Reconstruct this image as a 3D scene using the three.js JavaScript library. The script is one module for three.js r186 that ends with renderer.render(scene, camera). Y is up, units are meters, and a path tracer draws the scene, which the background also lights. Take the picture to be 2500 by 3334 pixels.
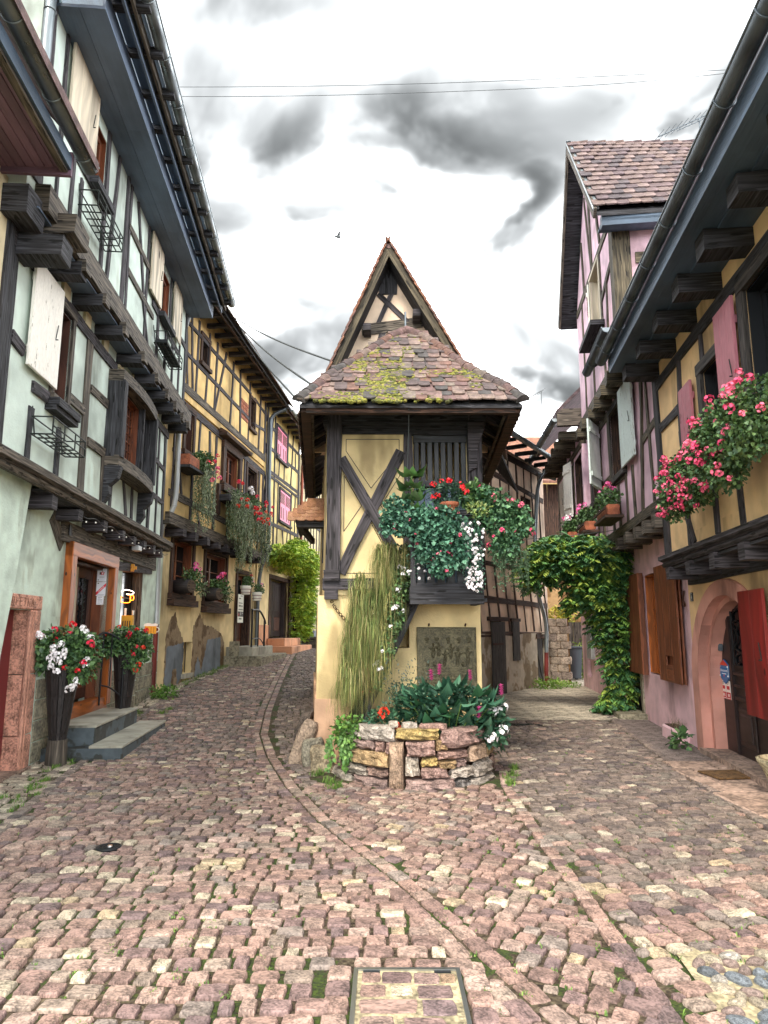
import * as THREE from 'three';
import { mergeGeometries, toCreasedNormals } from 'three/addons/utils/BufferGeometryUtils.js';

// ---------------------------------------------------------------- camera, sky, sun, exposure
const scene = new THREE.Scene();
const camera = new THREE.PerspectiveCamera(73.54, 768 / 1024, 0.1, 400);
camera.position.set(0, 1.65, 0);
camera.rotation.set(THREE.MathUtils.degToRad(9.738), 0, 0);
const renderer = new THREE.WebGLRenderer();
renderer.toneMapping = THREE.LinearToneMapping;
renderer.toneMappingExposure = 3.45;
renderer.shadowMap.enabled = true;

// seeded random numbers and noise
function rngOf(seed) { let a = seed >>> 0; return () => { a = (a + 0x6D2B79F5) | 0; let t = Math.imul(a ^ (a >>> 15), 1 | a); t = (t + Math.imul(t ^ (t >>> 7), 61 | t)) ^ t; return ((t ^ (t >>> 14)) >>> 0) / 4294967296; }; }
const rnd = rngOf(20240914);
const rr = (a, b) => a + (b - a) * rnd();
const pick = a => a[Math.floor(rnd() * a.length)];
const clamp = (x, a = 0, b = 1) => Math.min(b, Math.max(a, x));
const smooth = (a, b, x) => { const t = clamp((x - a) / (b - a)); return t * t * (3 - 2 * t); };
const mix = (a, b, t) => a + (b - a) * t;
function h3(x, y, z) { let h = Math.imul(x, 374761393) ^ Math.imul(y, 668265263) ^ Math.imul(z, 1274126177); h = Math.imul(h ^ (h >>> 13), 1274126177); return ((h ^ (h >>> 16)) >>> 0) / 4294967296; }
function vnoise(x, y, z = 0, per = 0) {           // value noise 0..1, periodic in x and y when per > 0
  const X = Math.floor(x), Y = Math.floor(y), Z = Math.floor(z), fx = x - X, fy = y - Y, fz = z - Z;
  const w = t => t * t * t * (t * (t * 6 - 15) + 10), u = w(fx), v = w(fy), q = w(fz);
  const m = a => per ? ((a % per) + per) % per : a;
  const g = (i, j, k) => h3(m(X + i), m(Y + j), Z + k);
  const l = k => mix(mix(g(0, 0, k), g(1, 0, k), u), mix(g(0, 1, k), g(1, 1, k), u), v);
  return mix(l(0), l(1), q);
}
function fbm(x, y, z = 0, oct = 4, per = 0) { let s = 0, a = .5, n = 0; for (let i = 0; i < oct; i++) { s += a * vnoise(x, y, z + i * 17.3, per); n += a; a *= .5; x *= 2; y *= 2; per *= 2; } return s / n; }

// overcast sky: white veil with ragged grey cloud, computed as an equirectangular picture of radiance
const DEG = Math.PI / 180;
// [azimuth to the right of the street axis, elevation, half width, half height, strength] of the larger grey banks
const GREY = [[10, 37.2, 9, 2.6, .95], [3, 37.2, 7, 2.2, .8], [6, 35.2, 8, 1.8, .75], [-6, 38, 8, 2.8, .8], [-14, 40, 8, 3.6, .78], [-16, 33, 6, 3, .8], [-9, 35.5, 5, 1.6, .6], [25, 37, 4, 2.4, .95], [29.5, 36.6, 4, 2.4, 1],
  [15.6, 33.4, 3.2, 3, 1], [14, 30, 3, 1.5, .75], [13.4, 21, 4.5, 2.6, 1], [-7, 24, 4.4, 2, .95], [-11, 24.6, 3, 2, .6], [-10, 45, 9, 3, .68], [1, 42.5, 8, 2, .66], [8, 46, 7, 2, .5], [-5.5, 32.6, 6, 1.6, .6], [12.4, 27.6, 4, 1.4, .6], [11.2, 25.8, 2, .8, .5], [-3, 51, 9, 3, .45], [18, 25, 4, 3, .5],
  [-40, 30, 12, 5, .6], [48, 34, 12, 5, .6], [70, 25, 14, 4, .6], [-75, 40, 14, 6, .55], [110, 35, 15, 5, .6], [-120, 30, 15, 5, .6], [165, 35, 16, 6, .6], [-160, 28, 14, 4, .6], [-30, 60, 20, 6, .45], [60, 62, 25, 6, .5], [150, 60, 30, 7, .5], [-100, 62, 30, 6, .5], [0, 80, 90, 6, .4]];
const WHITE = [[22, 43, 9, 4, .8], [14, 43, 6, 2.6, .6], [-5.4, 28, 7, 3, .8], [9.6, 24.4, 3.4, 2.4, .8], [3, 32.6, 4, 2, .6], [6, 29, 6, 2.2, .8], [-15, 28.5, 6, 2.4, .6], [-10, 34, 2, 1, .3], [22, 31, 4, 3, .6], [2, 22, 5, 5, .7]];
{
  const W = 2048, H = 1024, data = new Float32Array(W * H * 4);
  for (let j = 0; j < H; j++) {
    const el = ((j + .5) / H - .5) * Math.PI, e = el / DEG, sy = Math.sin(el), cy = Math.cos(el);
    for (let i = 0; i < W; i++) {
      const th = ((i + .5) / W - .5) * 2 * Math.PI, dx = Math.cos(th) * cy, dz = Math.sin(th) * cy;
      const az = Math.atan2(dx, -dz) / DEG, k = (i + j * W) * 4;
      const s = 2.3 / (Math.max(sy, 0) + .28), px = dx * s, pz = dz * s;
      const wx = fbm(px * 1.1 + 9, pz * 1.1, 3, 3) - .5, wz = fbm(px * 1.1, pz * 1.1 + 5, 7, 3) - .5;
      const n = fbm(px * 2.1 + wx * 1.6, pz * 2.1 + wz * 1.6, 1, 6), f = fbm(px * 5 + wx * 3, pz * 5 + wz * 3, 11, 5);
      let wgt = 0;
      const ax = az + (wx * 18 + (f - .5) * 10), ay = e + (wz * 8 + (n - .5) * 8 + (f - .5) * 3.5);
      const bump = L => { let m = 0; for (const [a, b, c, d, q] of L) { let da = ax - a; if (da > 180) da -= 360; if (da < -180) da += 360; const r2 = (da * Math.cos(b * DEG) / c) ** 2 + ((ay - b) / d) ** 2; if (r2 < 6) m = Math.max(m, q * Math.exp(-r2 * .7)); } return m; };
      wgt = bump(WHITE);
      let g = Math.max(smooth(.42, .7, n) * .62 * (1 - wgt * .6), Math.pow(bump(GREY), .7) * (.72 + .5 * f)) * (1 - wgt * .7);
      g = clamp(g + (f - .5) * .35 * (1 - wgt));
      const lum = 3.0 * Math.exp(-3.75 * g);
      const lo = e < 0 ? .35 : 1;
      data[k] = lum * mix(1, .93, g) * lo; data[k + 1] = lum * mix(1.01, .99, g) * lo; data[k + 2] = lum * mix(1.02, 1.02, g) * lo; data[k + 3] = 1;
    }
  }
  const sky = new THREE.DataTexture(data, W, H, THREE.RGBAFormat, THREE.FloatType);
  sky.mapping = THREE.EquirectangularReflectionMapping; sky.magFilter = THREE.LinearFilter; sky.minFilter = THREE.LinearFilter; sky.needsUpdate = true;
  scene.background = sky; scene.environment = sky;
}
const sun = new THREE.DirectionalLight(0xfff2e0, 1.2);
sun.position.set(-7, 26, 12); sun.target.position.set(0, 0, -10); sun.castShadow = true; sun.shadow.radius = 24;
Object.assign(sun.shadow.camera, { left: -30, right: 30, top: 30, bottom: -30, near: 1, far: 90 }); sun.shadow.mapSize.set(2048, 2048);
sun.name = 'sun'; scene.add(sun, sun.target);

// ---------------------------------------------------------------- textures and materials
function tex(N, fn, colour = true) {
  const d = new Uint8Array(N * N * 4);
  for (let j = 0; j < N; j++) for (let i = 0; i < N; i++) { const c = fn(i / N, j / N), k = (i + j * N) * 4; if (Array.isArray(c)) { d[k] = clamp(c[0]) * 255; d[k + 1] = clamp(c[1]) * 255; d[k + 2] = clamp(c[2]) * 255; } else d[k] = d[k + 1] = d[k + 2] = clamp(c) * 255; d[k + 3] = 255; }
  const t = new THREE.DataTexture(d, N, N); t.wrapS = t.wrapT = THREE.RepeatWrapping; t.magFilter = THREE.LinearFilter; t.minFilter = THREE.LinearMipmapLinearFilter; t.generateMipmaps = true;
  if (colour) t.colorSpace = THREE.SRGBColorSpace; t.needsUpdate = true; return t;
}
const rep = (t, a, b = a) => { const c = t.clone(); c.repeat.set(a, b); c.needsUpdate = true; return c; };
const grey3 = (v, r = 1, g = 1, b = 1) => [v * r, v * g, v * b];
const T = {};
// rough lime plaster: trowel marks, blotches, water stains and hair cracks
T.plaster = tex(512, (u, v) => { const a = fbm(u * 4, v * 4, 2, 5, 4), b = fbm(u * 14, v * 14, 5, 3, 14), c = fbm(u * 9, v * 3, 9, 4, 9); let k = .9 + (a - .5) * .42 + (b - .5) * .16; const st = smooth(.58, .75, c) * .13; k -= st; return grey3(k, 1, .995 - st * .1, .985 - st * .2); });
T.plasterB = tex(512, (u, v) => fbm(u * 10, v * 10, 4, 5, 10) * .6 + fbm(u * 64, v * 64, 8, 2, 64) * .4, false);
// stained, patchy plaster for the oldest walls
T.old = tex(512, (u, v) => { const a = fbm(u * 5, v * 5, 12, 5, 5), b = fbm(u * 22, v * 22, 15, 4, 22), s = smooth(.52, .62, a + (b - .5) * .25); return [mix(.86, .62, s) + (b - .5) * .2, mix(.85, .57, s) + (b - .5) * .2, mix(.83, .5, s) + (b - .5) * .2]; });
// weathered oak: long fibres with drying cracks, the grain along u
T.wood = tex(512, (u, v) => { const w = fbm(u * 3, v * 5, 1, 2, 0) * .0; const f = fbm(u * 4, v * 70 + w, 3, 4, 4 * 0 + 0) ; const g = vnoise(u * 6, v * 120, 8, 0), c = smooth(.66, .74, fbm(u * 5, v * 34, 21, 3)); let k = .62 + (f - .5) * .75 + (g - .5) * .2; k *= 1 - c * .6; return grey3(k, 1, .985, .97); });
T.woodB = tex(512, (u, v) => { const f = fbm(u * 4, v * 70, 3, 4), c = smooth(.64, .74, fbm(u * 5, v * 34, 21, 3)); return .6 + (f - .5) * .9 - c * .5; }, false);
// varnished softwood with knots
T.pine = tex(512, (u, v) => { let kn = 0; for (const [a, b, r] of [[.2, .3, .02], [.62, .12, .016], [.45, .72, .022], [.82, .5, .014], [.1, .85, .015]]) { const q = Math.hypot((u - a) * 1.2, (v - b) * 2.2); kn = Math.max(kn, smooth(r * 1.3, r * .5, q)); } const f = fbm(u * 3, v * 30 + fbm(u * 4, v * 4, 9, 2) * 4, 6, 4); const k = .8 + (f - .5) * .6; return [k * (1 - kn * .7), k * .98 * (1 - kn * .75), k * .95 * (1 - kn * .78)]; });
// chalky paint on boards, flaking to grey specks
T.flake = tex(512, (u, v) => { const f = fbm(u * 6, v * 26, 3, 5), p = smooth(.68, .74, f) * smooth(.4, .6, fbm(u * 40, v * 60, 8, 2)), q = fbm(u * 30, v * 120, 5, 2); const k = .95 + (q - .5) * .12; return [mix(k, .62, p), mix(k, .6, p), mix(k, .57, p)]; });
// sandstone: grain, bedding and pits
T.stone = tex(512, (u, v) => { const a = fbm(u * 7, v * 7, 31, 4, 7), b = fbm(u * 40, v * 40, 33, 3, 40), p = smooth(.62, .72, fbm(u * 26, v * 26, 37, 2, 26)), s = fbm(u * 6, v * 30, 41, 3); const k = .86 + (a - .5) * .5 + (b - .5) * .5 + (s - .5) * .12 - p * .14; return grey3(k, 1, 1, 1); });
T.stoneB = tex(512, (u, v) => fbm(u * 9, v * 9, 31, 5, 9) * .7 + fbm(u * 48, v * 48, 33, 3, 48) * .4 - smooth(.62, .72, fbm(u * 26, v * 26, 37, 2, 26)) * .3, false);
// dirt, sand and moss packed between the setts
T.dirt = tex(1024, (u, v) => { const a = fbm(u * 8, v * 8, 51, 5, 8), b = fbm(u * 90, v * 90, 53, 2, 90), m = smooth(.46, .56, a + (b - .5) * .2), l = fbm(u * 200, v * 200, 57, 1, 200); const c = [.29 + (b - .5) * .3 + (l - .5) * .16, .25 + (b - .5) * .3 + (l - .5) * .16, .19 + (b - .5) * .26 + (l - .5) * .14], g = [.2 + (l - .5) * .12, .25 + (l - .5) * .16, .09]; return c.map((x, i) => mix(x, g[i], m)); });
T.metal = tex(256, (u, v) => { const a = fbm(u * 5, v * 5, 61, 4, 5), s = fbm(u * 2, v * 30, 63, 3); return grey3(.82 + (a - .5) * .35 + (s - .5) * .2); });
T.metalR = tex(256, (u, v) => .5 + (fbm(u * 6, v * 6, 65, 4, 6) - .5) * .7, false);
T.clay = tex(512, (u, v) => { const a = fbm(u * 8, v * 8, 71, 5, 8), l = smooth(.58, .66, fbm(u * 20, v * 20, 73, 3, 20)), b = fbm(u * 60, v * 60, 75, 2, 60); const k = .8 + (a - .5) * .6 + (b - .5) * .25; return [mix(k, .75, l * .6), mix(k, .76, l * .6), mix(k, .7, l * .6)]; });
T.iron = tex(256, (u, v) => { const r = smooth(.55, .7, fbm(u * 8, v * 8, 81, 4, 8)); return [mix(.6, .75, r), mix(.6, .5, r), mix(.62, .4, r)]; });

const lin = h => new THREE.Color(h);
function mat(o) { const m = new THREE.MeshStandardMaterial({ roughness: .85, metalness: 0, ...o }); return m; }
const plasterMat = (hex, r = .33, t = 'plaster') => mat({ color: lin(hex), map: rep(T[t], r), bumpMap: rep(T.plasterB, .9), bumpScale: .006, roughness: .93 });
const woodMat = (hex, r = .9, rough = .85, bump = .008) => mat({ color: lin(hex), map: rep(T.wood, r, r), bumpMap: rep(T.woodB, r, r), bumpScale: bump, roughness: rough });
const paintedMat = hex => mat({ color: lin(hex), map: rep(T.metal, .4, .4), bumpMap: rep(T.woodB, .7, .7), bumpScale: .003, roughness: .65 });
const M = {
  mint: plasterMat('#d3e4dc'), mintOld: plasterMat('#d0e3d7', .55), cream: plasterMat('#e6d8b4'), ochre: plasterMat('#e7c788', .33), ochreLow: plasterMat('#e9d5a4', .3), yellow: plasterMat('#efd9a4', .35), salmon: plasterMat('#dcb597', .4),
  peach: plasterMat('#f2dac2', .35), greyRender: plasterMat('#d6cdbd', .4, 'old'), orange: plasterMat('#f2cf9c', .35), pink: plasterMat('#eccadb', .35), pinkLow: plasterMat('#eec9d2', .35), roseArch: plasterMat('#d2998a', .4), paleWall: plasterMat('#e6dcb4', .3), yellowPale: plasterMat('#e3cf92', .33),
  slatePaint: plasterMat('#76808a', .5), bareRender: plasterMat('#a08c70', .8, 'old'), terracottaPaint: plasterMat('#d09a78', .4), rubble: plasterMat('#b5966c', .6, 'old'),
  timber: woodMat('#66626a'), timberGrey: woodMat('#8d8478'), timberBlack: woodMat('#52545c'), timberBrown: woodMat('#6a4c3c'), timberOlive: woodMat('#7d745f'), blueBoard: paintedMat('#6f8199'), purpleBoard: paintedMat('#775a6c'), navyBoard: paintedMat('#54697f'),
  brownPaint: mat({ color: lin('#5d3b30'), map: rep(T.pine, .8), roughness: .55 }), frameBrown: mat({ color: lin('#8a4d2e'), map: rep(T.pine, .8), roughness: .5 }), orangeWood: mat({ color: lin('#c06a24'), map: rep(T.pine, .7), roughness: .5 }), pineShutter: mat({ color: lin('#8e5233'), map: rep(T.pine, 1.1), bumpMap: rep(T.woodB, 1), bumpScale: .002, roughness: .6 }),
  darkDoor: mat({ color: lin('#3a2c2c'), map: rep(T.pine, .8), roughness: .45 }), greyDoor: woodMat('#5f5a56', .8, .8, .004), lidGrey: mat({ color: lin('#4a5058'), roughness: .6, map: rep(T.wood, .6) }),
  whiteShutter: mat({ color: lin('#f6f2e8'), map: rep(T.flake, .9), roughness: .7 }), creamShutter: mat({ color: lin('#efe6d2'), map: rep(T.pine, .25), roughness: .7 }), mintShutter: mat({ color: lin('#d3e2dd'), map: rep(T.flake, .8), roughness: .75 }), roseShutter: mat({ color: lin('#b5707c'), map: rep(T.flake, .35), roughness: .65 }), pinkShutter: mat({ color: lin('#e07f9d'), roughness: .6 }), redShutter: mat({ color: lin('#a02c2b'), map: rep(T.pine, .3), roughness: .5 }), maroon: mat({ color: lin('#73292c'), roughness: .55 }),
  glass: new THREE.MeshPhysicalMaterial({ color: lin('#16191d'), roughness: .08, metalness: 0, specularIntensity: .18 }), zinc: mat({ color: lin('#9aa4a8'), map: rep(T.metal, .8), roughnessMap: rep(T.metalR, .8), roughness: .8, metalness: .75 }), zincDark: mat({ color: lin('#7b858d'), map: rep(T.metal, .8), roughness: .5, metalness: .7 }), whitePipe: mat({ color: lin('#c9ced0'), map: rep(T.metal, .8), roughness: .5, metalness: .25 }), redPipe: mat({ color: lin('#7d2b25'), map: rep(T.metal, .8), roughness: .55 }), copper: mat({ color: lin('#8d4f3a'), map: rep(T.metal, 1), roughness: .45, metalness: .6 }),
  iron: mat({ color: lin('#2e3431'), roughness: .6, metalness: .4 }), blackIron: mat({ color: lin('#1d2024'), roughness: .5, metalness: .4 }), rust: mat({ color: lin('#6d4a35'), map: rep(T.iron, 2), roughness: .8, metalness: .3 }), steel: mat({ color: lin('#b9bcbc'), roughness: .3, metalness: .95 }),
  dirt: mat({ color: lin('#ffffff'), map: rep(T.dirt, .5), bumpMap: rep(T.stoneB, 1.4), bumpScale: .012, roughness: 1 }), mortar: mat({ color: lin('#c2b592'), map: rep(T.stone, 1.5), bumpMap: rep(T.stoneB, 2), bumpScale: .006, roughness: .95 }), asphalt: mat({ color: lin('#8a7d78'), map: rep(T.stone, 2), bumpMap: rep(T.stoneB, 4), bumpScale: .006, roughness: .95 }), gravel: mat({ color: lin('#dcd2be'), map: rep(T.stone, 1.2), bumpMap: rep(T.stoneB, 3), bumpScale: .02, roughness: 1 }),
  slab: mat({ color: lin('#b59b8b'), map: rep(T.stone, .9), bumpMap: rep(T.stoneB, 1.2), bumpScale: .006, roughness: .9 }), redStone: mat({ color: lin('#d9a08a'), map: rep(T.stone, 1.7), bumpMap: rep(T.stoneB, 1.2), bumpScale: .01, roughness: .9 }), greyBlock: mat({ color: lin('#9b957f'), map: rep(T.stone, .9), bumpMap: rep(T.stoneB, 1.2), bumpScale: .01, roughness: .92 }), concrete: mat({ color: lin('#a9a79a'), map: rep(T.plaster, .6), bumpMap: rep(T.stoneB, 1.5), bumpScale: .004, roughness: .9 }), stepPaint: mat({ color: lin('#56626b'), map: rep(T.old, .7), roughness: .85 }),
  terracotta: mat({ color: lin('#b4694a'), map: rep(T.clay, 2), roughness: .85 }), bronze: mat({ color: lin('#6d674e'), map: rep(T.stone, 2.5), bumpMap: rep(T.stoneB, 4), bumpScale: .004, roughness: .6, metalness: .35 }), barrel: woodMat('#40393a', 1.4, .6, .006), barrelLight: woodMat('#8d7a68', 1.4, .8, .006), soil: mat({ color: lin('#5a4030'), map: rep(T.stone, 3), bumpMap: rep(T.stoneB, 4), bumpScale: .02, roughness: 1 }),
  leaf: mat({ color: 0xffffff, vertexColors: true, roughness: .55, side: THREE.DoubleSide }), blade: mat({ color: 0xffffff, vertexColors: true, roughness: .75, side: THREE.DoubleSide }), moss: mat({ color: 0xffffff, vertexColors: true, roughness: 1 }),
  stoneV: mat({ color: 0xffffff, vertexColors: true, map: T.stone, bumpMap: T.stoneB, bumpScale: .006, roughness: .88 }),
  cable: mat({ color: lin('#4d5254'), roughness: .7 }), white: mat({ color: lin('#eceae2'), roughness: .7 }), coir: mat({ color: lin('#7a5a35'), map: rep(T.stone, 4), bumpMap: rep(T.stoneB, 8), bumpScale: .01, roughness: 1 }), charcoalBin: mat({ color: lin('#3d454c'), roughness: .55 }),
};
// ---------------------------------------------------------------- building helpers
const taken = {};
function numbered(n) { if (!(n in taken)) { taken[n] = 0; return n; } return n + '_' + String(++taken[n]).padStart(3, '0'); }
function tag(o, label, category, group, kind) { o.userData.label = label; o.userData.category = category; if (group) o.userData.group = group; if (kind) o.userData.kind = kind; return o; }
function thing(name, label, category, pos = [0, 0, 0], turn = 0, group) { const o = new THREE.Group(); o.name = numbered(name); o.position.set(...pos); o.rotation.y = turn; scene.add(o); return tag(o, label, category, group); }
function put(name, geo, m, parent, pos, rot) { const o = new THREE.Mesh(geo, m); o.name = parent === scene ? numbered(name) : name; if (pos) o.position.set(...pos); if (rot) o.rotation.set(...rot); o.castShadow = o.receiveShadow = true; parent.add(o); return o; }
function sub(name, parent, pos, rot) { const o = new THREE.Group(); o.name = name; if (pos) o.position.set(...pos); if (rot) o.rotation.set(...rot); parent.add(o); return o; }
// uv in metres from the positions, by the side each face looks to
function metreUV(g, ox = rnd() * 5, oy = rnd() * 5) {
  if (!g.attributes.normal) g.computeVertexNormals();
  const p = g.attributes.position, n = g.attributes.normal, uv = new Float32Array(p.count * 2);
  for (let i = 0; i < p.count; i++) { const a = Math.abs(n.getX(i)), b = Math.abs(n.getY(i)), c = Math.abs(n.getZ(i)); let s, t; if (c >= a && c >= b) { s = p.getX(i); t = p.getY(i); } else if (b >= a) { s = p.getX(i); t = p.getZ(i); } else { s = p.getZ(i); t = p.getY(i); } uv[2 * i] = s + ox; uv[2 * i + 1] = t + oy; }
  g.setAttribute('uv', new THREE.BufferAttribute(uv, 2)); return g;
}
// upright pieces get the grain of their material along their height
const upright = (g, w, h, d) => { if (h > w && h > d) { const u = g.attributes.uv; for (let i = 0; i < u.count; i++) u.setXY(i, u.getY(i), u.getX(i)); } return g; };
const boxG = (w, h, d) => upright(metreUV(new THREE.BoxGeometry(w, h, d)), w, h, d);
// a box between two corners
function bx(name, m, parent, x0, x1, y0, y1, z0, z1) { return put(name, boxG(x1 - x0, y1 - y0, z1 - z0), m, parent, [(x0 + x1) / 2, (y0 + y1) / 2, (z0 + z1) / 2]); }
const tb = (x0, x1, y0, y1, z0, z1) => { const g = boxG(x1 - x0, y1 - y0, z1 - z0); g.translate((x0 + x1) / 2, (y0 + y1) / 2, (z0 + z1) / 2); return g; };
// chamfered box (edges that catch the light)
function chamfer(w, h, d, c = .012) {
  const s = new THREE.Shape(); const a = w / 2 - c, b = h / 2 - c; s.moveTo(-a, -b - c * 0 - 0); s.moveTo(-a, -b); s.lineTo(a, -b); s.lineTo(a, b); s.lineTo(-a, b); s.closePath();
  const g = new THREE.ExtrudeGeometry(s, { depth: d - 2 * c, bevelEnabled: true, bevelThickness: c, bevelSize: c, bevelSegments: 1 }); g.translate(0, 0, -(d - 2 * c) / 2); return upright(metreUV(g), w, h, d);
}
// hand-hewn beam of length L along x: edges waver, faces are a little twisted
function hewn(L, W, D, amp = .012) {
  const n = Math.max(2, Math.min(9, Math.round(L / .35))), g = new THREE.BoxGeometry(L, W, D, n, 1, 1), p = g.attributes.position, s = rnd() * 100;
  for (let i = 0; i < p.count; i++) { const x = p.getX(i), y = p.getY(i), z = p.getZ(i); const q = Math.sign(y) * 3 + Math.sign(z) * 7; p.setY(i, y + (vnoise(x * 2.2 + s, q) - .5) * 2 * amp); p.setZ(i, z + (vnoise(x * 2.2 + s, q + 40) - .5) * amp); }
  g.computeVertexNormals(); return metreUV(g);
}
// a timber lying in a facade from (u1,v1) to (u2,v2); w is the wall face, it stands `out` proud of it
function timber(g, u1, v1, u2, v2, W, w, m = M.timber, out = .028, D = .14, name = 'timber') {
  const L = Math.hypot(u2 - u1, v2 - v1), o = out + rr(-.007, .007);
  return put(name, hewn(L, W, D), m, g, [(u1 + u2) / 2, (v1 + v2) / 2, w + o - D / 2], [0, 0, Math.atan2(v2 - v1, u2 - u1)]);
}
// plastered wall with openings [u0,u1,v0,v1]; its face at w
function wall(g, name, m, u0, u1, v0, v1, holes, w, thick = .3) {
  const s = new THREE.Shape(); s.moveTo(u0, v0); s.lineTo(u1, v0); s.lineTo(u1, v1); s.lineTo(u0, v1); s.closePath();
  for (const [a, b, c, d] of holes) { const h = new THREE.Path(); h.moveTo(a, c); h.lineTo(a, d); h.lineTo(b, d); h.lineTo(b, c); h.closePath(); s.holes.push(h); }
  const e = new THREE.ExtrudeGeometry(s, { depth: thick, bevelEnabled: false }); e.translate(0, 0, w - thick); return put(name, metreUV(e, 0, 0), m, g);
}
function extr(pts, depth, bevel = 0) { const s = new THREE.Shape(pts.map(p => new THREE.Vector2(...p))); return metreUV(new THREE.ExtrudeGeometry(s, { depth, bevelEnabled: bevel > 0, bevelThickness: bevel, bevelSize: bevel, bevelSegments: 2, curveSegments: 8 })); }
const tubeG = (pts, r, seg = 24, rad = 6) => new THREE.TubeGeometry(new THREE.CatmullRomCurve3(pts.map(p => new THREE.Vector3(...p))), seg, r, rad);
function barG(a, b, r, n = 6) { const A = new THREE.Vector3(...a), B = new THREE.Vector3(...b), d = B.clone().sub(A), g = new THREE.CylinderGeometry(r, r, d.length(), n); g.applyQuaternion(new THREE.Quaternion().setFromUnitVectors(new THREE.Vector3(0, 1, 0), d.normalize())); g.translate((A.x + B.x) / 2, (A.y + B.y) / 2, (A.z + B.z) / 2); return g; }
const merge = list => mergeGeometries(list.map(g => { const q = g.index ? g.toNonIndexed() : g; for (const k of Object.keys(q.attributes)) if (!['position', 'normal', 'uv'].includes(k)) q.deleteAttribute(k); return q; }), false);
// half-round gutter from a to b along local x, with soldered joints
function gutter(g, x0, x1, y, z, r, m, tiltV = 0, name = 'gutter') {
  const s = new THREE.Shape(); s.absarc(0, 0, r, Math.PI, 2 * Math.PI, false); s.absarc(0, 0, r - .008, 2 * Math.PI, Math.PI, true); s.closePath();
  const e = new THREE.ExtrudeGeometry(s, { depth: x1 - x0, bevelEnabled: false, curveSegments: 12 }); e.rotateY(Math.PI / 2); metreUV(e);
  const G = put(name, e, m, g, [x0, y, z]); G.rotation.z = tiltV;
  const J = []; for (let x = .5; x < x1 - x0; x += .82) { const t = new THREE.TorusGeometry(r + .003, .009, 5, 10, Math.PI); t.rotateZ(Math.PI); t.rotateY(Math.PI / 2); t.translate(x, 0, 0); J.push(t); }
  J.push(barG([0, .004, r], [x1 - x0, .004, r], .012)); put('joint', merge(J), m, G); 
  for (const x of [0, x1 - x0]) { const c = new THREE.CircleGeometry(r, 12, Math.PI, Math.PI); c.rotateY(x ? Math.PI / 2 : -Math.PI / 2); c.translate(x, 0, 0); put('end_cap', c, mat({ color: m.color, roughness: .5, metalness: .6, side: THREE.DoubleSide }), G); }
  return G;
}
function pipe(g, pts, r, m, name = 'downpipe') { const G = put(name, tubeG(pts, r, 40, 10), m, g); const J = []; for (let i = 0; i < pts.length; i++) { const t = new THREE.TorusGeometry(r + .004, .008, 5, 12); t.rotateX(Math.PI / 2); t.translate(...pts[i]); J.push(t); } put('pipe_bracket', merge(J), m, G); return G; }
// window set back in its opening: frame, glazing bars, panes one by one, optional sill
function win(g, u0, u1, v0, v1, w, o = {}) {
  const { set = .12, fw = .07, nu = 2, nv = 3, fm = M.frameBrown, leaves = 1, sill = null, name = 'window', bar = .025 } = o;
  const G = sub(name, g, [0, 0, 0]), z = w - set, B = [];
  B.push(tb(u0, u1, v0, v0 + fw, z - .07, z), tb(u0, u1, v1 - fw, v1, z - .07, z), tb(u0, u0 + fw, v0 + fw, v1 - fw, z - .07, z), tb(u1 - fw, u1, v0 + fw, v1 - fw, z - .07, z));
  const a = u0 + fw, b = u1 - fw, c = v0 + fw, d = v1 - fw;
  for (let L = 1; L < leaves; L++) { const x = mix(a, b, L / leaves); B.push(tb(x - .035, x + .035, c, d, z - .065, z + .004)); }
  B.push(tb(u0, u0 + .014, v0, v1, z, w - .003), tb(u1 - .014, u1, v0, v1, z, w - .003), tb(u0 + .014, u1 - .014, v1 - .014, v1, z, w - .003), tb(u0 + .014, u1 - .014, v0, v0 + .014, z, w - .003));
  const cols = nu * leaves;
  for (let i = 1; i < cols; i++) if (i % nu) { const x = mix(a, b, i / cols); B.push(tb(x - bar / 2, x + bar / 2, c, d, z - .05, z - .008)); }
  for (let j = 1; j < nv; j++) { const y = mix(c, d, j / nv); B.push(tb(a, b, y - bar / 2, y + bar / 2, z - .052, z - .011)); }
  put('frame', merge(B), fm, G);
  for (let i = 0; i < cols; i++) for (let j = 0; j < nv; j++) { const x0 = mix(a, b, i / cols), x1 = mix(a, b, (i + 1) / cols), y0 = mix(c, d, j / nv), y1 = mix(c, d, (j + 1) / nv); const p = put('pane', new THREE.BoxGeometry(x1 - x0 + .004, y1 - y0 + .004, .006), M.glass, G, [(x0 + x1) / 2, (y0 + y1) / 2, z - .035]); p.rotation.set(rr(-.006, .006), rr(-.006, .006), 0); }
  if (sill) put('sill', chamfer(u1 - u0 + .16, .07, .2, .012), sill, G, [(u0 + u1) / 2, v0 - .04, w + .02]);
  return G;
}
// plain frame round an opening, standing proud of the wall
function surround(g, u0, u1, v0, v1, w, fw, m, out = .05, D = .16, name = 'window_surround') { const G = sub(name, g); const z0 = w + out - D, z1 = w + out; put('jamb', tb(u0 - fw, u0, v0, v1, z0, z1), m, G); put('jamb', tb(u1, u1 + fw, v0, v1, z0, z1), m, G); put('lintel', tb(u0 - fw - .004, u1 + fw + .004, v1, v1 + fw, z0, z1 + .006), m, G); put('sill', tb(u0 - fw - .03, u1 + fw + .03, v0 - fw, v0, z0, z1 + .05), m, G); return G; }
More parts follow.
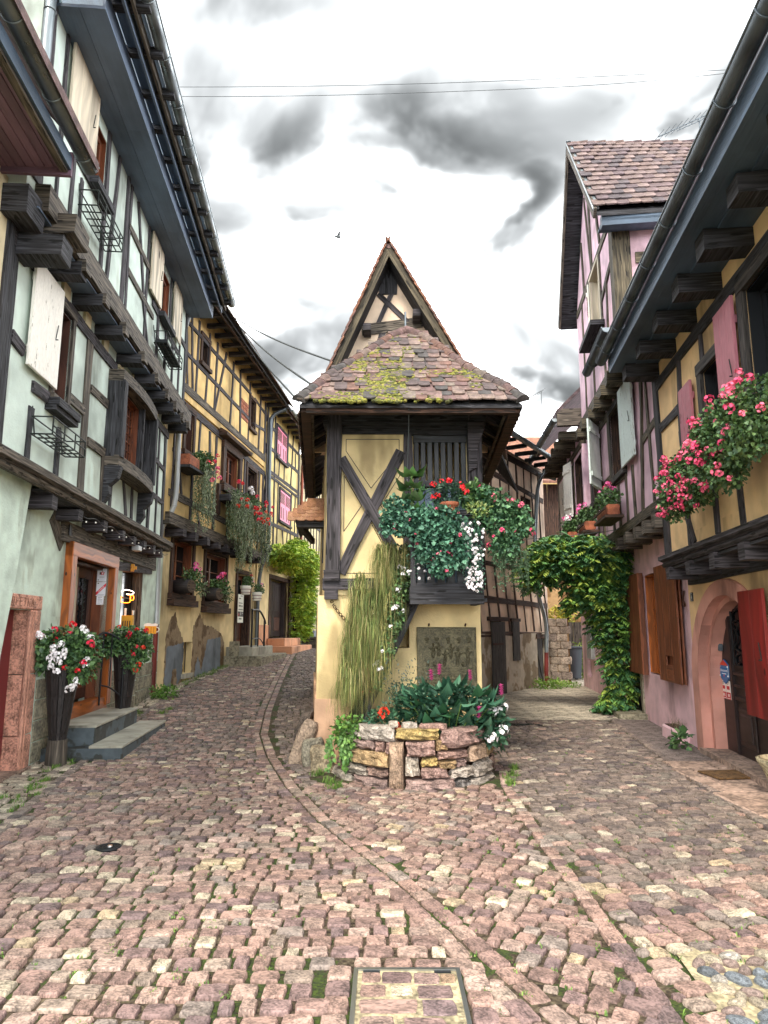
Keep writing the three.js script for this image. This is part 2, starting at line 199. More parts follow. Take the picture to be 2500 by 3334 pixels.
// board shutter hinged on a vertical line at (u,w); `turn` opens it; boards run upright, two battens behind
function shutter(g, u, v0, v1, w, width, turn, m, o = {}) {
  const { n = 4, th = .035, dir = 1, battens = true, hook = true } = o; const G = sub('shutter', g, [u, 0, w], [0, turn, 0]), bw = width / n;
  for (let i = 0; i < n; i++) { const b = put('board', chamfer(bw - .003, v1 - v0 + rr(-.004, .004), th, .004), m, G, [dir * (bw * (i + .5)), (v0 + v1) / 2, 0]); b.position.z = rr(-.002, .002); }
  if (battens) for (const f of [.16, .84]) put('batten', chamfer(width * .9, .09, .028, .004), m, G, [dir * width / 2, mix(v0, v1, f), -th / 2 - .014]);
  if (hook) put('latch', merge([barG([dir * width * .8, mix(v0, v1, .45), th / 2], [dir * width * .8, mix(v0, v1, .45) + .18, th / 2 + .02], .006), barG([dir * width * .8, mix(v0, v1, .45), th / 2 - .01], [dir * width * .8, mix(v0, v1, .45), th / 2 + .03], .007)]), M.iron, G);
  return G;
}
// wrought rack that holds flower boxes under a window
function rack(g, u0, u1, v, w, depth = .3, h = .17, m = M.iron) {
  const L = [], z0 = w + .05, z1 = w + depth, r = .009, b = (a, c) => L.push(barG(a, c, r, 5));
  for (const y of [v, v + h]) { b([u0, y, z0], [u1, y, z0]); b([u0, y, z1], [u1, y, z1]); b([u0, y, z0], [u0, y, z1]); b([u1, y, z0], [u1, y, z1]); }
  b([u0, v + h / 2, z1], [u1, v + h / 2, z1]); const n = Math.round((u1 - u0) / .16);
  for (let i = 0; i <= n; i++) { const x = mix(u0, u1, i / n); b([x, v, z0], [x, v, z1]); if (i % 2 === 0) b([x, v, z1], [x, v + h, z1]); }
  b([u0, v, z1], [u0, v + h, z1]); b([u1, v, z1], [u1, v + h, z1]); for (const x of [u0 + .1, u1 - .1]) b([x, v, z0], [x, v + h + .15, w]); 
  for (const q of [.33, .66]) b([u0, v, mix(z0, z1, q)], [u1, v, mix(z0, z1, q)]);
  return put('flower_rack', merge(L), m, g);
}
// house frame: u runs along the facade from (x, depth), v up, w out to the street
const frameTurn = (ux, ud) => Math.atan2(ud, ux);
// ---- foliage: leaves collected into one buffer with their own colours
class Leaves {
  constructor() { this.p = []; this.c = []; this.i = []; }
  leaf(x, y, z, dir, nrm, len, wid, col, fold = .25) {        // pointed leaf, folded on its midrib
    const d = dir.clone().normalize(), s = new THREE.Vector3().crossVectors(d, nrm).normalize(), n = new THREE.Vector3().crossVectors(s, d), b = this.p.length / 3;
    const P = (a, q, h) => this.p.push(x + d.x * a * len + s.x * q * wid + n.x * h, y + d.y * a * len + s.y * q * wid + n.y * h, z + d.z * a * len + s.z * q * wid + n.z * h);
    const f = fold * wid; P(0, 0, 0); P(.38, .5, f); P(.38, -.5, f); P(.8, .28, f * .2); P(.8, -.28, f * .2); P(1, 0, -f * .8); P(.5, 0, 0);
    for (let k = 0; k < 7; k++) this.c.push(...col);
    this.i.push(b, b + 6, b + 1, b, b + 2, b + 6, b + 1, b + 6, b + 3, b + 2, b + 4, b + 6, b + 6, b + 5, b + 3, b + 6, b + 4, b + 5); return this;
  }
  ribbon(pts, w0, col, col2 = col) {                           // grass blade along points
    const b = this.p.length / 3, n = pts.length; for (let k = 0; k < n; k++) { const a = pts[Math.max(0, k - 1)], c = pts[Math.min(n - 1, k + 1)], t = k / (n - 1), w = w0 * (1 - t * .85); let dx = c[0] - a[0], dz = c[2] - a[2]; const l = Math.hypot(dx, dz) || 1; let sx = -dz / l, sz = dx / l; if (l < .005) { sx = 1; sz = 0; } this.p.push(pts[k][0] + sx * w, pts[k][1], pts[k][2] + sz * w, pts[k][0] - sx * w, pts[k][1], pts[k][2] - sz * w); for (let q = 0; q < 2; q++) this.c.push(mix(col[0], col2[0], t), mix(col[1], col2[1], t), mix(col[2], col2[2], t)); if (k) { const e = b + 2 * k; this.i.push(e - 2, e - 1, e, e - 1, e + 1, e); } } return this;
  }
  build(name, parent, m = M.leaf) { const g = new THREE.BufferGeometry(); g.setAttribute('position', new THREE.Float32BufferAttribute(this.p, 3)); g.setAttribute('color', new THREE.Float32BufferAttribute(this.c, 3)); g.setIndex(this.i); g.computeVertexNormals(); return put(name, g, m, parent); }
}
const V3 = (x, y, z) => new THREE.Vector3(x, y, z);
const rdir = (up = 0) => V3(rr(-1, 1), rr(-1, 1) + up, rr(-1, 1)).normalize();
const GREEN = { ger: [[.075, .16, .05], [.1, .2, .06], [.06, .12, .045], [.13, .23, .08], [.05, .11, .05]], blue: [[.05, .14, .09], [.07, .19, .12], [.035, .1, .07], [.1, .24, .15]], dark: [[.025, .075, .04], [.04, .11, .055], [.03, .09, .055], [.06, .14, .07]], lime: [[.3, .46, .05], [.42, .56, .06], [.22, .38, .05], [.52, .6, .08]], vine: [[.06, .17, .06], [.1, .24, .07], [.045, .12, .055], [.17, .32, .06], [.3, .4, .07]], ivy: [[.2, .26, .13], [.13, .2, .09], [.28, .33, .2], [.1, .15, .06]], straw: [[.3, .29, .1], [.22, .25, .08], [.38, .34, .16], [.16, .2, .06]] };
const shade = (c, a = .25) => { const k = 1 + rr(-a, a); return [c[0] * k, c[1] * k, c[2] * k]; };
// loose ball of foliage: leaves thrown through an ellipsoid, denser to its skin, with tufts and hollows
function bush(L, cx, cy, cz, rx, ry, rz, n, len, pal, o = {}) {
  const { droop = 0, wid = .75, gap = .38 } = o, s = rnd() * 50;
  for (let k = 0; k < n; k++) { const d = rdir(), r = Math.pow(rnd(), .45), ns = fbm(d.x * 2 + s, d.y * 2 + s, d.z * 2, 3); if (r * .8 > 1.25 - gap - (.5 - ns) * -1.2 && rnd() < .85) continue; const q = r * (.72 + ns * .6); const x = cx + d.x * rx * q, y = cy + d.y * ry * q, z = cz + d.z * rz * q; const dir = d.clone().multiplyScalar(.8).add(rdir().multiplyScalar(.9)); dir.y -= droop; L.leaf(x, y, z, dir, rdir(1.2), len * rr(.6, 1.25), len * wid * rr(.7, 1.2), shade(pick(pal))); }
}
// flower head: a ball of small petals
function bloomG(n, r, petal, seed) { const R = rngOf(seed), P = [], I = []; for (let k = 0; k < n; k++) { const a = Math.acos(1 - 1.6 * (k + .5) / n), t = k * 2.4 + R(), d = V3(Math.sin(a) * Math.cos(t), Math.cos(a), Math.sin(a) * Math.sin(t)), c = d.clone().multiplyScalar(r * (.8 + .35 * R())); const s = V3(R() - .5, R() - .5, R() - .5).cross(d).normalize(), q = d.clone().cross(s); const b = P.length / 3; for (let j = 0; j < 5; j++) { const an = j / 5 * 6.283; const v = c.clone().addScaledVector(s, Math.cos(an) * petal).addScaledVector(q, Math.sin(an) * petal).addScaledVector(d, petal * .25 * (R() - .2)); P.push(v.x, v.y, v.z); } P.push(c.x - d.x * petal * .3, c.y - d.y * petal * .3, c.z - d.z * petal * .3); for (let j = 0; j < 5; j++) I.push(b + 5, b + j, b + (j + 1) % 5); } const g = new THREE.BufferGeometry(); g.setAttribute('position', new THREE.Float32BufferAttribute(P, 3)); g.setIndex(I); g.computeVertexNormals(); return g; }
const BL = [bloomG(9, .042, .023, 1), bloomG(8, .046, .024, 2), bloomG(9, .038, .022, 3)], FL = [bloomG(3, .014, .02, 4), bloomG(4, .014, .018, 5)];
const petalMat = h => mat({ color: lin(h), roughness: .6, side: THREE.DoubleSide });
const PET = { pink: petalMat('#f2708f'), hot: petalMat('#e84f7a'), red: petalMat('#e0202c'), crimson: petalMat('#e01f45'), white: petalMat('#f6f2f4'), orange: petalMat('#e8402a'), lilac: petalMat('#e86aa8'), magenta: petalMat('#9a3168'), yellow: petalMat('#e8d070') };
function bloom(parent, x, y, z, s, m, small = false) { const o = put('blossom', pick(small ? FL : BL), m, parent, [x, y, z], [rr(-.5, .5), rr(0, 6), rr(-.5, .5)]); o.scale.setScalar(s); return o; }
// ---------------------------------------------------------------- ground and paving
for (const k of ['wood', 'woodB', 'pine', 'flake']) T[k].wrapS = T[k].wrapT = THREE.MirroredRepeatWrapping;
for (const m of Object.values(M)) for (const k of ['map', 'bumpMap']) if (m[k] && [T.wood.image, T.woodB.image, T.pine.image, T.flake.image].includes(m[k].image)) m[k].wrapS = m[k].wrapT = THREE.MirroredRepeatWrapping;
function curve(pts) { return d => { if (d <= pts[0][0]) { const [a, b] = pts; return a[1] + (b[1] - a[1]) * (d - a[0]) / (b[0] - a[0]); } for (let i = 1; i < pts.length; i++) if (d <= pts[i][0] || i === pts.length - 1) { const a = pts[i - 1], b = pts[i], t = Math.min(1, (d - a[0]) / (b[0] - a[0])); return mix(a[1], b[1], t); } }; }
const riseL = curve([[7, 0], [9, .02], [12, .13], [15, .32], [19, .62], [23, .85], [30, 1.02], [60, 1.1]]);
const riseR = curve([[9, 0], [14, .05], [60, .08]]);
function hgt(x, d) { const w = smooth(.04, -.09, x / Math.max(d, 1)); return d < 7 ? 0 : mix(Math.max(0, riseR(d)), Math.max(0, riseL(d)), w); }
const xc = curve([[2.5, 1.12], [3.43, .78], [3.78, .65], [4.27, .47], [4.94, .21], [5.63, -.11], [6.42, -.45], [7.68, -.9], [9.27, -1.36], [10.77, -1.72], [12.87, -2.0], [16, -2.3], [22, -2.8], [30, -3.4]]);
const xl = curve([[2.5, -2.5], [4.5, -2.85], [6, -3.16], [6.9, -3.36], [9.27, -3.8], [12, -4.2], [15, -4.45], [19, -4.15], [23, -3.75], [30, -3.1]]);
const xr = curve([[2.5, 1.2], [4.2, 1.24], [6.6, 1.26], [7.7, 1.3], [8.6, 1.42], [9.2, 1.36], [13, 1.7]]);
const xs = curve([[2.5, 2.55], [3.5, 2.85], [4.5, 3.02], [6.13, 3.23], [7.91, 3.42], [9.96, 3.7], [14.3, 4.29], [20, 5.1]]);
{
  const X = [], D = []; for (let x = -60; x <= 60;) { X.push(x); x += Math.abs(x) < 7 ? .3 : 4; } for (let d = -30; d <= 160;) { D.push(d); d += d < -2 ? 4 : d < 26 ? .3 : 6; }
  const p = [], uv = [], idx = [], W = X.length; for (const d of D) for (const x of X) { p.push(x, hgt(x, d) + .007 + (fbm(x * 1.5, d * 1.5, 3, 2) - .5) * .016, -d); uv.push(x, d); }
  for (let j = 0; j < D.length - 1; j++) for (let i = 0; i < W - 1; i++) { const a = j * W + i; idx.push(a, a + 1, a + W, a + 1, a + W + 1, a + W); }
  const g = new THREE.BufferGeometry(); g.setAttribute('position', new THREE.Float32BufferAttribute(p, 3)); g.setAttribute('uv', new THREE.Float32BufferAttribute(uv, 2)); g.setIndex(idx); g.computeVertexNormals();
  const o = put('ground', g, M.dirt, scene); o.userData = { kind: 'structure', label: 'earth and moss between and beneath the paving' };
}
// sett: irregular rounded outline, flattened top with worn arrises; unit size, top at 0
function settG(seed) {
  const R = rngOf(seed), n = 12, P = [], I = [], U = []; const out = [];
  for (let k = 0; k < n; k++) { const a = (k + .5) / n * 6.2832, c = Math.cos(a), s = Math.sin(a), q = Math.pow(Math.pow(Math.abs(c), 10) + Math.pow(Math.abs(s), 10), -1 / 10) * (.49 + (R() - .5) * .05); out.push([c * q, s * q]); }
  const ring = (f, y, j = 0, q = f) => { for (const [x, z] of out) { P.push(x * f, y + (R() - .5) * j, z * f); U.push(x * q * .17, z * q * .17); } };
  P.push(0, R() * .03, 0); U.push(0, 0); ring(.91, 0, .05); ring(1, -.12, .04, 1.1); ring(1.0, -.8, 0, 1.75);
  for (let k = 0; k < n; k++) { const m = (k + 1) % n; I.push(0, 1 + m, 1 + k); for (let r = 0; r < 2; r++) { const a = 1 + r * n + k, b = 1 + r * n + m; I.push(a, b, a + n, b, b + n, a + n); } }
  const g = new THREE.BufferGeometry(); g.setAttribute('position', new THREE.Float32BufferAttribute(P, 3)); const uo = R() * 3, vo = R() * 3; g.setAttribute('uv', new THREE.Float32BufferAttribute(U.map((x, i) => x * 2.2 + (i % 2 ? vo : uo)), 2)); g.setIndex(I); return toCreasedNormals(g, .55);
}
const SETT = Array.from({ length: 22 }, (_, i) => settG(100 + i));
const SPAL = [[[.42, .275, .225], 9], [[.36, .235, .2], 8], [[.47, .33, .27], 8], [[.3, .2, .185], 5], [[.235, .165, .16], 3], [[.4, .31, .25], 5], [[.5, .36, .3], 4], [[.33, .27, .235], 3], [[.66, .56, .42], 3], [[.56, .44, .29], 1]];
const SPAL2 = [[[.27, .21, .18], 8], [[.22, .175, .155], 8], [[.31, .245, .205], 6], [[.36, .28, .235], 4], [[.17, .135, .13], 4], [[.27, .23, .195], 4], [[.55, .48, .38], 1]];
const wpick = L => { let s = 0; for (const [, w] of L) s += w; let r = rnd() * s; for (const [c, w] of L) { r -= w; if (r <= 0) return c; } return L[0][0]; };
const settMats = new Map();
function settMat(c) { const k = c.join(); if (!settMats.has(k)) settMats.set(k, [-.12, 0, .13].map(a => mat({ color: new THREE.Color().setRGB(c[0] * (1 + a), c[1] * (1 + a), c[2] * (1 + a)), map: T.stone, bumpMap: T.stoneB, bumpScale: .005, roughness: .8 }))); return pick(settMats.get(k)); }
const inView = (x, d) => Math.abs(x) < .575 * d + 1.6 && d > 2.2;
// lays the stones of one paved surface: the 300 that show largest one by one, the others joined
function lay(parent, list, name, most = 300) {
  list = list.filter(s => inView(s.x, s.d)); for (const s of list) s.k = s.l * s.w / (s.d * s.d * s.d) * (Math.abs(s.x) < .57 * s.d && s.d > 3.1 ? 1 : .05); list.sort((a, b) => b.k - a.k);
  const rest = []; const o = new THREE.Object3D();
  list.forEach((s, i) => {
    const y = hgt(s.x, s.d), e = .15, sx = (hgt(s.x + e, s.d) - hgt(s.x - e, s.d)) / (2 * e), sd = (hgt(s.x, s.d + e) - hgt(s.x, s.d - e)) / (2 * e);
    o.position.set(s.x, y + .025 + (s.up || 0) + rr(-.005, .005), -s.d); o.rotation.set(Math.atan(sd) + rr(-.035, .035), s.turn, Math.atan(sx) + rr(-.035, .035), 'XYZ'); o.rotation.order = 'XZY'; o.scale.set(s.l, s.h || .1, s.w);
    const c = s.c || wpick(s.pal || SPAL), G = pick(SETT);
    if (i < most) { const m = put(name, G, settMat(c), parent); m.position.copy(o.position); m.rotation.copy(o.rotation); m.scale.copy(o.scale); }
    else { o.updateMatrix(); const g = G.clone().applyMatrix4(o.matrix), q = shade(c, .16), C = new Float32Array(g.attributes.position.count * 3); for (let k = 0; k < C.length; k++) C[k] = q[k % 3]; g.setAttribute('color', new THREE.BufferAttribute(C, 3)); const u = g.attributes.uv, a = rnd() * 3, b = rnd() * 3; for (let k = 0; k < u.count; k++) u.setXY(k, u.getX(k) + a, u.getY(k) + b); rest.push(g); }
  });
  if (rest.length) { const m = put('more_' + name + 's', mergeGeometries(rest), M.stoneV, parent); m.userData.kind = 'stuff'; }
}
function paved(name, label) { const o = new THREE.Group(); o.name = name; o.userData = { kind: 'structure', label }; scene.add(o); return o; }
// coursed setts in a frame turned by `ang`
function courses(list, x0, x1, d0, d1, ang, inside, o = {}) {
  const { pitch = .15, len = .165, pal = SPAL, gapU = .015, gapV = .014 } = o, c = Math.cos(ang), s = Math.sin(ang), R = Math.hypot(x1 - x0, d1 - d0) / 2 + 1, mx = (x0 + x1) / 2, md = (d0 + d1) / 2;
  let v = -R; while (v < R) {
    const p = pitch * rr(.86, 1.14); let u = -R + rnd() * len, cr = rr(-.02, .02);
    while (u < R) {
      const l = len * rr(.68, 1.38), uu = u + l / 2, vv = v + p / 2;
      const wob = (vnoise(uu * .9, vv * .9, 5) - .5) * .16 + (vnoise(uu * 3, vv * .4, 9) - .5) * .05, x = mx + uu * c - vv * s - wob * s, d = md + uu * s + vv * c + wob * c;
      if (inside(x, d)) list.push({ x, d, l: l - gapU * rr(.5, 1.8), w: p - gapV * rr(.5, 1.8), turn: ang + rr(-.05, .05) + cr, pal: typeof pal === 'function' ? pal(x, d) : pal });
      u += l;
    }
    v += p;
  }
}
// a line of setts along a curve x(d), set side by side
function along(list, xf, d0, d1, off, wid, len, pal, up = 0) { let d = d0; while (d < d1) { const l = len * rr(.75, 1.3), e = .1, s = (xf(d + l / 2 + e) - xf(d + l / 2 - e)) / (2 * e), k = 1 / Math.hypot(1, s), a = Math.atan2(1, s); list.push({ x: xf(d + l * k / 2) + off * k, d: d + l * k / 2 - off * s * k, l: l - .014, w: wid - .012, turn: a + rr(-.04, .04), pal, up }); d += l * k; } }
const inCover = (x, d) => x > -.29 && x < .51 && d < 3.78 && d > 2.4, inHole = (x, d) => Math.hypot(x + 2.08, d - 5.53) < .12;
const inPebble = (x, d) => d < 3.95 - (2.6 - x) * .12 && x > 1.42 + (d - 3.2) * .1;
{
  const left = paved('cobbled_street', 'rose sandstone setts of the street climbing past the mint green house'), L = [];
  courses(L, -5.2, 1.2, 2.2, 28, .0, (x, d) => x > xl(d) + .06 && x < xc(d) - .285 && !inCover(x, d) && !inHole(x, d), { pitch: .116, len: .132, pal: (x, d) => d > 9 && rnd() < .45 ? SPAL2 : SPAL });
  for (let d = 2.5; d < 3.72; d += .142) { L.push({ x: -.213, d, l: .118, w: .13, turn: rr(-.04, .04) }); L.push({ x: .436, d: d + .04, l: .118, w: .13, turn: rr(-.04, .04) }); } for (let x = -.08; x < .4; x += .15) L.push({ x, d: 3.71, l: .138, w: .115, turn: rr(-.04, .04) });
  const apron = paved('cobbled_forecourt', 'triangle of slanting setts in front of the stone flower bed'), A = [];
  const rowDir = -.5;
  courses(A, -1, 1.5, 2.2, 8.2, rowDir, (x, d) => x > xc(d) + .035 && x < xr(d) - .075 && d < 7.75 - 0 && !inCover(x, d) && ((x - .37) / 1.0) ** 2 + ((8.6 - d) / 1.16) ** 2 > 1, { pitch: .114, len: .13 });
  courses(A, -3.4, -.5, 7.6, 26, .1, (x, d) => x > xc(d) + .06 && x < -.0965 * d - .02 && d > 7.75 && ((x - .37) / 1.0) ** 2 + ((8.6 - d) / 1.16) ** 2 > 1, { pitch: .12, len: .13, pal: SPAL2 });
  const kerb = paved('gutter_channel', 'twin lines of setts that drain the fork of the streets'), K = [];
  along(K, xc, 2.4, 24, -.222, .125, .16, SPAL, -.003); along(K, xc, 2.4, 24, -.09, .125, .17, SPAL, -.006); along(K, xr, 2.4, 8.4, 0, .12, .15, SPAL, -.004); along(K, xl, 3, 26, 0, .12, .15, SPAL2, .004);
  const right = paved('cobbled_lane', 'grey brown setts of the lane past the pink house'), Rr = [];
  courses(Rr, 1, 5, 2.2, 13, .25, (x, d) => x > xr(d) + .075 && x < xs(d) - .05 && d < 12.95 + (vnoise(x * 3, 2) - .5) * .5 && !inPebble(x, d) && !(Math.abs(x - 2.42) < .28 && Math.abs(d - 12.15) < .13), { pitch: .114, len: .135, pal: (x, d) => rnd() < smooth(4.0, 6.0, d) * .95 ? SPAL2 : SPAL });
  const B = []; along(B, xs, 2.8, 14, .02, .13, .17, SPAL2, .004);
  { // small setts closed into the wedges that the courses leave where they meet
    const x0 = -4.4, d0 = 2.4, cs = .0125, W = 720, H = 560, occ = new Uint8Array(W * H);
    const cells = (s, grow, fn) => { const c = Math.cos(s.turn), n = Math.sin(s.turn), a = s.l / 2 + grow, b = s.w / 2 + grow, r = Math.hypot(a, b); for (let j = Math.max(0, Math.floor((s.d - r - d0) / cs)); j <= Math.min(H - 1, (s.d + r - d0) / cs); j++) for (let i = Math.max(0, Math.floor((s.x - r - x0) / cs)); i <= Math.min(W - 1, (s.x + r - x0) / cs); i++) { const dx = x0 + i * cs - s.x, dd = d0 + j * cs - s.d; if (Math.abs(dx * c + dd * n) <= a && Math.abs(-dx * n + dd * c) <= b) fn(j * W + i); } };
    const keep = K.filter(s => !inCover(s.x, s.d) && !inPebble(s.x, s.d)); K.length = 0; K.push(...keep);
    for (const s of [...L, ...A, ...K, ...Rr, ...B]) cells(s, .004, q => { occ[q] = 1; });
    for (const [len, wid, tries] of [[.13, .1, 60000], [.1, .08, 60000], [.07, .06, 60000]]) for (let k = 0; k < tries; k++) { const x = rr(x0, 4.4), d = rr(d0, 9.2); if (occ[Math.floor((d - d0) / cs) * W + Math.floor((x - x0) / cs)] || x < xl(d) || x > xs(d) || inCover(x, d) || inPebble(x - .03, d) || inHole(x, d) || !inView(x, d) || (d > 7.3 && x > -.0965 * d - .05 && x < 1.35)) continue; const s = { x, d, l: len * rr(.8, 1.1), w: wid * rr(.8, 1.1), turn: (x > xr(d) ? .25 : x > xc(d) ? -.5 : 0) + rr(-.35, .35) }; let n = 0, f = 0; cells(s, 0, q => { n++; if (!occ[q]) f++; }); if (f / n < .9) continue; cells(s, .005, q => { occ[q] = 1; }); (x > xr(d) ? Rr : x > xc(d) ? A : L).push(s); }
  }
  lay(left, L, 'sett'); lay(apron, A, 'sett'); lay(kerb, K, 'channel_sett'); lay(right, Rr, 'sett'); lay(kerb, B.filter(s => !inPebble(s.x, s.d)), 'border_sett', 60);
  const side = paved('sidewalk', 'worn stones with grass along the foot of the mint green house'), S = [];
  courses(S, -5.2, -2, 2.5, 22, .2, (x, d) => x < xl(d) - .06 && x > -4.27 - .0908 * (Math.min(d, 15) - 8.67) + (d > 15 ? .1 * (d - 15) : 0) - .1 && !(x < -3.6 && d > 8.9 && d < 11.2 && x < -.4 - .38 * d) , { pitch: .2, len: .22, gapU: .03, gapV: .03, pal: [[[.56, .48, .37], 4], [[.48, .38, .3], 4], [[.4, .33, .27], 3], [[.64, .56, .43], 4]] });
  lay(side, S, 'paving_stone', 260);
  // asphalt and slabs along the right-hand houses
  const strip = (name, label, f0, f1, d0, d1, m, up) => { const p = [], uv = [], I = []; let n = 0; for (let d = d0; d <= d1 + .01; d += .25) { for (let k = 0; k <= 4; k++) { const x = mix(f0(d), f1(d), k / 4); p.push(x, hgt(x, d) + up + (fbm(x * 3, d * 3, 8, 2) - .5) * .012, -d); uv.push(x, d); } if (n) { for (let k = 0; k < 4; k++) { const a = (n - 1) * 5 + k; I.push(a, a + 1, a + 5, a + 1, a + 6, a + 5); } } n++; } const g = new THREE.BufferGeometry(); g.setAttribute('position', new THREE.Float32BufferAttribute(p, 3)); g.setAttribute('uv', new THREE.Float32BufferAttribute(uv, 2)); g.setIndex(I); g.computeVertexNormals(); const o = put(name, g, m, scene); o.userData = { kind: 'structure', label }; return o; };
  const wallR = d => 4.22 + .13 * (d - 8.95) + .1;
  strip('pavement', 'strip of asphalt between the setts and the pink wall', d => xs(d) + .02, wallR, 8.95, 14.2, M.asphalt, .03);
  strip('gravel_lane', 'pale gravel where the setts of the lane end', d => 1.2 + (d - 12.5) * .1, d => 5.6 + (d - 12.9) * .12, 12.6, 32, M.gravel, .03);
  const th = paved('threshold_paving', 'sandstone slabs before the arched door'); 
  for (const [x0, x1, d0, d1, t] of [[3.46, 3.95, 8.5, 8.95, .05], [3.96, 4.4, 8.52, 8.97, .03], [3.4, 4.4, 7.3, 7.62, .02], [3.38, 3.58, 7.64, 8.48, 0], [4.12, 4.35, 7.64, 8.48, 0], [3.59, 4.11, 7.64, 8.37, 0], [3.59, 4.11, 8.38, 8.48, 0], [3.3, 4.3, 6.4, 7.28, .03]]) { const g = chamfer(x1 - x0 - .012, d1 - d0 - .012, .1, .012); g.rotateX(-Math.PI / 2); const o = put('slab', g, M.slab, th, [(x0 + x1) / 2, -.012 + rr(-.004, .004), -(d0 + d1) / 2], [0, rr(-.01, .01), 0]); }
  { // pebble patch in mortar
    const p = paved('pebble_patch', 'river pebbles bedded in pale mortar beside the setts'); const q = new THREE.Shape(); [[1.5, -3.9], [3.2, -4.06], [3.2, -2.2], [1.36, -2.2]].forEach(([x, z], i) => i ? q.lineTo(x, -z) : q.moveTo(x, -z)); const mg = metreUV(new THREE.ShapeGeometry(q)); mg.rotateX(-Math.PI / 2); put('mortar_bed', mg, M.mortar, p, [0, .016, 0]);
    const PG = [0, 1, 2, 3].map(s => { const g = new THREE.IcosahedronGeometry(.5, 2), a = g.attributes.position; for (let i = 0; i < a.count; i++) { const v = V3().fromBufferAttribute(a, i), k = 1 + (vnoise(v.x * 2.4 + s * 9, v.y * 2.4, v.z * 2.4) - .5) * .35; a.setXYZ(i, v.x * k, v.y * k, v.z * k); } g.computeVertexNormals(); return metreUV(g); });
    const done = []; for (let k = 0; k < 4000 && done.length < 230; k++) { const x = rr(1.5, 3), d = rr(2.7, 3.95), l = rr(.07, .16), w = l * rr(.55, .85); if (!inPebble(x - .06, d + .05) || done.some(e => Math.hypot((e[0] - x), (e[1] - d)) < (e[2] + l) * .37)) continue; done.push([x, d, l]); const m = put('pebble', pick(PG), settMat(pick([[.36, .33, .28], [.22, .25, .28], [.45, .38, .28], [.3, .22, .19], [.16, .18, .2], [.5, .46, .4]])), p, [x, .018, -d], [0, rr(0, 6), 0]); m.scale.set(l, .055, w); }
  }
}
// ---------------------------------------------------------------- tiles
function tileG(w, l, th, round = .5) { const s = new THREE.Shape(), a = w / 2, r = a * round * 2; s.moveTo(-a, 0); s.lineTo(-a, -l + r * .55); s.bezierCurveTo(-a, -l + r * .1, -a * .55, -l, 0, -l); s.bezierCurveTo(a * .55, -l, a, -l + r * .1, a, -l + r * .55); s.lineTo(a, 0); s.closePath(); const g = new THREE.ExtrudeGeometry(s, { depth: th, bevelEnabled: false, curveSegments: 4 }); return metreUV(g); }
const tileMatOf = c => mat({ color: new THREE.Color().setRGB(...c), map: rep(T.clay, 1.6), bumpMap: rep(T.stoneB, 2), bumpScale: .004, roughness: .9 });
const TILE_OLD = [[.25, .16, .145], [.22, .135, .13], [.3, .2, .18], [.16, .12, .12], [.25, .2, .17], [.33, .24, .21], [.11, .1, .1], [.27, .15, .12]].map(tileMatOf);
const TILE_RED = [[.36, .16, .1], [.3, .14, .1], [.4, .2, .13], [.26, .15, .13]].map(tileMatOf);
const TILE_ORANGE = [[.62, .31, .17], [.55, .27, .15], [.66, .36, .22], [.5, .25, .15]].map(tileMatOf);
const TILE_PLUM = [[.19, .13, .135], [.15, .105, .115], [.22, .155, .15], [.26, .185, .175], [.12, .095, .105], [.24, .165, .15]].map(tileMatOf);
// a tile whose lower edge rests at p; `down` points down the slope, `nrm` out of the roof
const _m = new THREE.Matrix4();
function tile(parent, G, m, p, down, nrm, lift = .02) { const y = down.clone().negate(), z = nrm.clone(), x = new THREE.Vector3().crossVectors(y, z).normalize(); z.crossVectors(x, y).normalize(); const o = put('roof_tile', G, m, parent); _m.makeBasis(x, y, z); o.quaternion.setFromRotationMatrix(_m); o.position.copy(p).addScaledVector(z, lift); return o; }
// closed thin shell between rows of points (each row: left to right), thickness t straight down
function shell(rows, t) {
  const P = [], I = [], R = rows.length, C = rows[0].length; for (const k of [0, 1]) for (const r of rows) for (const p of r) P.push(p[0], p[1] - k * t, p[2]); const o = R * C;
  for (let j = 0; j < R - 1; j++) for (let i = 0; i < C - 1; i++) { const a = j * C + i; I.push(a, a + 1, a + C, a + 1, a + C + 1, a + C, o + a, o + a + C, o + a + 1, o + a + 1, o + a + C, o + a + C + 1); }
  const e = (a, b) => I.push(a, a + o, b, b, a + o, b + o); for (let i = 0; i < C - 1; i++) { e(i + 1, i); e((R - 1) * C + i, (R - 1) * C + i + 1); } for (let j = 0; j < R - 1; j++) { e(j * C, (j + 1) * C); e((j + 1) * C + C - 1, j * C + C - 1); }
  const g = new THREE.BufferGeometry(); g.setAttribute('position', new THREE.Float32BufferAttribute(P, 3)); g.setIndex(I); const n = g.toNonIndexed(); n.computeVertexNormals(); return metreUV(n);
}
function planG(pts, y0, y1) { const s = new THREE.Shape(pts.map(([x, z]) => new THREE.Vector2(x, -z))); const g = new THREE.ExtrudeGeometry(s, { depth: y1 - y0, bevelEnabled: false }); g.rotateX(-Math.PI / 2); g.translate(0, y0, 0); return metreUV(g); }
